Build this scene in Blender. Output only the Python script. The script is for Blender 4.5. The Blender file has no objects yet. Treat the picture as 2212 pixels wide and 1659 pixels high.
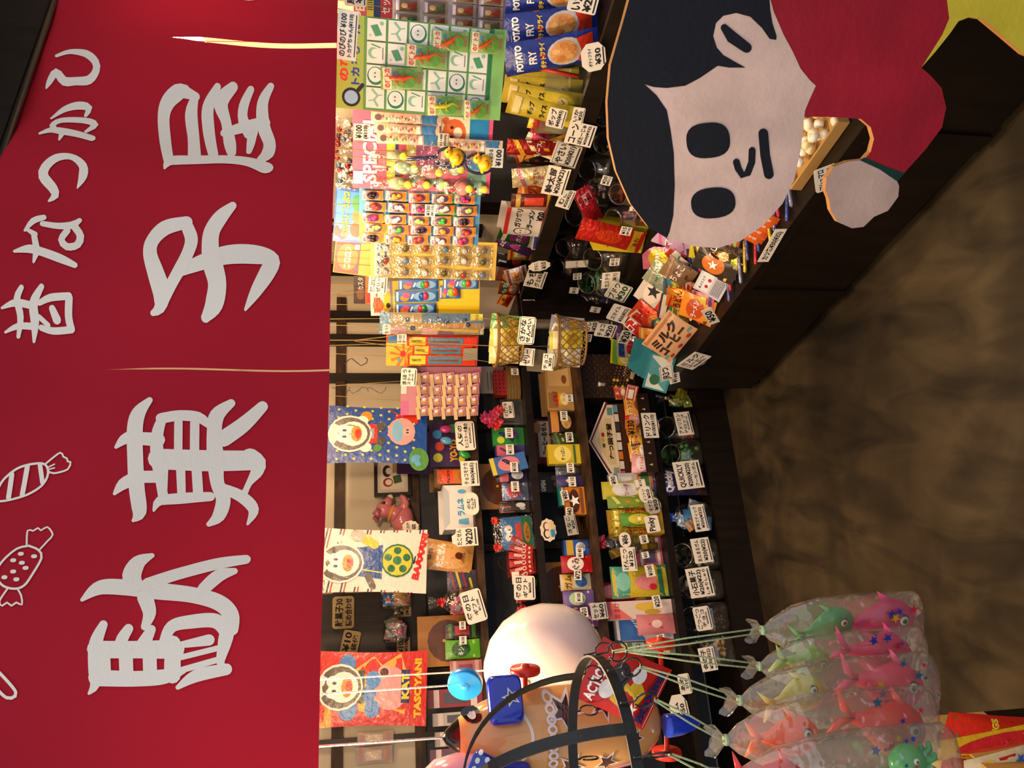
import bpy, math, random
from mathutils import Vector, Matrix, geometry
sc = bpy.context.scene
R = math.radians
# ------------------------------------------------------------------ camera
FPX, PITCH, EYE = 1750.0, R(10.55), 1.5
CAM = Vector((0, 0, EYE))
FW = Vector((0, math.cos(PITCH), -math.sin(PITCH))); RT = Vector((1, 0, 0)); UP = Vector((0, math.sin(PITCH), math.cos(PITCH)))
cam = bpy.data.cameras.new('camera'); camo = bpy.data.objects.new('camera', cam)
sc.collection.objects.link(camo); sc.camera = camo
cam.sensor_fit = 'HORIZONTAL'; cam.sensor_width = 36; cam.lens = 36 * FPX / 2212
cam.clip_start = 0.02
# the photograph was taken with the phone turned on its side: world up points to the left of the frame
m = Matrix((-UP, RT, -FW)).transposed().to_4x4(); m.translation = CAM
camo.matrix_world = m
# ------------------------------------------------------------------ world, light, exposure
w = bpy.data.worlds.new('daylight'); sc.world = w; w.use_nodes = True
bg = w.node_tree.nodes['Background']; bg.inputs[0].default_value = (0.90, 0.91, 1.0, 1); bg.inputs[1].default_value = 0.78
sc.view_settings.view_transform = 'Standard'; sc.view_settings.look = 'None'
sc.view_settings.exposure = 0.3; sc.view_settings.gamma = 1; sc.view_settings.use_curve_mapping = False
sc.cycles.max_bounces = 8; sc.cycles.transparent_max_bounces = 24
sc.cycles.caustics_reflective = False; sc.cycles.caustics_refractive = False
sc.cycles.sample_clamp_indirect = 4.0
LAMP_W = 20.0
# ------------------------------------------------------------------ helpers
def lin(c):
    if not isinstance(c, str): return tuple(c)
    c = c.lstrip('#'); o = []
    if len(c) == 3: c = ''.join(k * 2 for k in c)
    for i in (0, 2, 4):
        s = int(c[i:i+2], 16) / 255
        o.append(s / 12.92 if s <= .04045 else ((s + .055) / 1.055) ** 2.4)
    return tuple(o)

def nodes(name):
    m = bpy.data.materials.new(name); m.use_nodes = True
    t = m.node_tree; t.nodes.clear()
    return m, t, t.nodes.new('ShaderNodeOutputMaterial')
def pr(t, **k):
    b = t.nodes.new('ShaderNodeBsdfPrincipled')
    for a, v in k.items(): b.inputs[a.replace('_', ' ')].default_value = v
    return b
def noise(t, scale, detail=3, coord='Object', dim=None):
    tc = t.nodes.new('ShaderNodeTexCoord'); n = t.nodes.new('ShaderNodeTexNoise')
    n.inputs['Scale'].default_value = scale; n.inputs['Detail'].default_value = detail
    if dim:
        mp = t.nodes.new('ShaderNodeMapping'); mp.inputs['Scale'].default_value = dim
        t.links.new(tc.outputs[coord], mp.inputs[0]); t.links.new(mp.outputs[0], n.inputs['Vector'])
    else: t.links.new(tc.outputs[coord], n.inputs['Vector'])
    return n
def bump(t, n, b, s, d=.01):
    k = t.nodes.new('ShaderNodeBump'); k.inputs['Strength'].default_value = s; k.inputs['Distance'].default_value = d
    t.links.new(n.outputs[0], k.inputs['Height']); t.links.new(k.outputs[0], b.inputs['Normal'])
def ramp(t, n, stops):
    r = t.nodes.new('ShaderNodeValToRGB'); e = r.color_ramp.elements
    while len(e) < len(stops): e.new(.5)
    for q, (p, c) in zip(e, stops): q.position = p; q.color = (*lin(c), 1)
    t.links.new(n.outputs[0], r.inputs[0]); return r
def printed(name, rough=.6, metallic=0., bscale=0, bstr=0., spec=.5, vary=0, trans=0., coat=0.):
    m, t, o = nodes(name)
    a = t.nodes.new('ShaderNodeAttribute'); a.attribute_name = 'Col'
    b = pr(t, Roughness=rough, Metallic=metallic); b.inputs['Specular IOR Level'].default_value = spec
    b.inputs['Coat Weight'].default_value = coat
    src = a.outputs['Color']
    if vary:
        n = noise(t, vary, 4); mx = t.nodes.new('ShaderNodeMixRGB'); mx.blend_type = 'MULTIPLY'; mx.inputs[0].default_value = .5
        rp = ramp(t, n, [(.3, '#b4b4b4'), (.65, '#ffffff')])
        t.links.new(src, mx.inputs[1]); t.links.new(rp.outputs[0], mx.inputs[2]); src = mx.outputs[0]
    t.links.new(src, b.inputs['Base Color'])
    if bscale: bump(t, noise(t, bscale), b, bstr)
    if trans:
        tr = t.nodes.new('ShaderNodeBsdfTranslucent'); t.links.new(src, tr.inputs['Color'])
        mx = t.nodes.new('ShaderNodeMixShader'); mx.inputs[0].default_value = trans
        t.links.new(b.outputs[0], mx.inputs[1]); t.links.new(tr.outputs[0], mx.inputs[2]); t.links.new(mx.outputs[0], o.inputs[0])
    else: t.links.new(b.outputs[0], o.inputs[0])
    return m
def film(name, tint=(.93, .94, .93), ref=.10, rough=.12, bscale=0, bstr=0., haze=0.0):
    m, t, o = nodes(name)
    tr = t.nodes.new('ShaderNodeBsdfTransparent'); tr.inputs[0].default_value = (*tint, 1)
    g = t.nodes.new('ShaderNodeBsdfGlossy'); g.inputs['Roughness'].default_value = rough
    lw = t.nodes.new('ShaderNodeLayerWeight'); lw.inputs[0].default_value = .35
    ma = t.nodes.new('ShaderNodeMath'); ma.operation = 'MULTIPLY_ADD'; ma.inputs[1].default_value = .55; ma.inputs[2].default_value = ref
    ma.use_clamp = True
    t.links.new(lw.outputs['Facing'], ma.inputs[0])
    mx = t.nodes.new('ShaderNodeMixShader'); t.links.new(ma.outputs[0], mx.inputs[0])
    base = tr
    if haze:
        d0 = t.nodes.new('ShaderNodeBsdfDiffuse'); d0.inputs[0].default_value = (.92, .9, .86, 1)
        d1 = t.nodes.new('ShaderNodeBsdfTranslucent'); d1.inputs[0].default_value = (.92, .9, .86, 1)
        d = t.nodes.new('ShaderNodeMixShader'); t.links.new(d0.outputs[0], d.inputs[1]); t.links.new(d1.outputs[0], d.inputs[2])
        m2 = t.nodes.new('ShaderNodeMixShader'); m2.inputs[0].default_value = haze
        t.links.new(tr.outputs[0], m2.inputs[1]); t.links.new(d.outputs[0], m2.inputs[2]); base = m2
    t.links.new(base.outputs[0], mx.inputs[1]); t.links.new(g.outputs[0], mx.inputs[2])
    if bscale: bump(t, noise(t, bscale), g, bstr, .02); t.links.new(g.inputs['Normal'].links[0].from_socket, lw.inputs['Normal'])
    t.links.new(mx.outputs[0], o.inputs[0]); return m
def textured(name, scale, stops, rough=.7, dim=None, bstr=.15, detail=6, spec=.3, bscale=None):
    m, t, o = nodes(name); b = pr(t, Roughness=rough); b.inputs['Specular IOR Level'].default_value = spec
    n = noise(t, scale, detail, dim=dim); t.links.new(ramp(t, n, stops).outputs[0], b.inputs['Base Color'])
    bump(t, n if not bscale else noise(t, bscale, 4), b, bstr, .004); t.links.new(b.outputs[0], o.inputs[0]); return m
M = {
 'paper': printed('paper', .75, spec=.25), 'gloss': printed('glossy_wrapper', .3, bscale=45, bstr=.25),
 'card': printed('laminated_card', .35), 'foil': printed('metal_foil', .28, metallic=.55, bscale=60, bstr=.5),
 'vinyl': printed('vinyl', .16, bscale=14, bstr=.12, trans=.12, coat=.4), 'plastic': printed('plastic', .3),
 'paint': printed('painted_plywood', .62, vary=9, bscale=90, bstr=.08, spec=.3),
 'rubber': printed('soft_rubber', .25, trans=.3, coat=.5), 'rope': printed('twine', .9, bscale=300, bstr=.4),
 'noren': printed('noren_cloth', .85, bscale=420, bstr=.12, spec=.15, trans=.06), 'norenprint': printed('noren_lettering_cloth', .85, bscale=420, bstr=.12, spec=.15),
 'film': film('clear_film', ref=.09, rough=.12, bscale=38, bstr=.6),
 'bagfilm': film('hazy_film', (.98, .98, .97), .08, .07, 15, .9, haze=.10), 'jar': film('clear_jar', (.90, .92, .88), .11, .10, haze=.025),
 'rim': film('clear_jar_rim', (.86, .88, .84), .30, .08, haze=.06),
 'iron': textured('black_iron', 30, [(.3, '#0c0c0c'), (.7, '#22221f')], .45, spec=.5),
 'wire': textured('dark_wire', 30, [(.3, '#141312'), (.7, '#2c2a26')], .35, spec=.6),
 'darkwood': textured('dark_stained_wood', 4, [(.3, '#0d0805'), (.7, '#1c120b')], .42, (12, 1, 1), .2),
 'postwood': textured('brown_post_wood', 5, [(.25, '#20140b'), (.5, '#372312'), (.75, '#52371d')], .55, (9, 9, .8), .2),
 'railwood': textured('brown_rail_wood', 5, [(.25, '#20140a'), (.5, '#3a2613'), (.75, '#563a1f')], .55, (.8, 9, 9), .2),
 'plaster': textured('cream_plaster', 3, [(.3, '#c9bfa6'), (.7, '#d6cdb6')], .9, None, .1, bscale=120),
 'grey': textured('grey_board', 3, [(.3, '#303338'), (.7, '#42464c')], .8, None, .08),
 'ceil': textured('dark_ceiling', 3, [(.3, '#1a130d'), (.7, '#2c2016')], .8),
 'wicker': printed('wicker', .5, bscale=200, bstr=.4),
 'floor': None,
}
def floor_mat():
    m, t, o = nodes('worn_concrete'); b = pr(t, Roughness=.62); b.inputs['Specular IOR Level'].default_value = .35
    n1 = noise(t, 1.1, 8, dim=(1, 2.2, 1)); n1.inputs['Distortion'].default_value = 1.2
    n2 = noise(t, 7, 10, dim=(1.3, .45, 1)); n2.inputs['Distortion'].default_value = .8
    r1 = ramp(t, n1, [(.3, '#2e2517'), (.5, '#433724'), (.7, '#5a4c33')])
    r2 = ramp(t, n2, [(.3, '#6e6e6e'), (.62, '#ffffff')])
    mx = t.nodes.new('ShaderNodeMixRGB'); mx.blend_type = 'MULTIPLY'; mx.inputs[0].default_value = .9
    t.links.new(r1.outputs[0], mx.inputs[1]); t.links.new(r2.outputs[0], mx.inputs[2])
    t.links.new(mx.outputs[0], b.inputs['Base Color']); bump(t, n2, b, .25, .004)
    t.links.new(b.outputs[0], o.inputs[0]); return m
M['floor'] = floor_mat()
def emis(name, col, s):
    m, t, o = nodes(name); e = t.nodes.new('ShaderNodeEmission'); e.inputs[0].default_value = (*col, 1); e.inputs[1].default_value = s
    t.links.new(e.outputs[0], o.inputs[0]); return m
M['bulb'] = emis('lit_bulb', (1, .80, .5), 40)
# ---- planes: vertical planes given by a point and the compass angle of the viewer's right-hand direction
class Plane:
    def __init__(s, p, deg):
        s.p = Vector(p); s.deg = deg; s.e = Vector((math.sin(R(deg)), math.cos(R(deg)), 0)); s.n = Vector((s.e.y, -s.e.x, 0))
        s.rz = math.atan2(s.e.y, s.e.x)
    def hit(s, x, y, off=0.):
        r = ray(x, y); t = (s.p + s.n * off - CAM).dot(s.n) / r.dot(s.n); return CAM + r * t
    def sz(s, x, y, off=0.):
        q = s.hit(x, y, off); return (q - s.p).dot(s.e), q.z
    def at(s, a, z, off=0.): v = s.p + s.e * a + s.n * off; v.z = z; return v
    def shifted(s, off): return Plane(s.p + s.n * off, s.deg)
def ray(x, y): return FW + RT * ((829.5 - y) / FPX) - UP * ((x - 1106) / FPX)
def at_depth(x, y, d): return CAM + ray(x, y) * d
def at_z(x, y, z): r = ray(x, y); return CAM + r * ((z - EYE) / r.z)
# ---- objects are collected and linked at the end
ALL = []
def raw(name, data, parent=None):
    o = bpy.data.objects.new(name, data); ALL.append(o)
    if parent is not None: o.parent = parent
    return o
def tag(o, label, cat, group=None):
    o['label'] = label; o['category'] = cat
    if group: o['group'] = group
    return o
def thing(name, label, cat, loc=(0, 0, 0), rz=0, group=None, rot=None):
    o = raw(name, None); o.location = loc; o.rotation_euler = rot or (0, 0, rz); o.empty_display_size = .02
    return tag(o, label, cat, group)
def dup(root, loc, rot, label, group=None):
    c = root.copy(); ALL.append(c); c.location = loc; c.rotation_euler = rot; c['label'] = label
    if group: c['group'] = group
    for ch in [o for o in ALL if o.parent is root]:
        d = ch.copy(); ALL.append(d); d.parent = c
        for g in [o for o in ALL if o.parent is ch]:
            k = g.copy(); ALL.append(k); k.parent = d
    return c
class MB:
    def __init__(s): s.v = []; s.f = []; s.c = []; s.m = []; s.mats = []; s.sm = []
    def mi(s, m):
        if m not in s.mats: s.mats.append(m)
        return s.mats.index(m)
    def add(s, vs, fs, col, m='paper', sm=False, X=None):
        n = len(s.v); s.v += [tuple(X @ Vector(q)) for q in vs] if X else [tuple(q) for q in vs]
        k = s.mi(m); c = lin(col)
        for f in fs: s.f.append(tuple(i + n for i in f)); s.c.append(c); s.m.append(k); s.sm.append(sm)
    def box(s, a, b, col, m='paper', X=None):
        x0, y0, z0 = a; x1, y1, z1 = b
        vs = [(x0,y0,z0),(x1,y0,z0),(x1,y1,z0),(x0,y1,z0),(x0,y0,z1),(x1,y0,z1),(x1,y1,z1),(x0,y1,z1)]
        s.add(vs, [(0,3,2,1),(4,5,6,7),(0,1,5,4),(1,2,6,5),(2,3,7,6),(3,0,4,7)], col, m, False, X)
    def bbox(s, a, b, col, m='paper', r=.004, X=None):
        # box with chamfered vertical edges and chamfered top and bottom rims
        x0, y0, z0 = a; x1, y1, z1 = b; vs = []; fs = []
        def ring(x0, y0, x1, y1, z): return [(x0+r,y0,z),(x1-r,y0,z),(x1,y0+r,z),(x1,y1-r,z),(x1-r,y1,z),(x0+r,y1,z),(x0,y1-r,z),(x0,y0+r,z)]
        rings = [ring(x0+r,y0+r,x1-r,y1-r,z0), ring(x0,y0,x1,y1,z0+r), ring(x0,y0,x1,y1,z1-r), ring(x0+r,y0+r,x1-r,y1-r,z1)]
        for q in rings: vs += q
        for k in range(3):
            for i in range(8): j = (i+1) % 8; fs.append((k*8+i, k*8+j, k*8+8+j, k*8+8+i))
        fs += [tuple(range(7,-1,-1)), tuple(range(24,32))]
        s.add(vs, fs, col, m, False, X)
    def loft(s, loops, col, m='paper', sm=True, cap=(True, True), X=None, closed=True, cols=None):
        n = len(loops[0]); vs = [p for l in loops for p in l]
        for k in range(len(loops) - 1):
            fs = []
            for i in range(n if closed else n - 1): j = (i+1) % n; fs.append((k*n+i, k*n+j, (k+1)*n+j, (k+1)*n+i))
            if k == 0: s.add(vs, fs, cols[0] if cols else col, m, sm, X); base = len(s.v) - len(vs)
            else:
                mi = s.mi(m); c = lin(cols[k] if cols else col)
                for f in fs: s.f.append(tuple(q + base for q in f)); s.c.append(c); s.m.append(mi); s.sm.append(sm)
        mi = s.mi(m)
        if closed and cap[0]: s.f.append(tuple(base + i for i in range(n-1,-1,-1))); s.c.append(lin(cols[0] if cols else col)); s.m.append(mi); s.sm.append(False)
        if closed and cap[1]: s.f.append(tuple(base + (len(loops)-1)*n + i for i in range(n))); s.c.append(lin(cols[-1] if cols else col)); s.m.append(mi); s.sm.append(False)
    def lathe(s, prof, col, m='paper', n=20, X=None, cap=(True, True), cols=None):
        s.loft([[(r*math.cos(2*math.pi*i/n), r*math.sin(2*math.pi*i/n), z) for i in range(n)] for r, z in prof], col, m, True, cap, X, cols=cols)
    def tube(s, pts, r, col, m='rope', n=6, cap=True, flat=None):
        pts = [Vector(p) for p in pts]; loops = []; prev = None
        for i, p in enumerate(pts):
            t = (pts[min(i+1, len(pts)-1)] - pts[max(i-1, 0)]).normalized()
            if prev is None: a = t.cross(Vector((0,0,1))); a = a if a.length > .05 else t.cross(Vector((0,1,0)))
            else: a = prev - t * prev.dot(t)
            a.normalize(); b = t.cross(a); prev = a
            rr = r[i] if isinstance(r, (list, tuple)) else r
            loops.append([p + a*math.cos(2*math.pi*k/n)*rr + b*math.sin(2*math.pi*k/n)*rr for k in range(n)])
        s.loft(loops, col, m, True, (cap, cap))
    def ell(s, c, r, col, m='plastic', n=14, k=9, X=None):
        loops = [[(c[0]+r[0]*math.sin(a)*math.cos(2*math.pi*i/n), c[1]+r[1]*math.sin(a)*math.sin(2*math.pi*i/n), c[2]-r[2]*math.cos(a)) for i in range(n)] for a in [max(.02, min(math.pi-.02, math.pi*j/(k-1))) for j in range(k)]]
        s.loft(loops, col, m, True, (True, True), X)
    def build(s, name, parent=None, loc=None, rot=None):
        me = bpy.data.meshes.new(name); me.from_pydata(s.v, [], s.f)
        for q in s.mats: me.materials.append(M[q])
        me.polygons.foreach_set('material_index', s.m); me.polygons.foreach_set('use_smooth', s.sm)
        ca = me.color_attributes.new('Col', 'FLOAT_COLOR', 'CORNER'); buf = []
        for f, c in zip(s.f, s.c): buf += [c[0], c[1], c[2], 1.] * len(f)
        ca.data.foreach_set('color', buf); me.update()
        o = raw(name, me, parent)
        if loc is not None: o.location = loc
        if rot is not None: o.rotation_euler = rot
        return o
# ---- 2D art
TX = {}
def text2d(s, bold=.012, res=2):
    k = (s, bold, res)
    if k not in TX:
        cu = bpy.data.curves.new('t', 'FONT'); cu.body = s; cu.offset = bold; cu.resolution_u = res; cu.size = 1
        o = bpy.data.objects.new('t', cu); sc.collection.objects.link(o)
        dg = bpy.context.evaluated_depsgraph_get(); dg.update(); e = o.evaluated_get(dg); me = e.to_mesh()
        v = [(q.co.x, q.co.y) for q in me.vertices]; f = [tuple(p.vertices) for p in me.polygons]; e.to_mesh_clear()
        bpy.data.objects.remove(o); bpy.data.curves.remove(cu)
        if not v: v = [(0, 0), (1, 0), (1, 1)]; f = []
        x0 = min(a for a, b in v); x1 = max(a for a, b in v); y0 = min(b for a, b in v); y1 = max(b for a, b in v)
        TX[k] = ([((a-x0)/max(1e-6, x1-x0), (b-y0)/max(1e-6, y1-y0)) for a, b in v], f, (x1-x0)/max(1e-6, y1-y0))
    return TX[k]
def tri_poly(p):
    t = geometry.tessellate_polygon([[Vector((a, b, 0)) for a, b in p]])
    out = []
    for f in t:
        a, b, c = [p[i] for i in f]
        if (b[0]-a[0])*(c[1]-a[1]) - (b[1]-a[1])*(c[0]-a[0]) < 0: f = (f[0], f[2], f[1])
        out.append(tuple(f))
    return list(p), out
def subdiv(v, f):
    v = list(v); o = []; ed = {}
    def mid(a, b):
        k = (min(a, b), max(a, b))
        if k not in ed: v.append(((v[a][0]+v[b][0])/2, (v[a][1]+v[b][1])/2)); ed[k] = len(v) - 1
        return ed[k]
    for a, b, c in f:
        x, y, z = mid(a, b), mid(b, c), mid(c, a); o += [(a, x, z), (x, b, y), (z, y, c), (x, y, z)]
    return v, o
def stroke2d(pts, ws, asp=1., n=5):
    # thick polyline with round ends; pts in units where y is multiplied by asp
    P = [Vector((a, b * asp)) for a, b in pts]; ws = ws if isinstance(ws, (list, tuple)) else [ws] * len(P)
    L = []; Rr = []
    for i, p in enumerate(P):
        t = (P[min(i+1, len(P)-1)] - P[max(i-1, 0)]); t = t.normalized() if t.length > 1e-9 else Vector((1, 0)); q = Vector((-t.y, t.x)) * ws[i] / 2
        L.append(p + q); Rr.append(p - q)
    v = []; f = []
    for a, b in zip(L, Rr): v += [a, b]
    for i in range(len(P) - 1): f.append((2*i, 2*i+1, 2*i+3, 2*i+2))
    for i, sg in ((0, -1), (len(P)-1, 1)):
        t = (P[1] - P[0]) if i == 0 else (P[-1] - P[-2]); a0 = math.atan2(t.y, t.x); c = len(v); v.append(P[i]); st = len(v)
        for k in range(n + 1):
            a = a0 + sg * 0 + (math.pi/2 - math.pi * k / n) + (math.pi if i == 0 else 0); v.append(P[i] + Vector((math.cos(a), math.sin(a))) * ws[i] / 2)
        for k in range(n): f.append((c, st+k+1, st+k))
    return [(q.x, q.y / asp) for q in v], f
def star_pts(cx, cy, r, asp=1., rot=90, ratio=.42, n=5):
    return [(cx + (r if k % 2 == 0 else r*ratio)*math.cos(R(rot + 180*k/n)), cy + (r if k % 2 == 0 else r*ratio)*math.sin(R(rot + 180*k/n))/asp) for k in range(2*n)]
def rrect(x0, y0, x1, y1, r, asp=1., n=3):
    o = []
    for cx, cy, a in ((x1-r, y1-r/asp, 0), (x0+r, y1-r/asp, 90), (x0+r, y0+r/asp, 180), (x1-r, y0+r/asp, 270)):
        for k in range(n+1): o.append((cx + r*math.cos(R(a + 90*k/n)), cy + r/asp*math.sin(R(a + 90*k/n))))
    return o
def art_add(mb, art, X, asp, m='card', sub=0):
    """art in 0..1 box (x right, y up); asp = height/width; X(a, b, k) maps to the surface, k = layer"""
    for k, q in enumerate(art):
        t = q[0]; K = (k + 1) * min(1., 8 / max(1, len(art)))
        if t == 'r':
            _, x0, y0, x1, y1, col = q; n = 6 if sub else 1
            v = [(x0+(x1-x0)*i/n, y0+(y1-y0)*j/n) for j in range(n+1) for i in range(n+1)]
            f = [(j*(n+1)+i, j*(n+1)+i+1, (j+1)*(n+1)+i+1, (j+1)*(n+1)+i) for j in range(n) for i in range(n)]
        elif t == 'e':
            _, cx, cy, rx, ry, col = q; n = 16; v = [(cx, cy)]; f = []
            rings = (.5, 1.) if sub else (1.,)
            for g in rings: v += [(cx+rx*g*math.cos(2*math.pi*i/n), cy+ry*g*math.sin(2*math.pi*i/n)) for i in range(n)]
            f = [(0, 1+i, 1+(i+1) % n) for i in range(n)]
            if sub: f += [(1+i, 1+n+i, 1+n+(i+1) % n, 1+(i+1) % n) for i in range(n)]
        elif t == 'p':
            _, pts, col = q; v, f = tri_poly(pts)
            for _ in range(sub): v, f = subdiv(v, f)
        elif t == 's':
            _, cx, cy, r, col = q[:5]; v, f = tri_poly(star_pts(cx, cy, r, asp, q[5] if len(q) > 5 else 90))
        elif t == 'l':
            _, pts, wd, col = q; v, f = stroke2d(pts, wd, asp)
        elif t == 't':
            _, s, x0, y0, x1, y1, col = q[:7]; rot = q[7] if len(q) > 7 else 0; bold = q[8] if len(q) > 8 else .014
            tv, f, ta = text2d(s, bold)
            W, H = (x1-x0), (y1-y0)*asp
            if rot in (90, 270): W, H = H, W
            sw = min(W, H*ta*1.35); sh = min(H, sw/ta*1.35); v = []
            for a, b in tv:
                px, py = (a-.5)*sw, (b-.5)*sh
                c, s_ = math.cos(R(rot)), math.sin(R(rot)); px, py = px*c - py*s_, px*s_ + py*c
                v.append(((x0+x1)/2 + px, (y0+y1)/2 + py/asp))
        mb.add([X(a, b, K) for a, b in v], f, col, m, False)
EPS = .0004
def flatX(w, h, y, x0=None, z0=0.): 
    x0 = -w/2 if x0 is None else x0
    return lambda a, b, k: (x0 + a*w, y - EPS*k, z0 + b*h)
def place(pl, x0, y0, x1, y1, off=0., z=None, snap='b'):
    """image box -> (location of base centre, width, height) on a plane; z fixes the height it stands at"""
    ym = (y0+y1)/2; xm = (x0+x1)/2
    a0 = pl.sz(xm, y1, off)[0]; a1 = pl.sz(xm, y0, off)[0]; zt = pl.sz(x0, ym, off)[1]; zb = pl.sz(x1, ym, off)[1]
    w_ = abs(a1-a0); h = zt-zb
    if z is not None:
        zb = z; h = max(zt - zb, h * .6)
    return pl.at((a0+a1)/2, zb, off), w_, h
def pivot(loc, pl, roll, lean, yaw, h, z, w=0.):
    if z is not None or not roll: return loc + Vector((0, 0, w/2*abs(math.sin(R(roll)))*math.cos(R(lean))))
    return loc + Vector((0, 0, h/2)) - orient(pl, roll, lean, yaw).to_matrix() @ Vector((0, 0, h/2))
def orient(pl, roll=0., lean=0., yaw=0.):
    """roll: clockwise for the viewer; lean: top tips away from the viewer; yaw: turn about the vertical"""
    return (Matrix.Rotation(pl.rz + R(yaw), 3, 'Z') @ Matrix.Rotation(-R(lean), 3, 'X') @ Matrix.Rotation(R(roll), 3, 'Y')).to_euler()
# ------------------------------------------------------------------ the room
BP = Plane((-0.321, 3.074, 0), 68)        # front plane of the back shelf
RP = Plane((-0.019, 2.879, 0), 153)       # front plane of the right-hand counter
NP = Plane(at_depth(400, 1364, 1.05), 57) # the noren
def struct(name, mb, **k):
    o = mb.build(name, **k); o['kind'] = 'structure'; return o
def slab(name, pl, a0, a1, z0, z1, o0, o1, m):
    mb = MB(); pts = []
    for z in (z0, z1):
        for a, o in ((a0, o1), (a1, o1), (a1, o0), (a0, o0)): pts.append(tuple(pl.at(a, z, o)))
    mb.add(pts, [(0,3,2,1),(4,5,6,7),(0,1,5,4),(1,2,6,5),(2,3,7,6),(3,0,4,7)], '#888', m)
    return mb
mb = MB(); mb.box((-4, -2.5, -.06), (4, 6, 0), '#888', 'floor'); struct('floor', mb)
struct('wall_back', slab('w', BP, -2.6, 1.1, 0, 2.6, -.46, -.36, 'plaster'))
struct('wall_right', slab('w', RP, -.70, 2.3, 0, 2.6, -.95, -.83, 'plaster'))
struct('wall_left', slab('w', Plane((-2.1, 2.2, 0), 0), -2.0, 1.2, 0, 2.6, -.1, 0, 'plaster'))
mb = MB(); mb.box((-3.2, 1.3, 2.6), (3.2, 5.2, 2.7), '#888', 'ceil'); struct('ceiling', mb)
def part_slab(name, par, pl, a0, a1, z0, z1, o0, o1, m): 
    o = slab(name, pl, a0, a1, z0, z1, o0, o1, m).build(name, par); return o
# lintel the noren hangs from
nt0 = NP.sz(85, 0)[1]; nt1 = NP.sz(0, 400)[1]; NTOP = (nt0 + nt1) / 2
struct('trim_1', slab('trim', NP, -1.2, 3.0, NTOP - .01, NTOP + .5, -.16, -.04, 'darkwood'))
# posts, rails and panels on the walls
def bar(name, label, pl, x0, y0, x1, y1, off, th, m, ext=None):
    a0 = pl.sz((x0+x1)/2, y1, off)[0]; a1 = pl.sz((x0+x1)/2, y0, off)[0]; zt = pl.sz(x0, (y0+y1)/2, off)[1]; zb = pl.sz(x1, (y0+y1)/2, off)[1]
    if ext: 
        if ext[0] is not None: zb = ext[0]
        if ext[1] is not None: zt = ext[1]
        if len(ext) > 2: a0 = ext[2]; a1 = ext[3]
    o = slab(name, pl, a0, a1, zb, zt, off - th, off, m).build(name); o['kind'] = 'structure'; return o
WB = -.36; WR = -.83
bar('trim_2', '', BP, 722, 1010, 745, 1140, WB + .03, .03, 'railwood', (None, None, -2.3, .9))
bar('trim_3', '', BP, 886, 1010, 906, 1140, WB + .04, .04, 'railwood', (None, None, -2.3, .9))
n = 4
for y0, y1, xx in ((488, 506, 800), (578, 598, 800)):
    bar('trim_%d' % n, '', RP, xx, y0, xx + 10, y1, WR + .03, .03, 'darkwood', (1.0, 2.6)); n += 1
for y0, y1, xx in ((672, 690, 800), (722, 742, 800), (806, 822, 800), (1285, 1412, 800), (1590, 1604, 800)):
    if y0 == 1285:
        bar('trim_%d' % n, '', BP, 700, y0 - 6, 900, 1480, WB + .05, .05, 'darkwood', (1.25, 2.6)); n += 1; continue
    bar('trim_%d' % n, '', BP, xx, y0, xx + 10, y1, WB + .035, .035, 'darkwood', (1.1, 2.6)); n += 1
# ------------------------------------------------------------------ back shelf
SZ = {'base': .13, 's4': .345, 's3': .640, 's2': .855, 's1': 1.075}
sh = thing('display_shelf', 'dark stained wooden display shelf with five boards against the back wall', 'shelf', BP.at(-.3, 0, -.15))
def sub(o, root):
    o.parent = root; o.matrix_parent_inverse = Matrix.Translation(-root.location); return o
SL, SR = -1.55, .76
sub(part_slab('plinth', None, BP, SL, SR, 0, .13, -.33, .0, 'darkwood'), sh)
for k, zf in (('s4', .03), ('s3', .028), ('s2', .028), ('s1', .026)):
    sub(part_slab('shelf_board', None, BP, SL, SR, SZ[k] - zf, SZ[k], -.33, 0 if k != 's1' else -.04, 'darkwood' if k in ('s4', 's2') else 'railwood'), sh)
for y in (868, 1152, 1440):
    a = BP.sz(1000, y)[0]
    sub(part_slab('post', None, BP, a - .014, a + .014, .13, 1.29, -.345, -.30, 'postwood'), sh)
sub(part_slab('back_panel', None, BP, SL, SR, .13, 1.27, -.352, -.346, 'grey'), sh)
# ------------------------------------------------------------------ right-hand counter and jar rack
ct = thing('candy_counter', 'low dark stained counter with panelled front running along the right', 'counter', RP.at(1.2, 0, -.2))
CZ = .37
for i in range(4):
    sub(part_slab('front_panel', None, RP, i*.66 + .004, (i+1)*.66 - .004, .035, CZ - .03, -.02, 0, 'darkwood'), ct)
    sub(part_slab('foot', None, RP, i*.66 + .27, i*.66 + .39, 0, .035, -.3, -.03, 'darkwood'), ct)
    if i: sub(part_slab('cover_strip', None, RP, i*.66 - .025, i*.66 + .025, .03, CZ - .03, 0, .008, 'darkwood'), ct)
sub(part_slab('end_panel', None, RP, 0, .02, 0, CZ - .03, -.78, -.02, 'darkwood'), ct)
sub(part_slab('worktop_extension', None, RP, -.17, -.006, CZ - .03, CZ, -.80, -.38, 'darkwood'), ct); sub(part_slab('leg', None, RP, -.165, -.13, 0, CZ - .03, -.45, -.41, 'darkwood'), ct)
sub(part_slab('worktop', None, RP, -.005, 2.64, CZ - .03, CZ, -.80, .006, 'darkwood'), ct)
jr = thing('jar_rack', 'two tier dark wooden rack behind the counter goods with a tray on top', 'rack', RP.at(1.2, CZ, -.6))
JA, JB, TT = .50, .60, .83
sub(part_slab('step', None, RP, -.15, 2.2, CZ, JA, -.60, -.40, 'darkwood'), jr)
sub(part_slab('step', None, RP, -.15, 2.2, CZ, JB, -.78, -.605, 'darkwood'), jr)
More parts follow.
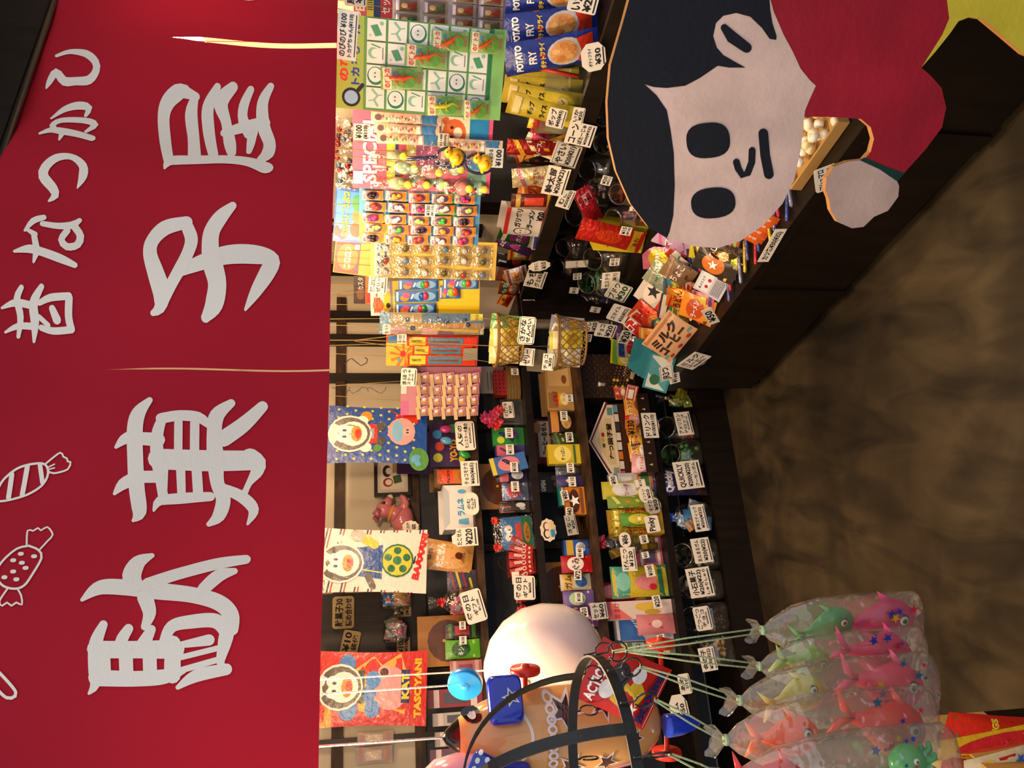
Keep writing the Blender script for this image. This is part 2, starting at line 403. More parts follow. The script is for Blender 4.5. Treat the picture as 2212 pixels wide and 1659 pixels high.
sub(part_slab('tray_floor', None, RP, -.15, 2.2, TT - .02, TT, -.80, -.50, 'darkwood'), jr)
sub(part_slab('tray_rim', None, RP, -.15, 2.2, TT - .025, TT + .035, -.50, -.482, 'darkwood'), jr)
for a in (.0, .55, 1.1, 1.65, 2.17): sub(part_slab('post', None, RP, a, a + .035, CZ if a == 0 else JB, 1.24, -.825, -.79, 'darkwood'), jr)
for a in (.0, 1.1, 2.17): sub(part_slab('bracket', None, RP, a, a + .03, JB, TT - .02, -.79, -.70, 'darkwood'), jr)
sub(part_slab('back_panel', None, RP, -.02, 2.2, TT, 1.2, -.829, -.8255, 'grey'), jr); sub(part_slab('end_panel', None, RP, -.165, -.152, CZ, TT + .03, -.825, -.40, 'darkwood'), jr); sub(part_slab('lower_back_panel', None, RP, -.42, 2.2, CZ, TT, -.829, -.8255, 'darkwood'), jr)
sub(part_slab('top_rail', None, RP, -.02, 2.2, 1.2, 1.235, -.825, -.80, 'darkwood'), jr)
# ------------------------------------------------------------------ hanging lamps behind the noren
def pendant(p, label, r=.036):
    t = thing('pendant_lamp', label, 'lamp', p, 0, 'bare bulbs hung in a row behind the noren')
    mb = MB(); mb.lathe([(.005, -r*1.15), (r*.75, -r*.7), (r, 0), (r*.8, r*.7), (r*.5, r*1.3), (r*.45, r*1.6)], '#fff', 'bulb', 16); mb.build('bulb', t)
    mb = MB(); mb.lathe([(r*.52, r*1.5), (r*.6, r*1.7), (r*.6, r*3), (r*.2, r*3.3)], '#15120f', 'plastic', 14); mb.build('socket', t)
    top = 2.6 - p[2]
    mb = MB(); mb.tube([(0, 0, r*3.2), (0, 0, top)], .003, '#15120f', 'plastic'); mb.build('cord', t)
    l = bpy.data.lights.new('lamp_light', 'POINT'); l.energy = LAMP_W; l.color = (1, .69, .38); l.shadow_soft_size = r
    o = raw('lamp_light', l, t); o.location = (0, 0, -r*1.5)
for (x, y, d, lb) in ((415, 104, 1.95, 'lit bulb glaring through the slit of the noren at the right'), (455, 590, 2.0, 'lit bulb behind the second character of the noren from the right'),
                      (620, 850, 1.9, 'lit bulb behind the seam between the two left noren panels'), (520, 1540, 1.32, 'lit bulb behind the leftmost character of the noren'), (640, 2010, 1.02, 'lit bulb past the left edge, above the inflatable toys')):
    pendant(at_depth(x, y, d), lb)
# ------------------------------------------------------------------ noren
RED, CREAM = '#9c1a2c', '#f7eedd'
NBOT = NP.sz(708, 900)[1]
def nwave(s, z): 
    t = (NTOP - z) / (NTOP - NBOT)
    return (.010 + .012 * t) * math.sin(s * 9.0 + 1.2 + .8 * t) + .005 * math.sin(s * 23 + 2 * t) + .004 * math.sin(z * 17 + s * 6)
def npt(s, z, o=0.): return NP.at(s, z, nwave(s, z) + o)
nr = thing('noren', 'red cloth noren with cream brush lettering hung in three panels across the top', 'curtain', NP.at(.5, NTOP, 0))
def npanel(y1, y0, gap0=0, gap1=0):
    a0 = NP.sz(700, y1)[0]; a1 = NP.sz(700, y0)[0]; mb = MB(); nx = max(8, int((a1 - a0) / .02)); nz = 26
    vs = []
    for j in range(nz + 1):
        t = j / nz; z = NTOP + (NBOT - NTOP) * t
        g = max(0, min(1, (t - .42) / .13)); g = g*g*(3 - 2*g); l = a0 + gap0 * g; r = a1 - gap1 * g
        for i in range(nx + 1): s = l + (r - l) * i / nx; vs.append(tuple(npt(s, z)))
    fs = [(j*(nx+1)+i, (j+1)*(nx+1)+i, (j+1)*(nx+1)+i+1, j*(nx+1)+i+1) for j in range(nz) for i in range(nx)]
    mb.add(vs, fs, RED, 'noren', True)
    return sub(mb.build('cloth_panel'), nr)
npanel(1900, 787, 0, .0015); npanel(787, 106, .0015, .0068); npanel(106, -150, .0068, 0)
def nglyph(name, strokes, polys=(), k=1.):
    """strokes: lists of (x, y, width) in frame pixels of the photograph, laid on the cloth"""
    mb = MB()
    def P(x, y): s, z = NP.sz(x, y); return tuple(npt(s, z, .0022))
    for st in strokes:
        pts = []; e = [st[0]] + list(st) + [st[-1]]
        for p0, a, b, p3 in zip(e[:-3], e[1:-2], e[2:-1], e[3:]):
            n = max(2, int(math.hypot(b[0]-a[0], b[1]-a[1]) / 7))
            for i in range(n):
                u = i / n; pts.append(tuple(.5*(2*a[q] + (b[q]-p0[q])*u + (2*p0[q]-5*a[q]+4*b[q]-p3[q])*u*u + (3*a[q]-p0[q]-3*b[q]+p3[q])*u**3) for q in range(3)))
        pts.append(st[-1]); pts = [(x, y, max(2., w_)) for x, y, w_ in pts]
        v, f = stroke2d([(p[0], p[1]) for p in pts], [p[2] * k for p in pts], 1., 6)
        mb.add([P(a, b) for a, b in v], f, CREAM, 'norenprint')
    o = sub(mb.build(name), nr); o['label'] = 'cream brush lettering'
    return o
Z = lambda o, pts: [(a / 2.989, o + b / 2.989, c / 2.989) for a, b, c in pts]
nglyph('lettering', [Z(0, q) for q in (
 [(1068,1105,16),(1105,1045,72),(1250,1028,76),(1450,1018,76),(1600,1040,84),(1715,1095,104)],
 [(1090,1040,66),(1060,880,74),(1046,720,76),(1075,630,88),(1145,572,92),(1190,562,66)], [(1190,570,70),(1262,592,44)],
 [(1255,592,44),(1225,690,80),(1240,850,76),(1252,990,84)], [(1400,535,44),(1335,650,74),(1335,770,78),(1352,880,72),(1372,970,66)],
 [(1500,535,64),(1420,620,92),(1450,730,66),(1475,870,80),(1490,960,60)], [(1615,550,46),(1568,640,62),(1562,720,66),(1610,800,96)],
 [(1745,535,46),(1692,630,72),(1695,760,84),(1735,880,80),(1722,970,84),(1690,1012,66)], [(1440,800,56),(1560,765,70),(1700,745,80)], [(1625,780,66),(1612,880,54),(1602,950,34)])])
nglyph('lettering', [
 [(405,492,28),(360,502,34),(333,530,30),(328,560,30),(341,604,36),(353,645,38),(346,672,24),(332,680,12)],
 [(404,494,26),(417,530,28),(410,562,27),(394,595,27),(374,628,25),(352,662,26)],
 [(505,461,18),(480,484,32),(461,515,35),(458,552,37),(464,590,42),(473,630,39),(465,668,38),(446,692,20)],
 [(386,608,16),(420,592,30),(490,570,42),(552,568,42),(590,578,32),(580,606,34),(555,645,24),(532,678,6)]])
nglyph('lettering', [
 [(320,857,14),(298,885,30),(290,920,34),(291,985,34),(294,1050,34),(300,1105,30),(288,1124,8)],
 [(250,964,8),(266,948,22),(285,938,26)], [(247,1065,8),(264,1045,24),(288,1032,28)], [(291,944,28),(340,946,30)], [(294,1028,26),(345,1026,26)],
 [(348,898,20),(338,935,26),(338,985,28),(345,1035,22),(351,1070,22)], [(346,898,24),(385,890,24),(425,892,24),(446,906,18)],
 [(383,905,18),(383,975,18)], [(418,905,20),(418,975,20)], [(340,988,44),(440,988,46),(540,985,44)], [(355,1000,14),(352,1068,14)], [(388,1000,20),(390,1066,18)], [(422,1000,22),(426,1066,22)],
 [(331,1100,6),(343,1079,20),(385,1072,24),(425,1068,22),(452,1066,20)], [(496,857,18),(466,885,32),(460,925,32),(463,985,36),(467,1035,30),(480,1072,32),(470,1110,28),(450,1128,12)],
 [(564,862,24),(522,905,34),(480,938,36)], [(538,978,40),(556,990,34),(553,1010,28),(536,1036,14),(528,1054,14)], [(480,1048,22),(520,1066,26),(546,1095,24),(534,1128,6)]])
nglyph('lettering', [
 [(188,1308,8),(226,1280,32),(285,1279,36),(340,1285,38),(418,1294,36),(476,1312,36),(504,1340,34),(507,1372,28)], [(330,1204,12),(303,1220,32),(290,1250,40),(296,1272,36)],
 [(532,1212,22),(470,1222,27),(385,1247,27),(325,1270,28)], [(508,1240,16),(476,1250,30),(445,1280,28)], [(320,1300,34),(330,1335,28),(320,1364,16)],
 [(233,1360,18),(216,1400,28),(212,1450,28),(210,1485,20),(197,1502,6)], [(286,1368,20),(270,1396,26),(276,1425,26)], [(334,1370,20),(318,1400,30)], [(215,1412,36),(300,1412,36),(385,1412,40)],
 [(214,1470,34),(300,1472,32),(362,1468,30),(402,1456,14)], [(230,1410,32),(230,1470,32)], [(279,1410,30),(279,1470,30)], [(330,1410,30),(330,1470,30)], [(380,1400,34),(378,1465,36)],
 [(360,1398,20),(378,1364,26),(420,1354,30),(470,1353,32),(494,1375,32),(492,1398,30),(482,1440,18),(487,1456,14)], [(398,1403,14),(458,1394,24)], [(398,1429,12),(476,1412,12)], [(400,1455,13),(476,1436,13)], [(389,1491,10),(430,1468,26),(495,1456,24)]])
nglyph('lettering', [[(120,116,6),(150,107,10),(185,112,16),(205,130,16),(206,148,16),(190,165,18),(160,166,16),(135,165,18),(118,148,16),(102,166,12),(95,177,4)]])
nglyph('lettering', [[(107,246,5),(134,224,14),(165,216,18),(188,222,16),(182,240,8)], [(120,282,14),(112,266,14),(130,252,14),(180,253,16),(203,264,16),(186,284,8)], [(87,290,7),(110,280,16),(135,284,20),(168,292,18),(200,303,16)], [(135,290,14),(131,309,5)]])
nglyph('lettering', [[(172,419,3),(184,395,18),(184,372,18),(160,353,14),(128,355,18),(104,375,20),(100,395,22),(120,420,20),(124,435,16),(111,446,5)]])
nglyph('lettering', [[(61,512,6),(78,490,14),(100,482,12)], [(98,496,12),(130,500,14),(160,497,16),(176,486,10)], [(165,500,16),(178,520,16),(172,540,16),(150,545,16),(138,530,14),(150,510,14)], [(39,558,6),(70,552,18),(95,557,18),(135,570,18),(166,583,12)], [(85,560,14),(79,579,5)], [(80,520,12),(86,552,14)], [(66,510,8),(82,520,12)]])
nglyph('lettering', [[(50,627,10),(38,648,14),(42,680,14),(34,718,8)], [(93,625,11),(73,655,18),(72,690,18),(67,727,6)], [(4,665,5),(35,655,14),(70,660,14)], [(7,710,5),(35,698,12),(72,698,14)], [(85,655,10),(110,645,14),(150,642,14)], [(150,645,16),(146,680,16),(150,703,16)], [(85,700,12),(110,706,14),(148,704,14)], [(112,665,14),(120,685,18)], [(82,680,10),(100,695,10)]])
nglyph('lettering', [[(498,-30,34),(508,-4,34),(540,7,34),(572,-4,34),(584,-30,34)], [(436,10,6),(455,-10,18)]])
C = lambda pts, w=5: [(a, b, w) for a, b in pts]
nglyph('candy_drawing', [C([(-8,1052),(5,1030),(35,1007),(70,998),(95,1000),(102,1020),(90,1045),(60,1065),(25,1076),(0,1080),(-10,1078)]), C([(22,1020),(16,1072)], 11), C([(56,1004),(46,1066)], 11), C([(84,1002),(90,1040)], 10), C([(97,998),(128,975),(135,984),(143,988),(145,995),(151,996),(145,1012),(115,1020),(102,1015)], 4), C([(103,1006),(116,1000)], 3), C([(104,1011),(116,1008)], 3)])
nglyph('candy_drawing', [C([(68,1186),(90,1196),(98,1215),(80,1255),(65,1278),(45,1285),(20,1278),(5,1258),(5,1240),(20,1215),(45,1192),(70,1186)]), C([(64,1187),(63,1150),(75,1151),(85,1144),(92,1150),(105,1142),(118,1160),(108,1175),(93,1195)], 4), C([(30,1285),(14,1312),(20,1322),(30,1315),(40,1322),(50,1315),(62,1320),(60,1300),(52,1286)], 4)] + [C([(a - 2, b), (a + 2, b)], 9) for a, b in ((53,1205),(82,1211),(38,1220),(57,1226),(66,1238),(40,1246),(22,1259),(48,1264))])
nglyph('candy_drawing', [C([(-10,1440),(0,1450),(42,1500),(22,1512),(-10,1480)], 7)])
mb = MB(); mb.tube([NP.at(-1.1, NTOP - .008, .0), NP.at(1.9, NTOP - .008, .0)], .009, '#120c08', 'plastic'); sub(mb.build('rod'), nr)
# ------------------------------------------------------------------ goods builders
rnd = random.Random(7)
WHITE, INK = '#eae6da', '#17161c'
def shade(c, k): 
    r = lin(c); return tuple(max(0, min(1, q * k)) for q in r)
def card_art(lines, asp, ink=INK, bar=True, frame=False, pad=.07):
    art = []; n = len(lines); y1 = 1 - pad; y0 = .17 if bar else pad
    if frame: art.append(('l', [(pad*.6, .08), (pad*.6, .93), (1-pad*.6, .93), (1-pad*.6, .08), (pad*.6, .08)], .025, ink))
    wts = [1.25 if i == 0 and n > 1 else (.6 if i >= 2 else 1.) for i in range(n)]; tot = sum(wts); y = y1
    for l, k in zip(lines, wts):
        hh = (y1 - y0) * k / tot
        art.append(('t', l, pad, y - hh*.92, 1-pad, y - hh*.08, ink, 0, .03)); y -= hh
    if bar: art.append(('r', pad*1.1, .07, 1-pad*1.1, .12, ink))
    return art
SH = {'r': lambda a: rrect(0, 0, 1, 1, .10, a), 'sq': lambda a: [(0,0),(1,0),(1,1),(0,1)], 'o': lambda a: rrect(0, 0, 1, 1, .46 if a > .9 else .45*a, a, 6),
      'oct': lambda a: [(.25,0),(.75,0),(1,.25),(1,.75),(.75,1),(.25,1),(0,.75),(0,.25)],
      'cloud': lambda a: [(.5+(.5-.05*(k % 2))*math.cos(R(k*18)), .5+(.5-.05*(k % 2))*math.sin(R(k*18))) for k in range(20)],
      'arrow': lambda a: [(0,.12),(.5,0),(1,.12),(1,1),(0,1)], 'tab': lambda a: [(0,0),(1,0),(1,.8),(.7,.86),(.6,1),(.2,1),(.1,.86),(0,.8)]}
def plate(mb, pts, w, h, t, col, m):
    n = len(pts); f = [((a-.5)*w, -t/2, b*h) for a, b in pts]; b_ = [((a-.5)*w, t/2, b*h) for a, b in pts]
    _, tr = tri_poly(pts); mb.add(f + b_, tr + [tuple(n+i for i in reversed(q)) for q in tr] + [(i, n+i, n+(i+1) % n, (i+1) % n) for i in range(n)], col, m)
def pcard(pl, x0, y0, x1, y1, text, label, off=.0, roll=0, lean=0, yaw=0, shape='r', bg=WHITE, bar=True, frame=False, z=None, ink=INK, m='card'):
    loc, w_, h = place(pl, x0, y0, x1, y1, off, z)
    loc = pivot(loc, pl, roll, lean, yaw, h, z); mb = MB(); asp = h / w_; plate(mb, SH[shape](asp), w_, h, .0016, bg, m)
    art_add(mb, card_art(text.split('\n'), asp, ink, bar, frame, .07 if shape not in ('o', 'oct', 'cloud') else .17), flatX(w_, h, -.0008), asp, m)
    o = mb.build('price_card', None, loc, orient(pl, roll, lean, yaw)); return tag(o, label, 'price card', 'handwritten price cards')
def bagsurf(w, h, t, seed=0):
    r = random.Random(seed); a1, a2, p1, p2 = r.uniform(.04, .1), r.uniform(.03, .09), r.uniform(0, 6), r.uniform(0, 6)
    def b(u, v):
        u = max(0., min(1., u)); v = max(0., min(1., v)); e = .06
        vv = max(0., min(1., (v - e) / (1 - 2*e)))
        q = (math.sin(math.pi*u) ** .55) * (math.sin(math.pi*vv) ** .5)
        return t * q * (1 + a1*math.sin(9*u + p1 + 4*v) + a2*math.sin(11*v + p2 - 5*u))
    return b
def pouch_mesh(mb, w, h, t, base, art, m='gloss', seed=0, nx=9, ny=11, x0=None, z0=0., back=True):
    b = bagsurf(w, h, t/2, seed); x0 = -w/2 if x0 is None else x0
    def pos(u, v, s=-1, k=0): 
        pin = 1 - .05 * math.sin(math.pi * max(0, min(1, v)))
        return (x0 + w*(.5 + (u-.5)*pin), s*b(u, v) - EPS*1.6*k, z0 + v*h)
    vs = [pos(i/nx, j/ny) for j in range(ny+1) for i in range(nx+1)]
    fs = [(j*(nx+1)+i, j*(nx+1)+i+1, (j+1)*(nx+1)+i+1, (j+1)*(nx+1)+i) for j in range(ny) for i in range(nx)]
    mb.add(vs, fs, base, m, True)
    if back:
        vs = [pos(i/nx, j/ny, .8) for j in range(ny+1) for i in range(nx+1)]
        mb.add([(x, y + .0006, z) for x, y, z in vs], [tuple(reversed(f)) for f in fs], base, m, True)
    art_add(mb, art, lambda a, c, k: pos(a, c, -1, k), h/w, m, 1)
def auto(cols, text='', style=None, seed=0):
    """cols: band, blob, ink"""
    r = random.Random(seed * 31 + 5); c1 = cols[0]; c2 = cols[1] if len(cols) > 1 else '#ffffff'; ink = cols[2] if len(cols) > 2 else '#ffffff'
    s = style if style is not None else r.randrange(6); a = []
    if s == 0: a = [('r', .02, .62, .98, .9, c1), ('e', .5, .33, .34, .2, c2)] + [('e', .5+.2*math.cos(k*2.1+seed), .33+.1*math.sin(k*2.1+seed), .1, .07, shade(c2, .75)) for k in range(3)] + ([('t', text, .08, .65, .92, .87, ink)] if text else [])
    elif s == 1: a = [('e', .5, .55, .42, .27, c1), ('l', [(.08, .18), (.92, .18)], .12, c2)] + ([('t', text, .16, .42, .84, .68, ink)] if text else [('s', .5, .55, .22, ink)])
    elif s == 2: a = [('p', [(.02, .5), (.98, .75), (.98, .95), (.02, .95)], c1), ('e', .65, .3, .24, .16, c2), ('e', .35, .25, .15, .1, shade(c2, .7))] + ([('t', text, .08, .52, .92, .85, ink)] if text else [])
    elif s == 3: a = [('r', .02, .1, .98, .22, c1), ('r', .02, .8, .98, .9, c1), ('r', .2, .3, .8, .72, c2)] + ([('t', text, .24, .36, .76, .66, ink)] if text else [])
    elif s == 4: a = [('p', [(.02, .1 + .2*k), (.98, .25 + .2*k), (.98, .33 + .2*k), (.02, .18 + .2*k)], c1 if k % 2 else c2) for k in range(4)] + ([('t', text, .1, .4, .9, .66, ink)] if text else [])
    else: a = [('s', .5, .5, .46, c1), ('e', .5, .5, .2, .14, c2)] + ([('t', text, .1, .74, .9, .92, ink)] if text else [])
    return a
def pouch(pl, x0, y0, x1, y1, base, art, label, name='candy_bag', cat='candy bag', off=0., z=None, t=.022, roll=0, lean=0, yaw=0, m='gloss', group=None):
    loc, w_, h = place(pl, x0, y0, x1, y1, off, z); loc = pivot(loc, pl, roll, lean, yaw, h, z, w_); mb = MB(); pouch_mesh(mb, w_, h, min(t, w_*.6), base, art, m, len(ALL))
    return tag(mb.build(name, None, loc, orient(pl, roll, lean, yaw)), label, cat, group)
def carton(pl, x0, y0, x1, y1, base, art, label, name='candy_box', cat='candy box', off=0., z=None, d=.06, roll=0, lean=0, yaw=0, m='card', open_=False, group=None, inner='#8a7a5e'):
    loc, w_, h = place(pl, x0, y0, x1, y1, off, z); loc = pivot(loc, pl, roll, lean, yaw, h, z if z is not None else 0., w_); mb = MB()
    if not open_: mb.box((-w_/2, 0, 0), (w_/2, d, h), base, m)
    else:
        q = .002
        mb.box((-w_/2, 0, 0), (w_/2, q, h), base, m); mb.box((-w_/2, d-q, 0), (w_/2, d, h*1.1), base, m); mb.box((-w_/2, q, 0), (-w_/2+q, d-q, h), base, m)
        mb.box((w_/2-q, q, 0), (w_/2, d-q, h), base, m); mb.box((-w_/2+q, q, 0), (w_/2-q, d-q, .004), inner, 'paper')
        if open_ == 'flap': mb.add([(-w_/2, d-q, h*1.1), (w_/2, d-q, h*1.1), (w_/2-.01, d+.03, h*1.8), (-w_/2+.01, d+.03, h*1.8)], [(0,1,2,3)], shade(base, .8), 'paper')
    art_add(mb, art, flatX(w_, h, 0), h/w_, m)
    return tag(mb.build(name, None, loc, orient(pl, roll, lean, yaw)), label, cat, group)
def bow_mesh(mb, c, r, col, m='gloss', n=7, seed=0):
    q = random.Random(seed)
    for k in range(n):
        a = 2*math.pi*k/n + q.uniform(-.2, .2); L = r*q.uniform(.75, 1.15); d = Vector((math.cos(a), q.uniform(-.5, .2), math.sin(a))); s = Vector((-math.sin(a), 0, math.cos(a))) * r * .38
        p = Vector(c); mb.add([p, p + d*L*.6 + s, p + d*L + Vector((0, -.2*r, 0)), p + d*L*.6 - s, p + d*L*.5 + Vector((0, -.35*r, 0))], [(0,1,4),(1,2,4),(2,3,4),(3,0,4)], shade(col, q.uniform(.7, 1.1)), m, True)
def lump_fill(mb, w, d, h, cols, n, size, m='gloss', seed=1, shape=None):
    q = random.Random(seed)
    for k in range(n):
        c = Vector((q.uniform(-.5, .5)*w, q.uniform(-.5, .5)*d, q.random()*h + size*.3)); col = q.choice(cols)
        X = Matrix.Translation(c) @ Matrix.Rotation(q.uniform(0, 6.3), 4, 'Z') @ Matrix.Rotation(q.uniform(-1, 1), 4, 'X')
        if shape == 'wrap':
            mb.ell((0, 0, 0), (size*.8, size*.55, size*.55), col, m, 8, 5, X)
            for sg in (-1, 1): mb.add([(sg*size*.7, 0, 0), (sg*size*1.5, size*.4, size*.1), (sg*size*1.5, -size*.4, -size*.1)], [(0,1,2)], col, m, False, X)
        elif shape == 'block': mb.bbox((-size*.7, -size*.45, -size*.3), (size*.7, size*.45, size*.3), col, m, size*.1, X)
        else: mb.ell((0, 0, 0), (size*.6, size*.6, size*.6), col, m, 8, 6, X)
def jar(pl, x0, y0, x1, y1, label, z, fill=None, cols=('#888',), shape=None, off=None, yaw=0, mouth=50, lv=.5, csize=.013, nfill=22, group='clear plastic jars'):
    """squat clear jar: square shouldered body, round mouth tipped toward the viewer"""
    loc, w_, h = place(pl, x0, y0, x1, y1, off if off is not None else 0., z)
    t = thing('candy_jar', label, 'jar', loc, 0, group, rot=orient(pl, 0, 0, yaw)); W = w_/2; n = 24; D = W*1.9
    def loop(k):
        o = []; sq = max(0., 1 - k*1.25); zc = h*.06 + h*.62*k; yc = W*.0 - W*.30*k*k; tilt = R(mouth)*max(0, k-.35)/.65; rr = W*(1 - .16*max(0, k-.5)/.5)
        for i in range(n):
            a = 2*math.pi*i/n; c, s = math.cos(a), math.sin(a); p = 2 + 6*sq; den = (abs(c)**p + abs(s)**p) ** (1/p); x, y = c/den*rr, s/den*rr
            o.append((x, W + yc + y*math.cos(tilt), zc + y*math.sin(tilt)*.9))
        return o
    loops = [loop(k/8) for k in range(9)]
    bot = [(x*.9, W + (y-W)*.9, 0.0) for x, y, _ in loops[0]]
    mb = MB(); mb.loft([bot] + loops, '#fff', 'jar', True, (True, False)); mb.build('body', t)
    ml = loops[-1]; c = sum((Vector(p) for p in ml), Vector()) / n; mb = MB()
    nrm = (Vector(ml[0]) - c).cross(Vector(ml[n//4]) - c).normalized()
    rim = [Vector(p) for p in ml]; a_ = [p + nrm*.004 for p in rim]; b_ = [c + (p-c)*.92 + nrm*.012 for p in rim]; c_ = [c + (p-c)*.86 + nrm*.012 for p in rim]; d_ = [c + (p-c)*.86 for p in rim]
    mb.loft([rim, a_, b_, c_, d_], '#fff', 'rim', True, (False, False)); mb.build('mouth_rim', t)
    if fill:
        mb = MB(); lump_fill(mb, W*1.35, W*1.3, h*lv*.8, cols, nfill, csize, 'gloss', len(ALL), shape); o = mb.build('sweets', t); o.location = (0, W, .008)
    return t
def tie_bag(pl, x0, y0, x1, y1, label, off=0., z=None, cols=(), fillm='gloss', name='gift_bag', cat='gift bag', bow=None, npack=8, seed=3, neck=.72, roll=0, texts=('',)):
    """clear film bag full of small packets, tied at the neck"""
    loc, w_, h = place(pl, x0, y0, x1, y1, off, z); t = thing(name, label, cat, loc, rot=orient(pl, roll)); q = random.Random(seed); n = 18; D = min(.07, w_*.55)
    prof = [(.78, .0), (.95, .06), (1., .25), (.98, .45), (.8, .6), (.3, neck), (.12, neck + .04), (.32, neck + .12), (.5, 1.)]
    loops = [[(w_/2*r*math.cos(2*math.pi*i/n)*(1 + .06*math.sin(5*i + k)), D/2*r*math.sin(2*math.pi*i/n), h*v) for i in range(n)] for k, (r, v) in enumerate(prof)]
    mb = MB(); mb.loft(loops, '#fff', 'film', True, (True, False)); mb.build('film', t)
    mb = MB(); bow_mesh(mb, (0, -D*.1, h*(neck+.03)), h*.1 if bow else h*.05, bow or '#d8d2bf', 'gloss', 8 if bow else 5, seed); mb.build('tie', t)
    for k in range(npack):
        pw = w_*q.uniform(.34, .5); ph = h*q.uniform(.22, .36); mb = MB(); c = q.choice(cols)
        pouch_mesh(mb, pw, ph, .008, c, auto([q.choice(cols), q.choice(cols), '#ffffff'], q.choice(texts), None, k+seed), fillm, k+seed, 5, 5)
        o = mb.build('packet', t); o.location = ((-.26 + .52*((k*.618) % 1))*w_, -D*.34 + D*.6*(k/npack), h*(.06 + .3*((k*.382) % 1))); o.rotation_euler = (q.uniform(-.15, .15), q.uniform(-.5, .5), 0)
    return t
def string(name, pts, label, r=.0016, col='#9c8350', m='rope', cat='string', group=None):
    mb = MB(); mb.tube(pts, r, col, m, 5); o = mb.build(name); return tag(o, label, cat, group)
def on_z(x, y, z, deg): return Plane(at_z(x, y, z), deg)
# ------------------------------------------------------------------ painted plywood boy
CP = Plane(at_depth(1550, 270, 1.3), 115)
OUT = [(1375,-60),(1345,50),(1319,140),(1312,220),(1315,300),(1331,370),(1362,440),(1400,490),(1440,514),(1500,532),(1550,536),(1600,520),(1650,485),(1690,440),(1715,390),(1730,320),(1737,252),(1800,253),(1860,257),(1881,275),(1888,300),(1881,328),(1866,345),
       (1832,349),(1802,360),(1786,385),(1783,410),(1791,430),(1795,455),(1810,480),(1840,493),(1865,490),(1888,468),(1918,455),(1940,425),(1942,402),(1938,392),(1955,372),(2000,322),(2035,275),(2044,232),(2034,190),(2012,165),(1990,146),
       (2020,112),(2052,72),(2070,46),(2094,37),(2122,42),(2170,82),(2212,118),(2290,150),(2420,165),(2500,215),(2900,225)]
OUT2 = [(2900,60),(2480,70),(2400,30),(2340,-30),(2480,-150),(2900,-170),(2900,-290),(2420,-280),(2250,-190),(2050,-150),(1880,-170),(1760,-150),(1690,-75),(1600,-98),(1480,-92)]
def cpt(x, y): a, z = CP.sz(x, y); return (a, max(z, 0.))
def cplate(mb, pts, o0, o1, col, m='paint', edge=None):
    p = [cpt(*q) for q in pts]; v, tr = tri_poly(p); n = len(p)
    mb.add([tuple(CP.at(a, z, o1)) for a, z in p], tr, col, m)
    if o0 is not None:
        mb.add([tuple(CP.at(a, z, o0)) for a, z in p], [tuple(reversed(f)) for f in tr], edge or col, m)
        mb.add([tuple(CP.at(a, z, o)) for o in (o0, o1) for a, z in p], [(i, n+i, n+(i+1) % n, (i+1) % n) for i in range(n)], edge or col, m)
SKIN, NAVY, SRED = '#e0c4b8', '#12151f', '#a41a2e'
boy = thing('boy_cutout', 'painted plywood cutout of a black haired boy in a red sweater', 'signboard', CP.at(.1, 0, 0))
mb = MB(); cplate(mb, OUT + OUT2, -.012, 0, SRED, 'paint', '#c0884c'); sub(mb.build('board'), boy)
def paint(name, pts, col, k): mb = MB(); cplate(mb, pts, None, .0005*k, col); return sub(mb.build(name), boy)
def pstroke(name, pts, wd, col, k):
    mb = MB(); v, f = stroke2d(pts, wd, 1., 7); mb.add([tuple(CP.at(*cpt(a, b), .0005*k)) for a, b in v], f, col, 'paint'); return sub(mb.build(name), boy)
def blob(name, cx, cy, rx, ry, col, k, p=2.5, rot=0):
    pts = []
    for i in range(28):
        a = 2*math.pi*i/28; c, s = math.cos(a), math.sin(a); d = (abs(c)**p + abs(s)**p) ** (1/p); x, y = rx*c/d, ry*s/d
        pts.append((cx + x*math.cos(R(rot)) - y*math.sin(R(rot)), cy + x*math.sin(R(rot)) + y*math.cos(R(rot))))
    return paint(name, pts, col, k)
HEAD = OUT[:17]
JAW = [(1739,238),(1749,214),(1762,185),(1749,173),(1729,148),(1712,111),(1692,74),(1671,25),(1663,-5),(1660,-60),(1600,-98),(1480,-92)]
paint('painted_face', HEAD + JAW, SKIN, 1)
HAIRIN = [(1446,500),(1454,465),(1457,400),(1455,330),(1448,280),(1440,238),(1418,206),(1392,182),(1412,188),(1440,190),(1480,185),(1512,168),(1550,142),(1575,146),(1610,146),(1590,135),(1562,119),(1548,103),(1540,78),(1546,50),(1562,34),(1590,28),(1620,36),(1645,60),(1662,84),(1676,86),(1677,78),(1668,50),(1663,20),(1661,-10),(1652,-66),(1600,-98),(1480,-92),(1375,-60)]
paint('painted_hair', [(1375,-60)] + OUT[1:9] + HAIRIN[:-1], NAVY, 2)
pstroke('painted_ear', [(1564,60),(1580,80),(1612,103)], [16, 26, 22], NAVY, 3)
blob('painted_eye', 1529, 303, 47, 38, NAVY, 3, 2.7, -6); blob('painted_eye', 1540, 438, 48, 33, NAVY, 3, 2.5, -6)
pstroke('painted_nose', [(1624,325),(1623,350),(1614,374),(1603,378),(1594,364),(1590,350)], 15, NAVY, 3)
pstroke('painted_mouth', [(1648,288),(1652,335),(1660,376)], 21, NAVY, 3)
paint('painted_cuff', [(1867,340),(1856,346),(1900,366),(1938,392),(1954,374),(1920,362)], '#143a33', 1)
paint('painted_hand', [(1858,346),(1832,349),(1802,360),(1786,385),(1783,410),(1791,430),(1795,455),(1810,480),(1840,493),(1865,490),(1888,468),(1918,455),(1940,425),(1942,402),(1938,392),(1900,366)], '#ccafa2', 1)
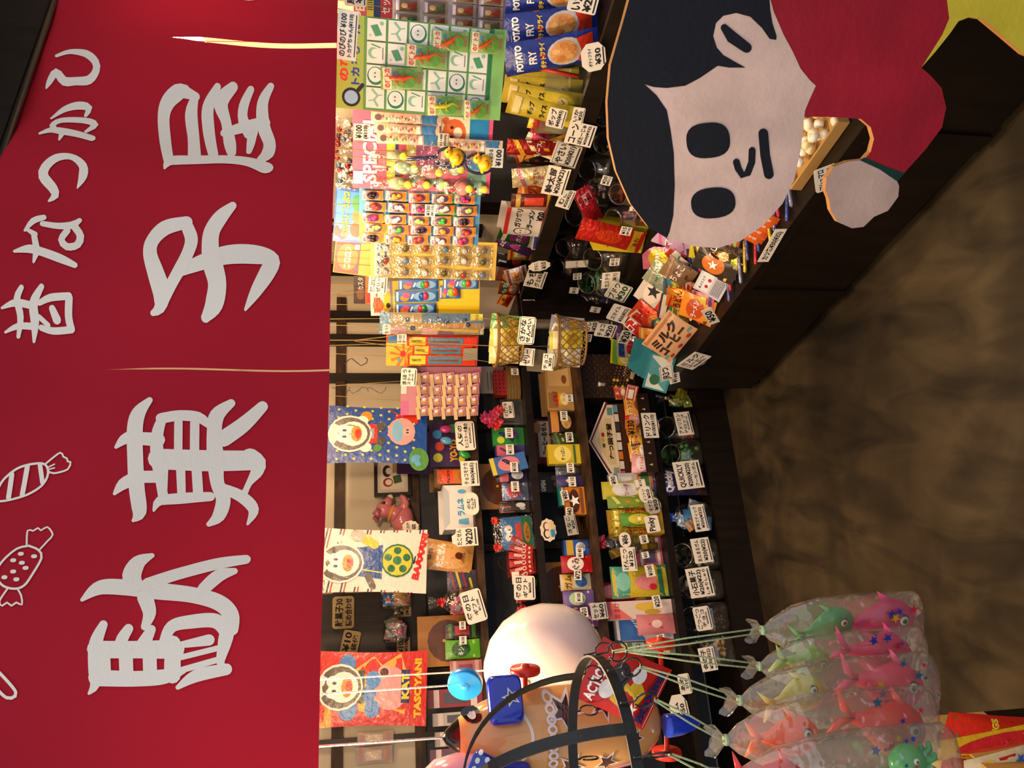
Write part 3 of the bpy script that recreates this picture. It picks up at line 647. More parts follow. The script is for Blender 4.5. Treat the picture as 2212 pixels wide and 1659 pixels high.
paint('painted_shorts', [(1990,146),(2020,112),(2052,72),(2070,46),(2094,37),(2122,42),(2170,82),(2212,118),(2290,150),(2290,-190),(2250,-190),(2050,-150),(2020,-100),(2045,0),(2050,40),(2035,75)], '#d9c63c', 1)
mb = MB(); X = CP.at(.1, 0, -.012)
for z0, z1, d in ((.0, .03, .16), (.03, .5, .03)):
    q = slab('s', CP, cpt(2300, 130)[0] - .03, cpt(2300, 130)[0] + .03, z0, min(z1, cpt(2330, 130)[1]), -.013 - d, -.013, 'darkwood'); mb.v += []; n = len(mb.v); mb.add(q.v, q.f, '#888', 'darkwood')
sub(mb.build('stand'), boy)
# ------------------------------------------------------------------ hanging iron rack in front
RD = .95; rc = at_depth(1303, 1690, RD); rr = .141
rack = thing('hanging_rack', 'black iron hanging rack of one flat ring under curved straps', 'rack', rc)
def strap(name, pts, wdir, wd, th):
    mb = MB(); loops = []
    for i, p in enumerate(pts):
        p = Vector(p); t = (Vector(pts[min(i+1, len(pts)-1)]) - Vector(pts[max(0, i-1)])).normalized(); a = wdir(p).normalized(); a = (a - t*a.dot(t)).normalized(); b = t.cross(a)
        loops.append([p + a*wd/2 + b*th/2, p - a*wd/2 + b*th/2, p - a*wd/2 - b*th/2, p + a*wd/2 - b*th/2])
    mb.loft(loops, '#111', 'iron', False); return mb.build(name, rack)
strap('ring', [(rr*math.cos(R(6*i)), rr*math.sin(R(6*i)), 0) for i in range(61)], lambda p: Vector((0, 0, 1)), .0125, .0025)
for th in (53, -43, -133, 143):
    hs = .165
    strap('strap', [(rr*math.cos(R(th))*math.cos(R(f)), rr*math.sin(R(th))*math.cos(R(f)), hs*math.sin(R(f))) for f in range(0, 91, 6)], lambda p, t=th: Vector((-math.sin(R(t)), math.cos(R(t)), 0)), .0125, .0025)
mb = MB(); mb.tube([(0, 0, .165), (0, 0, 1.1)], .002, '#111', 'iron'); mb.build('hanger_wire', rack)
HK = []
for a in (-100, -78, -55, -32, -12, 8, 30, 55, 80, 105):
    p = Vector((rr*math.cos(R(a)), rr*math.sin(R(a)), 0)); o = Vector((math.cos(R(a)), math.sin(R(a)), 0)); mb = MB()
    pts = [p + o*.004 + Vector((0, 0, .004 - .008*k/4)) for k in range(3)] + [p + o*(.006 + .012*math.sin(R(k*30))) + Vector((0, 0, -.012 - .012*(1 - math.cos(R(k*30))))) for k in range(0, 12)]
    mb.tube(pts, .0012, '#111', 'wire', 6); mb.build('hook', rack); HK.append(rc + p + o*.006 + Vector((0, 0, -.034)))
# ------------------------------------------------------------------ toy fish in tied film bags
def fish(mb, L, col, fin, flip=1, eye=True):
    n = 14; prof = [(0, .05), (.06, .45), (.18, .8), (.35, 1.), (.55, .92), (.75, .6), (.9, .28), (1., .22)]
    loops = [[(flip*(L/2 - L*u), L*.16*r*math.cos(2*math.pi*i/n), L*.33*r*math.sin(2*math.pi*i/n)) for i in range(n)] for u, r in prof]
    mb.loft(loops, col, 'rubber', True)
    tl = -flip*L/2
    for sg in (-1, 1): mb.add([(tl, -.004, 0), (tl - flip*L*.3, -.002, sg*L*.28), (tl - flip*L*.18, -.002, sg*.04*L), (tl, .004, 0), (tl - flip*L*.3, .002, sg*L*.28), (tl - flip*L*.18, .002, sg*.04*L)], [(0,1,2),(3,5,4),(0,3,4,1),(1,4,5,2),(2,5,3,0)], fin, 'rubber', True)
    mb.add([(0, -.003, L*.28), (flip*L*.2, -.003, L*.26), (-flip*L*.12, -.003, L*.46), (0, .003, L*.28), (flip*L*.2, .003, L*.26), (-flip*L*.12, .003, L*.46)], [(0,1,2),(3,5,4),(0,2,5,3),(1,4,5,2),(0,3,4,1)], fin, 'rubber', True)
    if eye:
        for r, c, y in ((.095, '#20222c', -.13), (.072, '#cfc9a0', -.142), (.04, '#15161c', -.155)): mb.ell((flip*L*.22, L*y, L*.06), (L*r, L*.03, L*r), c, 'plastic', 14, 7)
def octopus(mb, L, col):
    mb.ell((0, 0, L*.2), (L*.4, L*.32, L*.42), col, 'rubber', 16, 10)
    for k in range(8):
        a = 2*math.pi*k/8; p = [(L*.25*math.cos(a)*q, L*.2*math.sin(a)*q, -L*.15*q - .08*L) for q in (.6, 1., 1.4)] + [(L*.5*math.cos(a), L*.35*math.sin(a), -L*.22)]
        mb.tube(p, [L*.1, L*.09, L*.07, L*.04], col, 'rubber', 8)
    for s in (-1, 1): mb.ell((s*L*.14, -L*.3, L*.22), (L*.07, L*.04, L*.07), '#f2efe0', 'plastic', 10, 6); mb.ell((s*L*.14, -L*.335, L*.22), (L*.035, L*.02, L*.035), '#15161c', 'plastic', 8, 5)
def fish_bag(nx, ny, cy, bx, hw, dep, toys, label, hook, seed):
    k = dep / FPX; top = at_depth(nx, cy, dep); bot = at_depth(bx, cy, dep); zb = bot.z; h = (top.z - zb); w = 2*hw*k
    c = at_depth((nx+bx)/2, cy, dep); loc = Vector((c.x, c.y, zb)); pl = Plane(loc, 90 + 8*math.sin(seed)); q = random.Random(seed); n = 26; D = w*.5
    t = thing('toy_fish_bag', label, 'toy bag', loc, rot=orient(pl), group='tied film bags with soft sea animals')
    prof = [(.9, .0), (1., .03), (1., .2), (.99, .45), (.93, .62), (.72, .78), (.36, .9), (.12, .945), (.10, .955), (.26, .98), (.4, 1.02)]
    loops = [[(w/2*r*math.cos(2*math.pi*i/n)*(1 + .05*math.sin(4*i + 1.7*j + seed)), D/2*r*math.sin(2*math.pi*i/n)*(1 + .12*math.sin(3*i + j)), h*v + (.006*math.sin(7*i) if v > 1 else 0)) for i in range(n)] for j, (r, v) in enumerate(prof)]
    mb = MB(); mb.loft(loops, '#fff', 'bagfilm', True, (True, False)); mb.build('film', t)
    mb = MB()
    for s_ in range(11):
        a, b = q.uniform(-.42, .42), q.uniform(.04, .34); cc = q.choice(['#1c3f96', '#1c3f96', '#c0203a', '#d8a81e', '#1d5a6a']); r = q.uniform(.003, .0075)
        yy = -D/2*math.sqrt(max(.02, 1 - (2*a)**2))*1.13 - .001
        v, f = tri_poly(star_pts(a*w, b*h, r, 1., q.uniform(0, 72))); mb.add([(x, yy, z) for x, z in v], f, cc, 'plastic')
    o = mb.build('printed_stars', t); o['kind'] = 'stuff'
    for (kind, x, L, col, fin, fl) in toys:
        z = at_depth(x, cy, dep).z - zb; mb = MB()
        if kind == 'f': fish(mb, L*k*.78, col, fin, fl)
        else: octopus(mb, L*k, col)
        o = mb.build('soft_fish' if kind == 'f' else 'soft_octopus', t); o.location = (q.uniform(-.05, .05)*w, 0, z); o.rotation_euler = (0, (R(90) if kind == 'f' else 0) + q.uniform(-.3, .3), q.uniform(-.15, .15))
    mb = MB(); mb.lathe([(w*.07, h*.942), (w*.075, h*.95), (w*.07, h*.958)], '#9fbf9a', 'rope', 10)
    hv = hook - loc; hl = orient(pl).to_matrix().inverted() @ hv
    for s in (-1, 1): mb.tube([(s*.003, 0, h*.95), (hl.x*.5 + s*.004, hl.y*.5, (h*.95 + hl.z)*.5), (hl.x + s*.001, hl.y, hl.z)], .0011, '#a9b98a', 'rope', 5)
    mb.build('string', t)
    return t
fish_bag(1612, 1390, 1352, 2000, 68, 1.06, (('f', 1790, 150, '#35a85a', '#58c074', 1), ('f', 1920, 200, '#d81e70', '#f03a8a', 1)), 'tied film bag with a green and a pink fish, rightmost of the bags', HK[6], 1)
fish_bag(1604, 1400, 1428, 2010, 66, 1.0, (('f', 1740, 140, '#98c050', '#b4d868', 1), ('f', 1915, 205, '#e81e62', '#f84a8a', 1)), 'tied film bag with a pale green and a deep pink fish, second from the right', HK[5], 2)
fish_bag(1556, 1480, 1498, 2040, 76, .95, (('f', 1720, 150, '#d0c83a', '#e4dc5a', 1), ('f', 1940, 215, '#ee3a60', '#fa6a88', 1)), 'tied film bag with a yellow and a rose fish in the middle of the bags', HK[4], 3)
fish_bag(1524, 1570, 1580, 2040, 82, .9, (('f', 1700, 170, '#f46a20', '#fa8a40', 1), ('f', 1940, 235, '#ee3420', '#f86044', 1)), 'tied film bag with an orange and a large round-eyed red fish', HK[3], 4)
fish_bag(1534, 1640, 1668, 2090, 84, .86, (('f', 1665, 190, '#e42a26', '#f04a44', 1), ('o', 2000, 100, '#3fbf62', 0, 0)), 'tied film bag with a red fish above a green octopus, leftmost of the bags', HK[2], 5)
# ------------------------------------------------------------------ inflatable toys
def lath_px(cx, x_top, x_bot, cy, dep):
    k = dep / FPX; loc = at_depth(x_bot, cy, dep); return loc, k
D0 = 1.22; loc, k = lath_px(0, 955, 1422, 1556, D0)
dog = thing('inflatable_dog', 'tan inflatable dog with blue ears and red wheels hung nose up', 'inflatable toy', loc, R(4))
PR = [(955, 3), (962, 14), (975, 26), (988, 36), (1010, 50), (1040, 64), (1075, 76), (1110, 82), (1150, 85), (1200, 87), (1260, 86), (1310, 83), (1350, 76), (1385, 62), (1408, 44), (1422, 22)]
def drad(x):
    for (a, r0), (b, r1) in zip(PR[:-1], PR[1:]):
        if a <= x <= b: return r0 + (r1 - r0)*(x - a)/(b - a)
    return 3
TAN = '#dfa663'
mb = MB(); mb.lathe([(r*k, (1422 - x)*k) for x, r in reversed(PR)], TAN, 'vinyl', 28, cols=[TAN]*(len(PR) - 4) + ['#16120f']*4); mb.build('body', dog)
def dX(dx, x, off=.0012):
    r = drad(x)*k + off; s = max(-.98, min(.98, dx*k / r)); return (dx*k, -r*math.sqrt(1 - s*s), (1422 - x)*k)
def dog_art(name, shapes):
    mb = MB()
    for j, (v, f, col) in enumerate(shapes): mb.add([dX(a, b, .0012 + .0006*j) for a, b in v], f, col, 'vinyl')
    mb.build(name, dog)
for cx, y, r in ((1196, 1498, 30), (1282, 1492, 26), (1207, 1608, 26), (1283, 1606, 22), (1345, 1560, 16)):
    s1 = tri_poly(star_pts(1556 - y, cx, r*1.3, 1., 100)); s2 = tri_poly(star_pts(1556 - y, cx, r*.92, 1., 100)); s1 = subdiv(*s1); s2 = subdiv(*s2)
    dog_art('printed_star', [(*s1, '#efe6dc'), (*s2, '#4a2018')])
ch = []
for j in range(9):
    yy = 1478 + j*16.5; ch.append((*stroke2d([(1556 - yy + 7*math.cos(R(a)), 1168 + 8*math.sin(R(a))) for a in range(0, 361, 30)], 5), '#efe4e2'))
dog_art('printed_chain', ch); dog_art('printed_mouth', [(*stroke2d([(1556 - y, 1128 - ((y - 1540)/50)**2*26) for y in range(1496, 1592, 8)], 6), '#f0e6da')])
for y in (1506, 1600):
    e = []
    for rx, ry, c in ((13, 20, '#15120f'), (7, 9, '#e9e4d8')): e.append(([(1556 - y, 1012)] + [(1556 - y + rx*math.cos(2*math.pi*i/14), 1012 + ry*math.sin(2*math.pi*i/14)) for i in range(14)], [(0, 1+i, 1+(i+1) % 14) for i in range(14)], c))
    dog_art('printed_eye', e)
def ear(cx, cy, hw, hh, yaw):
    mb = MB(); pts = rrect(-1, -1, 1, 1, .38, 1., 5); pr_ = [(.82, 0), (.95, -.012), (1., -.02), (.95, -.028), (.8, -.036)]
    mb.loft([[(a*hw*k*s, y, b*hh*k*s) for a, b in pts] for s, y in pr_], '#1536b8', 'vinyl', True)
    v, f = tri_poly(star_pts(0, -.25*hh*k, hw*k*.42, 1., 90)); v2, f2 = tri_poly(star_pts(0, -.25*hh*k, hw*k*.28, 1., 90))
    mb.add([(a, -.0368, b) for a, b in v], f, '#e8e6f0', 'vinyl'); mb.add([(a, -.0373, b) for a, b in v2], f2, '#15151c', 'vinyl')
    o = mb.build('ear', dog); q = 1556 - cy; o.location = (q*k, -drad(cx)*k*.55, (1422 - cx)*k); o.rotation_euler = (0, 0, yaw)
ear(1075, 1482, 48, 36, .5); ear(1082, 1622, 46, 44, -.4)
for cx, y0, yb in ((1133, 1436, 1480), (1135, 1648, 1620), (1437, 1398, 1470), (1445, 1632, 1590)):
    mb = MB(); sg = 1 if y0 < 1556 else -1; X = Matrix.Translation(((1556 - y0)*k, .01, (1422 - cx)*k)) @ Matrix.Rotation(R(90)*sg, 4, 'Y')
    mb.lathe([(.001, .010), (.006, .009), (.007, .005), (.021, .005), (.0225, .003), (.0225, -.003), (.021, -.005), (.004, -.005), (.0035, -abs(yb - y0)*k)], '#d02a18', 'plastic', 24, X); mb.build('wheel', dog)
mb = MB(); X = Matrix.Translation(((1556 - 1548)*k, -.04, (1422 - 1420)*k)) @ Matrix.Rotation(R(180), 4, 'X'); mb.lathe([(.016, -.003), (.0165, .004), (.015, .02), (.009, .042), (.001, .054)], '#1a3ec0', 'vinyl', 16, X); mb.build('tail', dog)
mb = MB(); mb.tube([(0, 0, (1422 - 957)*k), (.002, 0, (1422 - 640)*k), (.004, .02, .75)], .0017, '#e6e2d8', 'rope', 6); mb.build('string', dog)
D1 = 1.46; loc, k1 = lath_px(0, 0, 1300, 1432, D1)
wt = thing('inflatable_toy', 'large glossy white round inflatable toy with a grey valve dot', 'inflatable toy', loc)
mb = MB(); pw = [(0, 30), (12, 70), (40, 108), (80, 127), (125, 131), (170, 122), (210, 98), (240, 62), (255, 20)]
mb.lathe([(r*k1, z*k1) for r, z in [(b, a) for a, b in pw]], '#e9dfdc', 'vinyl', 36); mb.build('body', wt)
mb = MB(); X = Matrix.Translation((.01, -.096, (1300 - 1087 - 25)*k1)) @ Matrix.Rotation(R(75), 4, 'X'); mb.lathe([(.0055, 0), (.0055, .002), (.001, .003)], '#9a9a8c', 'plastic', 14, X); mb.build('valve', wt)
mb = MB(); pw2 = [(-140, 20), (-120, 50), (-80, 74), (-30, 80), (0, 70), (10, 40)]
mb.lathe([(r*k1, z*k1) for z, r in pw2], '#d98aa6', 'vinyl', 28, Matrix.Translation((-.11, -.02, .02))); mb.build('pink_body', wt)
mb = MB(); mb.tube([(0, 0, 254*k1), (0, .02, .9)], .0014, '#e6e2d8', 'rope', 5); mb.build('string', wt)
D2 = 1.12; loc, k2 = lath_px(0, 0, 1090, 1700, D2)
pt = thing('inflatable_toy', 'pink inflatable toy with a blue polka dot ribbon at the left edge', 'inflatable toy', loc)
mb = MB(); mb.lathe([(r*k2, z*k2) for z, r in ((0, 20), (15, 50), (50, 70), (100, 76), (150, 66), (185, 38), (196, 8))], '#e5a5b4', 'vinyl', 28); mb.build('body', pt)
mb = MB(); pts = rrect(-1, -1, 1, 1, .3, 1., 4); mb.loft([[(a*62*k2*s, y, b*30*k2*s) for a, b in pts] for s, y in ((.9, 0), (1, -.006), (.9, -.012))], '#1b43a8', 'vinyl', True)
for i in range(-3, 4):
    for j in (-1, 0, 1):
        v = [(i*17 + (8 if j % 2 else 0) + 6*math.cos(a), j*18 + 5*math.sin(a)) for a in [2*math.pi*q/10 for q in range(10)]]; mb.add([(a*k2, -.0128, b*k2) for a, b in v], [tuple(range(10))], '#f1eef0', 'vinyl')
o = mb.build('ribbon', pt); o.location = (52*k2, -.052, 75*k2); o.rotation_euler = (0, R(28), R(20))
mb = MB(); mb.tube([(0, 0, 194*k2), (.03, 0, 400*k2)], .0015, '#e6e2d8', 'rope', 5); mb.tube([(.03 + .012*math.cos(a), 0, 415*k2 + .018*math.sin(a)) for a in [R(q*30) for q in range(13)]], .002, '#e07a98', 'plastic', 6); mb.build('string', pt)
D3 = 1.3; loc, k3 = lath_px(0, 0, 1042, 1476, D3)
bd = thing('plastic_disc', 'bright blue plastic disc with a centre boss hung on a white string', 'toy', loc, R(-20))
mb = MB(); mb.lathe([(.002, .011), (.006, .0105), (.007, .006), (.026, .006), (.028, .003), (.028, -.006), (.025, -.008)], '#1c86d8', 'plastic', 30, Matrix.Translation((0, 0, .028)) @ Matrix.Rotation(R(78), 4, 'X')); mb.build('disc', bd)
mb = MB(); mb.tube([(0, 0, .055), (0, 0, 350*k3)], .0015, '#e6e2d8', 'rope', 5); mb.build('string', bd)
mb = MB(); mb.tube([(.013*math.cos(a), 0, 350*k3 + .018 + .018*math.sin(a)) for a in [R(q*30) for q in range(13)]], .0022, '#2a5fc8', 'plastic', 6); mb.build('pull_ring', bd)
# red printed pack clipped behind the rack
DP = Plane(at_depth(1345, 1480, 1.12), 90)
pouch(DP, 1262, 1405, 1430, 1548, '#c5231d', [('p', [(.1, .3), (.5, .2), (.8, .45), (.55, .7), (.2, .6)], '#e5b92a'), ('e', .62, .62, .2, .12, '#15151c'), ('e', .34, .7, .16, .1, '#f0ece4'), ('e', .74, .4, .14, .1, '#f0ece4'), ('l', [(.3, .5), (.5, .55), (.7, .5)], .05, '#15151c'), ('t', 'ACTION', .06, .8, .7, .93, '#f3efe6', 0, .04), ('r', .04, .04, .96, .045, '#f3efe6'), ('t', 'BOXing', .06, .05, .94, .21, '#1d2560', 0, .05), ('s', .2, .32, .12, '#f3efe6')], 'red and white printed toy pack with boxing lettering behind the iron rack', 'toy_pack', 'toy pack', t=.02, roll=28, m='gloss')
# crate of snack bags low at the left, near the camera
CB = Plane(at_depth(2120, 1640, 1.3), 100); lz = CB.sz(2212, 1620)[1] - .05
mb = MB(); mb.box((-.16, -.02, 0), (.045, .28, lz - .13), '#888', 'darkwood'); X = CB.at(-.155, 0)
o = mb.build('low_stool', None, X, (0, 0, CB.rz)); tag(o, 'dark wooden stool under the crate of snack bags', 'stool')
cr = thing('snack_crate', 'open cardboard crate of snack bags at the lower left of the shop floor', 'crate', CB.at(-.155, lz - .13), CB.rz)
mb = MB()
for a, b in (((-.16, -.02, 0), (.045, -.016, .13)), ((-.16, .276, 0), (.045, .28, .16)), ((-.16, -.016, 0), (-.156, .276, .13)), ((.041, -.016, 0), (.045, .276, .13)), ((-.156, -.016, 0), (.041, .276, .004))): mb.box(a, b, '#b98d4a', 'paper')
mb.build('carton', cr)
for i, (y0, y1, x0, c, art, lb) in enumerate(((1556, 1600, 1992, '#e0a81c', auto(['#c22', '#fff', '#c22'], '', 1, 2), 'glossy gold snack bag at the right end of the crate'), (1570, 1625, 2040, '#cf2a1c', [('t', 'TONGS', .05, .5, .95, .8, '#f2d23a', 0, .06), ('e', .5, .28, .36, .14, '#f0ece0'), ('l', [(.1, .9), (.9, .95)], .05, '#2c8a3a')], 'red snack bag with yellow lettering in the crate'), (1610, 1668, 2090, '#d9cba0', [('p', [(.0, .1), (.9, .3), (.9, .55), (.1, .4)], '#c9251e'), ('t', 'RING', .1, .55, .9, .85, '#e8c81f', 0, .06), ('s', .7, .25, .2, '#2b66c0')], 'cream snack bag with red stripes and yellow lettering in the crate'), (1625, 1690, 2010, '#e9b73a', auto(['#b3371c', '#f4e8c0', '#fff'], '', 0, 5), 'yellow and brown snack bag standing at the back of the crate'))):
    pouch(CB, x0, y0, 2212, y1, c, art, lb, 'snack_bag', 'snack bag', off=-.03 - .055*i, z=lz - .12, t=.045, roll=(-6, 8, -10, 4)[i])
# ------------------------------------------------------------------ toy cards hanging above the counter
def hp(x, y, d=.25, deg=113): return Plane(RP.hit(x, y, -d), deg)
class Hang:
    def __init__(s, x0, y0, x1, y1, label, name='toy_card', cat='toy card', d=.25, base=None, art=(), roll=0, m='card', deg=113, top=None, t=.002, cord='#b59a5e'):
        s.x0, s.y0, s.x1, s.y1 = x0, y0, x1, y1; s.pl = hp((x0+x1)/2, (y0+y1)/2, d, deg)
        loc, s.w, s.h = place(s.pl, x0, y0, x1, y1); s.k = s.w / (y1 - y0); s.n = 0
        s.o = thing(name, label, cat, loc, rot=orient(s.pl, roll), group='toy cards hung over the counter')
        if base:
            mb = MB(); plate(mb, [(0,0),(1,0),(1,1),(0,1)], s.w, s.h, t, base, m); art_add(mb, art, flatX(s.w, s.h, -t/2), s.h/s.w, m); mb.build('backing_card', s.o)
        if top:
            mb = MB(); zt = top - loc.z
            for q in (-.2, .2): mb.tube([(q*s.w, .002, s.h - .004), (q*s.w*.2, .004, zt)], .0011, cord, 'rope', 5)
            mb.build('string', s.o)
    def at(s, x, y): return ((s.y0 + s.y1)/2 - y)*s.k, (s.x1 - x)/(s.x1 - s.x0)*s.h
    def packet(s, x0, y0, x1, y1, base, art, m='gloss', t=.012, roll=0, name='packet', dy=None):
        lx, lz = s.at(x1, (y0+y1)/2); w = (y1-y0)*s.k; h = (x1-x0)/(s.x1-s.x0)*s.h; mb = MB(); s.n += 1
        pouch_mesh(mb, w, h, t, base, art, m, s.n + int(x0), 6, 7); o = mb.build(name, s.o); o.location = (lx, (-.006 - t*.5 if dy is None else dy) - .0007*(s.n % 7), lz); o.rotation_euler = (0, R(roll), 0); return o
    def toy(s, par, fn, x, y, name, dy=-.012, rot=(0, 0, 0), rel=None):
        mb = MB(); fn(mb); o = mb.build(name, par)
        if rel is not None: o.location = rel
        else: lx, lz = s.at(x, y); o.location = (lx, dy, lz)
        o.rotation_euler = rot; return o
CT = 1.95
def lizard(L, col):
    def f(mb):
        mb.tube([(-L*.06, 0, -L*.5), (L*.08, 0, -L*.28), (0, 0, -L*.05), (0, 0, L*.12), (0, 0, L*.25), (L*.02, 0, L*.38), (L*.02, 0, L*.46)], [L*.012, L*.035, L*.07, L*.085, L*.06, L*.075, L*.03], col, 'rubber', 8)
        for z, sg in ((.18, 1), (.18, -1), (-.05, 1), (-.05, -1)): mb.tube([(0, 0, L*z), (sg*L*.13, -.001, L*(z + .04)), (sg*L*.19, -.001, L*(z - .03))], [L*.03, L*.025, L*.02], col, 'rubber', 6)
    return f
mb = MB(); mb.tube([tuple(RP.at(-.25, CT, -.27)), tuple(RP.at(1.12, CT, -.27))], .011, '#1c120b', 'plastic', 10); tag(mb.build('hanging_pole'), 'dark wooden pole behind the noren that the toy cards hang from', 'pole')
# clear wrapped figures at the very right
g = Hang(848, -60, 1092, 66, 'pink headed toy card with rows of clear boxed brown figures', base='#d8cfd6', art=[('r', 0, .0, 1, .3, '#8a7c86')], d=.38, top=1.72)
hd = Hang(764, -60, 850, 66, 'red yellow and pink striped card header above the boxed figures', base='#d8a7a0', art=[('r', 0, .0, 1, .33, '#c5262c'), ('r', 0, .33, 1, .5, '#23346e'), ('r', 0, .5, 1, .68, '#e7cf3a'), ('r', 0, .68, 1, 1, '#d9577e'), ('t', 'SPECIAL', .1, .72, .9, .96, '#f6e9ea', 0, .03), ('t', 'セット', .3, .08, .7, .3, '#f6f0ea'), ('t', '||||||||', .3, .52, .7, .66, '#20242c')], d=.385, top=1.72)
for i in range(4):
    for j in range(4):
        x = 850 + i*60; y = -52 + j*30 if False else -54 + j*30
        o = g.packet(x + 2, y, x + 56, y + 28, '#a58f86', [('r', .08, .12, .92, .8, '#7a5a3c'), ('e', .5, .62, .2, .13, '#c29a6a'), ('p', [(.2, .15), (.8, .15), (.68, .5), (.32, .5)], '#8a2f24' if (i+j) % 3 else '#4d5a3a'), ('r', .1, .82, .9, .94, '#c9b8c8')], 'gloss', .016, 0, 'boxed_figure')
# green lizard card
cells = []; art = [('r', 0, 0, 1, .075, '#86c06a'), ('r', 0, .075, 1, .1, '#2d7a45'), ('r', 0, .84, 1, 1, '#9ab84c'), ('e', .13, .91, .105, .055, '#1a1a1a'), ('e', .13, .91, .075, .04, '#8fbde0'), ('l', [(.21, .87), (.27, .845)], .045, '#1a1a1a'), ('t', 'のびのび', .27, .925, .95, .985, '#d8371f', 0, .05), ('t', 'トカゲちゃん', .27, .86, .92, .915, '#2c3fa0', 0, .05), ('e', .92, .89, .04, .02, '#e0832a')]
for r_ in range(6):
    for c_ in range(4):
        a, b = .03 + c_*.243, .105 + r_*.122; art += [('r', a, b, a + .225, b + .108, '#e9ece2')]; q = (r_*3 + c_*5) % 4; G = '#4f9a68'; G2 = '#8cc0a0'
        if q == 0: art += [('e', a + .11, b + .054, .1, .05, '#2d7d50'), ('e', a + .12, b + .056, .08, .04, '#eef0ea'), ('e', a + .12, b + .05, .05, .026, '#dfe6dc'), ('e', a + .1, b + .058, .008, .005, '#222'), ('e', a + .14, b + .058, .008, .005, '#222')]
        elif q == 1: art += [('e', a + .11, b + .07, .06, .032, G2), ('e', a + .11, b + .058, .045, .024, '#f0efe6'), ('l', [(a + .05, b + .015), (a + .17, b + .015)], .012, '#777'), ('l', [(a + .17, b + .03), (a + .2, b + .08)], .014, G)]
        elif q == 2: art += [('p', [(a + .06, b + .02), (a + .17, b + .05), (a + .15, b + .09), (a + .04, b + .06)], G), ('e', a + .18, b + .025, .022, .012, G2), ('e', a + .05, b + .09, .015, .008, '#bcd')]
        else: art += [('l', [(a + .03, b + .04), (a + .09, b + .06), (a + .14, b + .04), (a + .2, b + .07)], .03, G2), ('l', [(a + .09, b + .06), (a + .08, b + .09)], .014, G2), ('l', [(a + .14, b + .04), (a + .15, b + .015)], .014, G2)]
g = Hang(726, 50, 1088, 250, 'large green and white toy card with stretchy lizards in packets', base='#5f9a4e', art=art, d=.24, top=CT, roll=1)
gart = lambda k: [('r', .02, .74, .98, .95, '#d9d6b0'), ('t', 'のびトカ', .08, .76, .92, .93, '#c8402c', 0, .04), ('e', .5, .4, .44, .28, '#5f9a3a'), ('e', .72, .66, .1, .05, '#4a78c0'), ('r', .3, .04, .75, .12, '#9a7a56')]
for x0, y0, x1, y1, c in ((925, 62, 1005, 106, '#e8641c'), (1008, 60, 1080, 106, '#e8641c'), (870, 98, 960, 148, '#e8641c'), (820, 146, 910, 196, '#e8571c'), (920, 200, 1000, 246, '#dcd428'), (1002, 205, 1060, 250, '#e8641c')):
    o = g.packet(x0, y0, x1, y1, '#7fa658', gart(0), 'gloss', .008, rnd.uniform(-4, 4)); L = (x1 - x0)*g.k*.75
    g.toy(o, lizard(L, c), 0, 0, 'stretchy_lizard', rel=(0, -.011, L*.68), rot=(0, rnd.uniform(-.7, .7), 0))
T = lambda x0, y0, x1, y1, text, label, **k: pcard(hp((x0+x1)/2, (y0+y1)/2, k.pop('d', .22)), x0, y0, x1, y1, text, label, **k)
T(728, 22, 772, 130, 'のびのび ¥100\nトカゲちゃん(¥110)', 'long price card clipped over the top of the green lizard card', d=.20, shape='sq', roll=4)
T(744, -40, 792, 14, '風味\n¥50', 'price card cut by the frame edge above the striped header', d=.375, shape='r')
# pink card with beads, bears
g = Hang(762, 240, 1062, 412, 'pink toy card with bead strips, a bear print and blue and green bars', base='#d8607e', art=[('r', .0, .0, 1, .03, '#e8548a'), ('r', .02, .03, .52, .17, '#1f7fc0'), ('r', .02, .03, .3, .17, '#74a890'), ('r', .52, .03, .98, .17, '#1f7fc0'), ('r', .55, .17, .98, .38, '#e9dfc8'), ('e', .76, .28, .17, .085, '#d2672a'), ('e', .62, .345, .05, .025, '#d2672a'), ('e', .9, .345, .05, .025, '#d2672a'), ('e', .76, .255, .07, .032, '#f0e4d4'), ('e', .7, .3, .018, .012, '#222'), ('e', .82, .3, .018, .012, '#222'), ('r', .3, .4, .8, .55, '#c8508c'), ('r', .05, .4, .3, .6, '#7ba08e'), ('r', .3, .55, .9, .62, '#e6d23a'), ('t', 'SPECIAL', .08, .83, .92, .93, '#f4dfe4', 0, .03), ('r', .1, .7, .9, .76, '#e6cf40'), ('r', .1, .68, .9, .7, '#2a3878'), ('r', .06, .93, .22, .995, '#e8e2d2'), ('r', .6, .93, .75, .995, '#e0c030')], d=.30, top=CT)
for i, (x0, y0, x1, y1) in enumerate(((800, 246, 948, 268), (806, 268, 945, 290), (812, 288, 950, 312), (948, 292, 1084, 320), (950, 318, 1080, 338))):
    o = g.packet(x0, y0, x1, y1, '#cdb6a4', [('r', .05, .05, .95, .28, '#3a78b8'), ('r', .1, .3, .9, .36, '#e8e4e0'), ('e', .5, .9, .3, .05, '#5a4a50')], 'gloss', .010, 0, 'bead_strip')
    def beads(mb, n=11, L=(x1 - x0)*g.k, W=(y1-y0)*g.k, s=i):
        q = random.Random(s)
        for k in range(n): mb.ell((W*(.15*math.sin(k*2 + s)), -.009, L*(.4 + .5*k/n)), (.0036, .003, .0036), q.choice(['#e06a8a', '#e8c848', '#5fae6a', '#f0e4e0', '#d8433a', '#e89a4a']), 'plastic', 8, 5)
    o2 = g.toy(o, beads, 0, 0, 'bead_row', rel=(0, 0, 0)); o2['kind'] = 'stuff'
T(946, 288, 970, 318, 'セット¥200\n(¥220)', 'price card beside the bead strips and the bear print', d=.265)
T(764, 268, 800, 302, '¥100\n(¥110)', 'price card reading ¥100 on the pink striped toy card', d=.265, shape='sq', bar=False)
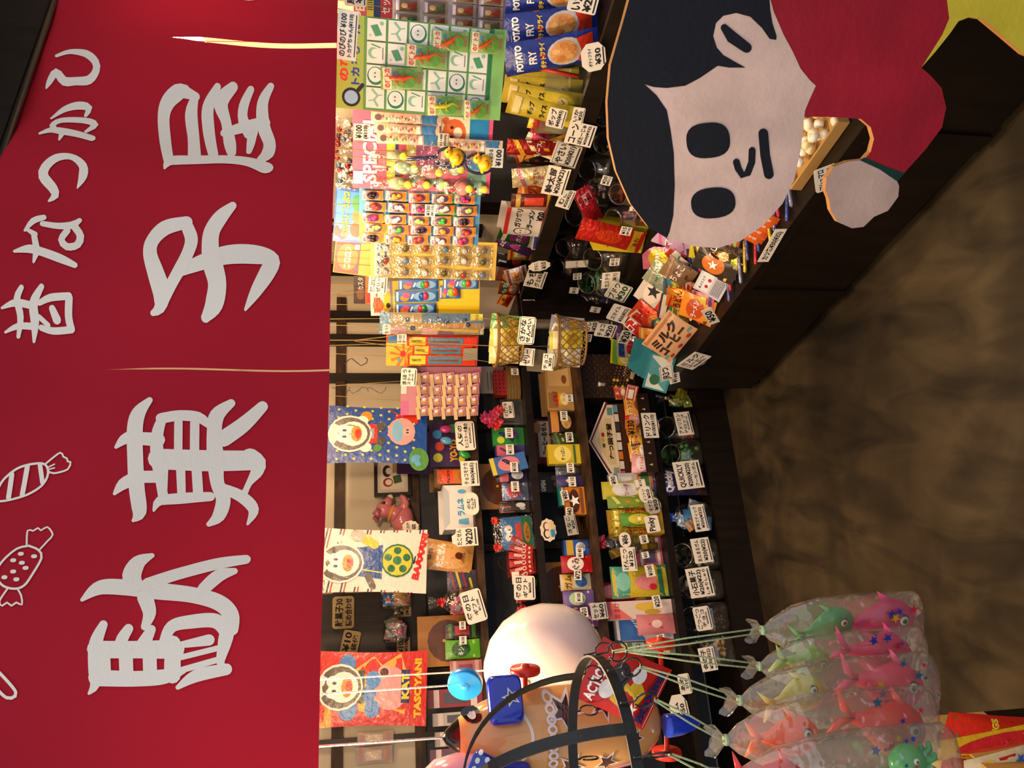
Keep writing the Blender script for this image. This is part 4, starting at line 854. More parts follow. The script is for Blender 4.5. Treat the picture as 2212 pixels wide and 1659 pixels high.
tie = Hang(724, 250, 768, 412, 'clear bag of small red and silver toys hung beside the pink toy card', name='toy_bag', cat='toy bag', d=.34, top=CT)
mb = MB(); pouch_mesh(mb, tie.w, tie.h, .03, '#fff', [], 'film', 3); mb.build('film', tie.o)
mb = MB(); lump_fill(mb, tie.w*.8, .015, tie.h*.9, ['#8a2a2a', '#b8b0a8', '#4a6a8a', '#c8b89a', '#3a3a40'], 34, .013, 'foil', 4); o = mb.build('small_toys', tie.o)
# yellow duck in a blue loupe
def duck(mb, s=1.):
    mb.ell((0, 0, 0), (.024*s, .012, .020*s), '#e8b41c', 'plastic', 16, 9); mb.ell((.010*s, -.004, .022*s), (.013*s, .010, .012*s), '#edbc22', 'plastic', 14, 8); mb.ell((.022*s, -.006, .020*s), (.007*s, .006, .004*s), '#e07a1c', 'plastic', 10, 6)
    mb.ell((-.02*s, 0, .006*s), (.010*s, .006, .006*s), '#e8b41c', 'plastic', 10, 6); mb.ell((.013*s, -.0135, .026*s), (.0022*s, .0015, .0022*s), '#14141a', 'plastic', 8, 5); mb.ell((-.002, -.011, -.002), (.012*s, .005, .008*s), '#dca414', 'plastic', 10, 6)
g = Hang(880, 318, 1062, 366, 'yellow toy duck inside a navy blue loupe in a clear bag', d=.19, name='toy_loupe', cat='toy', top=CT)
mb = MB(); pouch_mesh(mb, g.w*1.5, g.h, .03, '#fff', [], 'film', 5); mb.build('film', g.o)
def loupe(mb, r=.033):
    mb.tube([(r*.75*math.cos(R(a)), 0, r*1.15*math.sin(R(a))) for a in range(0, 361, 15)], .0042, '#1d1c4c', 'plastic', 8); mb.tube([(0, 0, r*1.15), (-.004, 0, r*1.9), (-.008, 0, r*3.4)], [.005, .006, .0065], '#1d1c4c', 'plastic', 8)
for x, y in ((972, 340), (1035, 350)):
    mb = MB(); loupe(mb); lx, lz = g.at(x, y); o = mb.build('loupe_frame', g.o); o.location = (lx, -.004, lz); mb = MB(); duck(mb, .95); o2 = mb.build('duck', o); o2.location = (.004, -.008, -.014)
T(1048, 320, 1087, 362, 'びきあひる\n¥100', 'orange edged price card beside the yellow duck in the loupe', d=.185, shape='sq', bg='#cfd6d2', bar=False)
# clear lantern whistles
for i, (x0, y0, x1, y1, c) in enumerate(((800, 322, 880, 350, '#cfd8b0'), (805, 345, 905, 378, '#b8d8b8'), (885, 352, 955, 388, '#d88a8a'), (800, 380, 890, 412, '#c0d4a0'), (888, 380, 925, 415, '#d88080'), (925, 375, 965, 418, '#a8d0b8'), (960, 385, 1018, 425, '#d89090'), (1015, 388, 1048, 425, '#a4ccb4'), (950, 345, 1000, 382, '#c4dcc0'))):
    g = Hang(x0, y0, x1, y1, 'clear %s lantern toy with a yellow wheel, %s' % (('pale green', 'mint', 'pink', 'lime', 'rose', 'sea green', 'coral', 'aqua', 'white green')[i], ('uppermost by the duck bag', 'left of the duck loupe', 'under the navy loupe handle', 'low beside the pink card', 'second in the lower row', 'third in the lower row', 'fourth in the lower row', 'last in the lower row', 'right under the duck loupe')[i]), name='lantern_toy', cat='toy', d=.23 + .01*(i % 3))
    mb = MB(); pouch_mesh(mb, g.w, g.h, .03, '#fff', [], 'film', i + 9); mb.build('film', g.o)
    mb = MB(); r = min(g.w*.42, .022); mb.ell((0, -.002, g.h*.34), (r, r*.7, min(g.h*.3, r*1.4)), c, 'vinyl', 16, 10)
    for q in range(6): a = math.pi*q/6; mb.tube([(r*1.02*math.sin(R(t_))*math.cos(a), r*.72*math.sin(R(t_))*math.sin(a) - .002, g.h*.34 - min(g.h*.3, r*1.4)*1.02*math.cos(R(t_))) for t_ in range(10, 171, 20)], .0006, '#e9ead8', 'plastic', 4)
    mb.build('lantern', g.o)
    mb = MB(); mb.lathe([(.001, .004), (.010, .004), (.011, .002), (.011, -.002), (.009, -.004)], '#d8c63c', 'plastic', 16, Matrix.Translation((0, -r*.75, g.h*.1)) @ Matrix.Rotation(R(80), 4, 'X')); mb.build('wheel', g.o)
    mb = MB(); mb.ell((-r*.3, -r*.5, g.h*.7), (.005, .004, .005), '#d83a24', 'plastic', 10, 6); mb.tube([(0, 0, g.h*.6), (0, 0, g.h)], .003, '#d6e2d4', 'plastic', 6); mb.build('stem', g.o)
# blue beetle card
g = Hang(722, 410, 792, 526, 'blue toy card header with yellow lettering and cartoon animals', base='#1d4fa8', art=[('r', .05, .05, .95, .95, '#3a86c8'), ('e', .25, .3, .14, .2, '#b8452a'), ('e', .5, .25, .14, .2, '#c07a3a'), ('e', .75, .28, .15, .2, '#2f8a4a'), ('e', .15, .72, .1, .16, '#3a2a78'), ('e', .2, .9, .1, .08, '#d8382c'), ('e', .9, .12, .08, .1, '#d8382c'), ('t', 'なかよしどうぶつ', .1, .5, .95, .82, '#e8c42a', 0, .06)], d=.30, top=CT, roll=4)
g = Hang(776, 410, 1036, 526, 'blue and pink toy card crowded with small packets of plastic animals', base='#4a90c4', art=[('r', 0, .7, .5, 1, '#e0c83a'), ('r', 0, .55, 1, .6, '#d8608c'), ('r', .5, .2, 1, .35, '#4f9a4a'), ('r', 0, .1, .4, .2, '#d8607e')], d=.27, top=CT)
AN = ['#14141a', '#e8e4e0', '#c83a2c', '#3fae3f', '#c8246a', '#e0962a', '#a8c86a', '#d8d0d8']
def pkt(par, x, y, w, h, c, s):
    o = par.packet(x, y, x + h, y + w, '#b98f6a', [('r', .02, .04, .98, .2, '#d98a34'), ('r', .02, .8, .98, .96, '#8ab0c8'), ('r', .15, .84, .6, .93, '#c84a5a'), ('e', .5, .5, .4, .3, '#5a3a62')], 'gloss', .010, rnd.uniform(-3, 3))
    def a(mb, w=w*par.k, h=h*par.k):
        q = random.Random(s)
        for k in range(5): mb.ell((q.uniform(-.2, .2)*w, -.009, h*(.5 + q.uniform(-.15, .15))), (w*.2, .004, h*.12), shade(c, q.uniform(.8, 1.1)), 'plastic', 8, 5)
    par.toy(o, a, 0, 0, 'plastic_animal', rel=(0, 0, 0))
k_ = 0
for j, y in enumerate((414, 438, 462, 484, 505)):
    for i in range(5):
        x = 782 + i*49 + (j % 2)*6; pkt(g, x, y, 21, 44, AN[(k_*5 + j) % 8], k_); k_ += 1
T(918, 442, 940, 468, '¥100\n(¥110)', 'price card reading ¥100 among the plastic animal packets', d=.24, shape='sq', bar=False)
# yellow card with discs
g = Hang(722, 524, 806, 597, 'orange and yellow toy card header with white brush lettering', base='#e2a02c', art=[('r', .02, .35, .98, .98, '#b8391f'), ('e', .5, .66, .4, .27, '#df7a26'), ('t', 'コロロン', .18, .5, .82, .82, '#f4e6d4', 0, .05), ('r', .75, .38, .9, .5, '#e8e4d4'), ('e', .2, .42, .06, .04, '#2b57a0')], d=.31, top=CT, roll=6)
g = Hang(800, 520, 1072, 602, 'yellow toy card hung with clear packets of spotted and chequered discs', base='#d6b048', art=[('r', .05, .85, .95, .97, '#e8e0b8'), ('t', 'ころころ', .1, .86, .9, .96, '#2c4f8a', 0, .05)], d=.28, top=CT)
for i in range(6):
    for j in range(3):
        x = 812 + i*42; y = 524 + j*26; o = g.packet(x, y, x + 40, y + 25, '#c8b890', [('r', .05, .8, .95, .95, '#e8ddb0'), ('r', .05, .72, .95, .78, '#d8883a')], 'film', .012, rnd.uniform(-8, 8), dy=-.010)
        c = ['#dcd8d2', '#2e3a1e', '#7e2424', '#4a6a94', '#b8b4b0', '#5a5a62'][(i + 2*j) % 6]
        def disc(mb, c=c, r=.010): 
            mb.lathe([(.001, .0045), (r*.5, .004), (r, .0015), (r, -.0015)], c, 'plastic', 18, Matrix.Rotation(R(82), 4, 'X'))
            for q in range(8): mb.ell((r*.72*math.cos(q*.785), -.0035, r*.72*math.sin(q*.785)), (.0012, .0008, .0012), '#23232c' if c[1] in 'db' else '#c8b84a', 'plastic', 6, 4)
            mb.ell((0, -.0045, 0), (.002, .001, .002), '#a83030', 'plastic', 8, 5)
        g.toy(o, disc, 0, 0, 'spotted_disc', rel=(0, -.006, .5*40*g.k))
# yellow card with blister packs
g = Hang(800, 602, 1036, 676, 'yellow toy card with blue blister packs of two coloured yo-yos', base='#dcc022', art=[('r', 0, .8, 1, 1, '#d8cfd0'), ('p', [(0, .8), (1, .8), (1, .82), (0, .84)], '#8a7a90'), ('e', .3, .93, .2, .05, '#df6a26'), ('t', 'ヨーヨー', .08, .9, .7, .98, '#c8391f', 0, .05), ('r', .15, .82, .7, .88, '#e2b81c'), ('e', .3, .84, .08, .02, '#15151a')], d=.25, top=CT, roll=-2)
for x0, y0, x1, y1, c1, c2 in ((860, 598, 945, 620, '#3fae4a', '#e04a2a'), (955, 596, 1032, 620, '#58b84a', '#e0402a'), (852, 621, 945, 646, '#1c5fc0', '#c83a5a'), (948, 612, 992, 640, '#9ac83a', '#d84a2c'), (852, 648, 940, 672, '#d8385a', '#2f8a3f')):
    o = g.packet(x0, y0, x1, y1, '#2a66b8', [('e', .5, .32, .42, .26, '#7fb0dc'), ('e', .35, .78, .28, .1, '#e08a2c'), ('e', .62, .74, .24, .09, '#d8467e'), ('r', .1, .92, .9, .97, '#e8ecf4'), ('p', [(.3, .6), (.75, .56), (.75, .6), (.3, .65)], '#e8e8f0'), ('r', .1, .02, .9, .05, '#15306a')], 'card', .004)
    def yoyo(mb, c1=c1, c2=c2, r=(y1 - y0)*g.k*.36): mb.ell((0, 0, r*.4), (r, r*.5, r*.75), c1, 'vinyl', 14, 8); mb.ell((r*.1, -.001, -r*.4), (r, r*.5, r*.7), c2, 'vinyl', 14, 8)
    g.toy(o, yoyo, 0, 0, 'yo_yo', rel=(0, -.005, (x1 - x0)*g.k*.33))
T(796, 596, 836, 634, '超ぷに\nゼリー\n¥50', 'square price card at the top of the yellow yo-yo card', d=.235, shape='sq', roll=4)
g = Hang(764, 596, 806, 656, 'brown and orange snack pack hung behind the yellow yo-yo card', base='#3a1c10', art=[('r', 0, 0, 1, .4, '#d8702a'), ('r', .05, .05, .4, .35, '#c03a20'), ('t', 'カスタ', .5, .5, .95, .8, '#e8dccb'), ('e', .35, .65, .2, .2, '#7a4a2a')], d=.36, name='snack_pack', cat='snack pack', top=CT)
# clear bag with skewers and marbles
g = Hang(820, 676, 1046, 722, 'clear bag of toy skewers and blue marbles with pink labels', name='toy_bag', cat='toy bag', d=.15, base='#a8926a', art=[('r', .55, .0, 1, .6, '#5a7a9a'), ('r', 0, .75, .35, .95, '#c8a0a8'), ('r', .0, .9, 1, 1, '#7aa0c0'), ('r', .0, .45, .3, .6, '#d8a8b0'), ('r', .0, .3, .3, .44, '#7a5a7a'), ('p', [(.35, .1), (.55, .1), (.5, .7), (.4, .7)], '#c88a3a'), ('p', [(.1, .05), (.25, .05), (.3, .5), (.2, .5)], '#d8b04a'), ('r', .7, .02, 1, .14, '#e0d23a'), ('t', '¥110', .72, .03, .98, .12, '#222')], top=1.85)
for x, y in ((878, 690), (890, 708), (945, 688), (962, 694), (1002, 690), (1010, 700)):
    mb = MB(); mb.ell((0, 0, 0), (.008, .006, .008), '#1f4f86', 'vinyl', 12, 8); lx, lz = g.at(x, y); o = mb.build('marble', g.o); o.location = (lx, -.006, lz)
mb = MB(); pouch_mesh(mb, g.w, g.h, .03, '#fff', [], 'film', 15); o = mb.build('film', g.o); o.location = (0, -.003, 0)
T(826, 700, 844, 722, 'セット', 'tiny price card at the top of the marble bag', d=.135, bar=False)
# red glider packs
g = Hang(834, 724, 1032, 790, 'orange toy card with long red glider packs and a yellow sunburst', base='#c8401c', d=.12, art=[('r', 0, .62, .75, 1, '#e2b43a')] + [('p', [(.35, .8), (.35 + .4*math.cos(R(a)), .8 + .16*math.sin(R(a))), (.35 + .4*math.cos(R(a + 14)), .8 + .16*math.sin(R(a + 14)))], '#d8742a') for a in range(0, 360, 36)] + [('e', .4, .82, .1, .03, '#c8322a'), ('e', .2, .86, .06, .02, '#5aa0b8'), ('r', .75, .85, .98, .98, '#3a78b8')], top=1.85)
for i, (x0, y0, x1, y1) in enumerate(((878, 725, 1028, 745), (890, 744, 1020, 764), (880, 764, 1026, 786))):
    g.packet(x0, y0, x1, y1, '#cf3318', [('r', .06, .74, .94, .97, '#e6c832'), ('t', 'GLIDERS', .1, .8, .9, .94, '#16161a', 90, .03), ('r', .1, .2, .9, .7, '#4a7a90'), ('p', [(.4, .25), (.6, .25), (.55, .68), (.45, .68)], '#8a2a1c')], 'gloss', .006, 0, 'glider_pack')
T(858, 722, 878, 742, '¥100\n(¥110)', 'small price card on the red glider card', d=.10, shape='sq', bar=False)
mb = MB(); plate(mb, [(0, .04), (.92, 0), (1, .9), (.1, 1)], .05, .055, .001, '#8d8672', 'paper'); o = mb.build('cardboard_scrap', None, hp(1010, 764, .10).hit(1032, 764), orient(hp(1010, 764, .25), -6)); tag(o, 'grey cardboard scrap taped over the glider packs', 'cardboard')
# pinwheels
g = Hang(866, 792, 1036, 896, 'pink toy card with foil pinwheels on wooden sticks', base='#c88a9a', art=[('r', .85, .0, 1, 1, '#b0708a'), ('r', 0, .9, .3, 1, '#d070a0'), ('r', .45, .93, .7, 1, '#e6e0d8'), ('r', .05, .0, .95, .1, '#b85a70')], d=.06, top=1.75)
for i in range(5):
    for j in range(4):
        x = 900 + i*27; y = 800 + j*24 + (i % 2)*2
        o = g.packet(x, y, x + 25, y + 22, '#c89aa0', [('p', [(.05, .1), (.95, .1), (.7, .8)], '#a8506a'), ('e', .4, .35, .2, .2, '#d09a4a'), ('e', .65, .4, .16, .16, '#e8e0e0')], 'gloss', .012, -8, 'pinwheel')
        mb = MB(); mb.box((-.6*22*g.k, -.013, 17*g.k), (.6*22*g.k, -.008, 24*g.k), '#d8bc8c', 'paper'); o2 = mb.build('stick', o)
T(866, 795, 900, 834, 'まほう\nステッキ\n(¥110)', 'rounded price card on the pink pinwheel card', d=.035, roll=2)
# strings, hooks
def wire(name, pts_img, d, label, r=.0014, col='#222', m='wire', cat='hook', deg=None): return string(name, [RP.hit(x, y, -d) for x, y in pts_img], label, r, col, m, cat)
wire('s_hook', [(737, 778), (745, 786), (752, 778), (760, 774), (772, 784), (780, 790), (792, 784), (794, 776), (788, 772)], .12, 'black wire S hook hanging left of the glider card', .0016)
for j, (a, b) in enumerate(((716, 756), (754, 798), (794, 836))):
    wire('s_hook', [(a, 838), (a + 8, 838), (a + 20, 846), (a + 30, 850), (a + 38, 842), (a + 40, 836)] if j != 1 else [(a, 842), (a + 8, 850), (a + 20, 844), (a + 28, 836), (a + 38, 838), (a + 42, 846)], .08, 'thin wire hook, %s of the chain of three above the pinwheel card' % ('topmost', 'middle', 'lowest')[j], .001)
wire('twine', [(706, 735), (800, 735), (950, 742), (1080, 748), (1200, 748)], .06, 'jute twine running straight down to both hanging baskets', .0015, '#8f7645', 'rope', 'string')
wire('twine', [(766, 735), (830, 728), (900, 715), (1045, 688), (1075, 690)], .065, 'jute twine slanting to the right rim of the upper basket', .0013, '#8f7645', 'rope', 'string')
wire('twine', [(766, 737), (850, 748), (960, 768), (1080, 785), (1195, 785)], .065, 'jute twine slanting to the left rim of the hanging baskets', .0013, '#8f7645', 'rope', 'string')
wire('twine', [(720, 636), (770, 627), (800, 622)], .36, 'short twine loop holding the brown snack pack', .0012, '#8f7645', 'rope', 'string')
# ------------------------------------------------------------------ goods in the top tray of the right-hand rack
def tp(x, y, d=.62, deg=128): return Plane(RP.hit(x, y, -d), deg)
def tpouch(x0, y0, x1, y1, base, art, label, d=.62, z=TT + .002, **k):
    k.setdefault('group', 'bags in the top tray'); return pouch(tp((x0+x1)/2, (y0+y1)/2, d), x0, y0, x1, y1, base, art, label, z=z, **k)
def fry(k): return [('r', .02, .62, .98, .96, '#1b2f8e'), ('t', 'POTATO', .1, .78, .9, .93, '#f2f2f4', 0, .05), ('t', 'FRY', .3, .66, .7, .77, '#f2f2f4', 0, .03), ('p', [(.0, .56), (1, .6), (1, .66), (.0, .62)], '#c8321c'), ('t', 'ポテトフライ', .1, .57, .9, .645, '#f0d23a', 0, .05), ('e', .5, .36, .42, .2, '#c9c4c6'), ('e', .5, .38, .34, .15, '#e0a05a')] + [('e', .5 + .2*math.cos(q*1.3), .38 + .09*math.sin(q*1.3), .09, .045, '#e8b878' if q % 2 else '#d08a48') for q in range(5)] + [('p', [(.08, .06), (.92, .06), (.85, .24), (.5, .2), (.15, .24)], '#cf3520')]
for i, (x0, y0, x1, y1, r_, d, lb) in enumerate(((1098, 46, 1240, 122, -14, .56, 'blue potato snack bag leaning at the front of the tray, lower of the three'), (1090, -10, 1235, 66, -12, .64, 'blue potato snack bag in the middle of the three'), (1088, -70, 1225, 5, -8, .70, 'blue potato snack bag cut by the frame, furthest right of the three'))):
    tpouch(x0, y0, x1, y1, '#1b2f8e', fry(i), lb, d=d, roll=r_, t=.04, name='snack_bag', cat='snack bag')
pb = thing('clear_bin', 'clear plastic bin holding the yellow puffed rice bags', 'bin', tp(1255, 212, .60).hit(1262, 212)); pb.location.z = TT + .001; pb.rotation_euler = (0, 0, tp(1255, 212).rz)
mb = MB()
for a, b in (((-.1, -.05, 0), (.1, -.048, .13)), ((-.1, .05, 0), (.1, .052, .15)), ((-.1, -.048, 0), (-.098, .05, .14)), ((.098, -.048, 0), (.1, .05, .14)), ((-.098, -.048, 0), (.098, .05, .002))): mb.box(a, b, '#fff', 'jar')
mb.build('body', pb)
for i, (x0, y0, x1, y1, r_, d, lb) in enumerate(((1096, 228, 1246, 276, 10, .53, 'yellow puffed rice bag at the left of the bin'), (1085, 196, 1246, 244, 6, .56, 'yellow puffed rice bag second from the left in the bin'), (1088, 166, 1248, 214, 0, .60, 'yellow puffed rice bag in the middle of the bin'), (1098, 138, 1240, 188, -10, .64, 'yellow puffed rice bag tilted at the right of the bin'), (1105, 186, 1235, 232, 4, .67, 'yellow puffed rice bag half hidden at the back of the bin'))):
    tpouch(x0, y0, x1, y1, '#dccb3e', [('t', 'ポップ', .2, .62, .8, .78, INK, 0, .05), ('t', 'ライス', .2, .46, .8, .6, INK, 0, .05), ('e', .5, .26, .24, .08, '#eae08a'), ('l', [(.38, .27), (.5, .23), (.62, .27)], .04, INK), ('r', .12, .84, .88, .93, '#efe69a')], lb, d=d, roll=r_, t=.035, name='snack_bag', cat='snack bag', z=TT + .006)
mb = MB(); mb.tube([tp(1200, 160, .55).hit(1250, 165), tp(1170, 150, .56).hit(1165, 148)], .006, '#c83a2c', 'plastic', 8); tag(mb.build('tongs_handle'), 'red plastic tongs standing in the yellow puffed rice bin', 'tongs')
MIX = [('#8f1c16', ['#d8a02a', '#f0d8a0', '#fff'], 'ソース', 1095, 300, 1182, 335), ('#b07a24', ['#5a1a10', '#e0c060', '#fff'], 'カレー', 1120, 280, 1180, 308), ('#d8b428', ['#c02a1c', '#f2e8c8', '#c02a1c'], 'ドラ', 1140, 268, 1200, 292), ('#c83a6a', ['#e8d83a', '#7ac04a', '#7a1a3a'], 'ぷくぷく', 1142, 290, 1192, 322), ('#2a2622', ['#a83a20', '#c8a860', '#fff'], '', 1095, 330, 1165, 360), ('#d8d0c0', ['#d84a7a', '#e8c83a', '#c22'], 'すっぱい', 1130, 318, 1190, 356), ('#efe2b4', ['#d88aa0', '#e8c860', '#a84a3a'], 'やさい', 1110, 350, 1178, 392), ('#c8281c', ['#e8b42a', '#f0e0c0', '#fff'], 'イカ', 1112, 375, 1178, 412), ('#d8701c', ['#f0c878', '#c03a1c', '#7a1a10'], 'カツ', 1118, 405, 1178, 440), ('#8a2018', ['#e08a2a', '#f0dcb0', '#fff'], 'のり', 1130, 432, 1175, 462), ('#5c1c14', ['#c8a040', '#d8482c', '#fff'], '', 1105, 415, 1150, 445)]
for i, (b, c, tx, x0, y0, x1, y1) in enumerate(MIX):
    tpouch(x0, y0, x1, y1, b, auto(c, tx, None, i), '%s snack bag in the top tray, %s left of the rice bin' % (('dark red', 'ochre', 'gold', 'pink', 'black', 'white and pink', 'cream', 'scarlet', 'orange', 'maroon', 'brown')[i], ('fifth', 'second', 'first', 'fourth', 'sixth', 'third', 'seventh', 'eighth', 'tenth', 'eleventh', 'ninth')[i]), d=.52 + .03*(i % 5), roll=rnd.uniform(-25, 25), t=.025, name='snack_bag', cat='snack bag', m='foil' if i % 3 == 0 else 'gloss')
MIX2 = [('#1d5a2c', ['#e8e0d0', '#7a2a6a', '#fff'], 'ガム', 1078, 505, 1135, 538), ('#3a1c4a', ['#e2d8e4', '#a83a7a', '#fff'], 'ぶどう', 1070, 530, 1135, 556), ('#d8b42a', ['#c8281c', '#f0e8c0', '#c22'], 'コーン', 1098, 520, 1150, 562), ('#1c1a1e', ['#e0e0e8', '#8a2a3a', '#fff'], '', 1070, 552, 1120, 585), ('#e8e0e0', ['#a85a3a', '#d8a060', '#822'], 'きなこ', 1098, 570, 1145, 606), ('#7a3a1c', ['#e08a3a', '#f0dcb8', '#fff'], 'ドーナツ', 1075, 585, 1130, 615), ('#c8421c', ['#2a6a3a', '#e8c8a0', '#fff'], 'もち', 1080, 608, 1140, 640), ('#d8481c', ['#f0b83a', '#8a2a10', '#400'], '酢', 1096, 635, 1140, 666)]
for i, (b, c, tx, x0, y0, x1, y1) in enumerate(MIX2):
    tpouch(x0, y0, x1, y1, b, auto(c, tx, None, i + 20), '%s candy bag far along the top tray, %s' % (('green', 'purple', 'yellow', 'black', 'white', 'brown', 'rust', 'orange')[i], ('behind the ramen box', 'beside the green one', 'in front of the purple one', 'in the back row', 'in the middle of the row', 'behind the white one', 'near the oval price card', 'last before the baskets')[i]), d=.55 + .03*(i % 4), roll=rnd.uniform(-22, 22), t=.022, m='foil' if i % 2 == 0 else 'gloss')
PC = lambda x0, y0, x1, y1, text, label, d=.475, deg=128, **k: pcard(tp((x0+x1)/2, (y0+y1)/2, d, deg), x0, y0, x1, y1, text, label, **k)
PC(1228, -20, 1292, 28, 'いか\n¥20', 'rounded price card cut by the frame edge below the potato bags', roll=6, d=.44)
PC(1256, 92, 1308, 154, 'ポテトフライ\n¥30', 'eight sided price card reading ¥30 beside the potato snack bags', roll=-16, shape='oct', d=.45, frame=False)
PC(1182, 234, 1222, 276, 'ポップ\n¥40(¥43)', 'rounded price card stuck on the clear bin of yellow bags', roll=8, d=.50)
PC(1236, 232, 1262, 268, 'いか\n¥20', 'price card half hidden behind the rice bin card', roll=3, d=.472)
PC(1224, 266, 1284, 314, 'コーン\nぽたーじゅ\n¥30(¥32)', 'square price card with thick bar left of the rice bin card', roll=9, shape='sq', d=.46)
PC(1194, 310, 1252, 358, 'やさい\n¥20(¥21)', 'grey drawn price card between the corn and the ring cards', roll=12, shape='sq', bg='#b8b4ae', frame=True, d=.47)
PC(1176, 360, 1226, 422, '輪太郎\n¥20(¥22)', 'tall white price card with thick bar under the cream snack bag', roll=8, shape='sq', d=.465)
PC(1206, 408, 1238, 450, 'むぎ\n¥20(¥22)', 'small price card tucked under the tall one near the jars', roll=14, shape='sq', d=.47)
PC(1140, 563, 1190, 586, 'きなこ\n¥10', 'wavy long price card over the far jars', roll=-12, shape='cloud', d=.47, bar=False)
PC(1135, 584, 1178, 621, 'もち\nグミ¥30', 'square price card with thick side bar over the far jars', roll=10, shape='sq', d=.472)
PC(1127, 642, 1156, 668, '酢だこ\n¥10', 'small oval price card at the far end of the tray', roll=8, shape='o', d=.475, bar=False)
carton(tp(1140, 482, .53), 1092, 455, 1182, 512, '#d8d4cc', [('r', 0, 0, 1, .14, '#c8261f'), ('r', .0, .9, 1, 1, '#c8261f'), ('t', 'ガリボリ', .3, .55, .98, .85, INK, 0, .05), ('t', 'ラーメン', .3, .28, .98, .54, INK, 0, .05), ('t', '¥20', .6, .12, .95, .28, INK, 0, .05), ('e', .16, .55, .13, .22, INK), ('e', .16, .55, .11, .19, '#e4e0d6'), ('l', [(.1, .5), (.16, .46), (.22, .5)], .015, '#c44'), ('e', .12, .6, .015, .025, INK), ('e', .2, .6, .015, .025, INK)], 'white and red ramen snack box with a drawn face in the tray', z=TT + .002, d=.05, open_=True, roll=4)
carton(tp(1165, 525, .50), 1150, 508, 1184, 540, '#d8d4d0', [('r', .05, .5, .95, .9, '#3a3f8a'), ('t', '¥20', .1, .08, .9, .45, INK, 0, .05)], 'small white box with a blue mark beside the ramen snack box', z=TT + .002, d=.05)
# ------------------------------------------------------------------ jars on the two steps
JR = [(1270, 216, 1326, 288, JB, .62, ['#d8c83a', '#c83a4a', '#3a7ac8', '#e8e4e0'], None, 'full of coloured balls behind the cutout boy'), (1282, 288, 1342, 346, JB, .62, ['#c83a2c', '#7ab8a0', '#e8d0a0'], 'wrap', 'with red and mint wrapped sweets'), (1245, 345, 1302, 404, JB, .62, None, None, 'empty, above the scarlet packet jar'), (1226, 396, 1294, 450, JB, .60, ['#c83040', '#e89a9a', '#e8e0e0'], 'block', 'with pink and red packets standing up'), (1222, 446, 1286, 502, JB, .62, ['#2a1410', '#4a1c18'], 'block', 'with a dark mouth beside the scarlet packet'), (1300, 398, 1354, 454, JA, .44, ['#d8702a', '#c83a2c'], 'block', 'with orange packets on the lower step'), (1297, 454, 1350, 508, JA, .44, ['#a82a2c', '#c85a5a'], 'block', 'with dark red packets on the lower step'),
      (1200, 520, 1248, 566, JB, .62, ['#8a2a3a', '#4a2a2a'], 'block', 'nearest of the far upper row'), (1190, 562, 1240, 603, JB, .62, ['#c8803a', '#a8502a'], 'block', 'second of the far upper row with amber sweets'), (1182, 600, 1232, 640, JB, .62, ['#4a78c8', '#c8d4e8'], 'wrap', 'third of the far upper row with blue sweets'), (1176, 634, 1228, 674, JB, .62, ['#e8c8a0', '#c84a3a', '#3a5ab0'], 'block', 'last of the far upper row'), (1256, 540, 1314, 598, JA, .46, ['#6a5a3a', '#8a7a4a'], 'block', 'nearest of the far lower row'), (1247, 596, 1304, 648, JA, .46, ['#2f8a4a', '#5ab86a'], 'wrap', 'in the middle of the far lower row with green sweets'), (1238, 642, 1298, 692, JA, .46, ['#d8703a', '#c84a2a'], 'block', 'last of the far lower row with orange packets')]
for (x0, y0, x1, y1, z, d, cols, shp, lb) in JR:
    jar(tp((x0+x1)/2, (y0+y1)/2, d), x0, y0, x1, y1, 'clear candy jar ' + lb, z + .001, bool(cols), cols or ('#888',), shp, csize=.014, nfill=16, group='clear jars on the steps')
def SP(x0, y0, x1, y1, text, label, d=.43, **k): return PC(x0, y0, x1, y1, text, label, d=d, bar=False, shape='sq', **k)
for x0, y0, x1, y1, tx, lb, d in ((1299, 380, 1321, 400, '¥20\n(¥21)', 'tiny price card on the empty jar', .47), (1360, 446, 1378, 456, '¥15', 'tiny price card at the edge of the cutout hair', .36), (1275, 480, 1294, 492, '¥10', 'tiny price card under the scarlet packet', .43), (1340, 490, 1364, 508, '¥15\n(¥16)', 'tiny price card over the yellow display box', .37), (1238, 590, 1256, 604, '¥10\n(¥11)', 'tiny price card between the far jars, upper one', .50), (1230, 621, 1250, 634, '¥10', 'tiny price card between the far jars, middle one', .50), (1218, 663, 1232, 670, '¥10', 'tiny price card between the far jars, lowest one', .50), (1317, 558, 1338, 574, '¥10\n(¥11)', 'tiny price card right of the nearest far jar', .40), (1300, 588, 1338, 622, 'カステラ\n¥10(¥11)', 'curved price card above the blue snowman box', .40), (1275, 663, 1297, 675, '¥10', 'tiny price card under the last far jar', .42), (1222, 563, 1270, 578, 'ヨーグル', 'long thin price card lying over the far jars', .52), (1260, 695, 1292, 716, 'のし\n¥20', 'price card behind the lower basket, upper one', .40), (1262, 722, 1278, 738, '¥20', 'price card behind the lower basket, lower one', .40)):
    SP(x0, y0, x1, y1, tx, lb, d, roll=rnd.uniform(-8, 14))
tpouch(1219, 434, 1329, 472, '#b8202c', [('p', [(.1, .6), (.9, .7), (.9, .9), (.1, .85)], '#e0a0a8'), ('t', 'やっちゃん', .1, .68, .9, .82, INK, 0, .04), ('r', .3, .08, .7, .3, '#d84a4a')], 'scarlet packet standing out of a jar on the upper step', d=.50, z=None, roll=58, t=.02, m='foil', group=None)
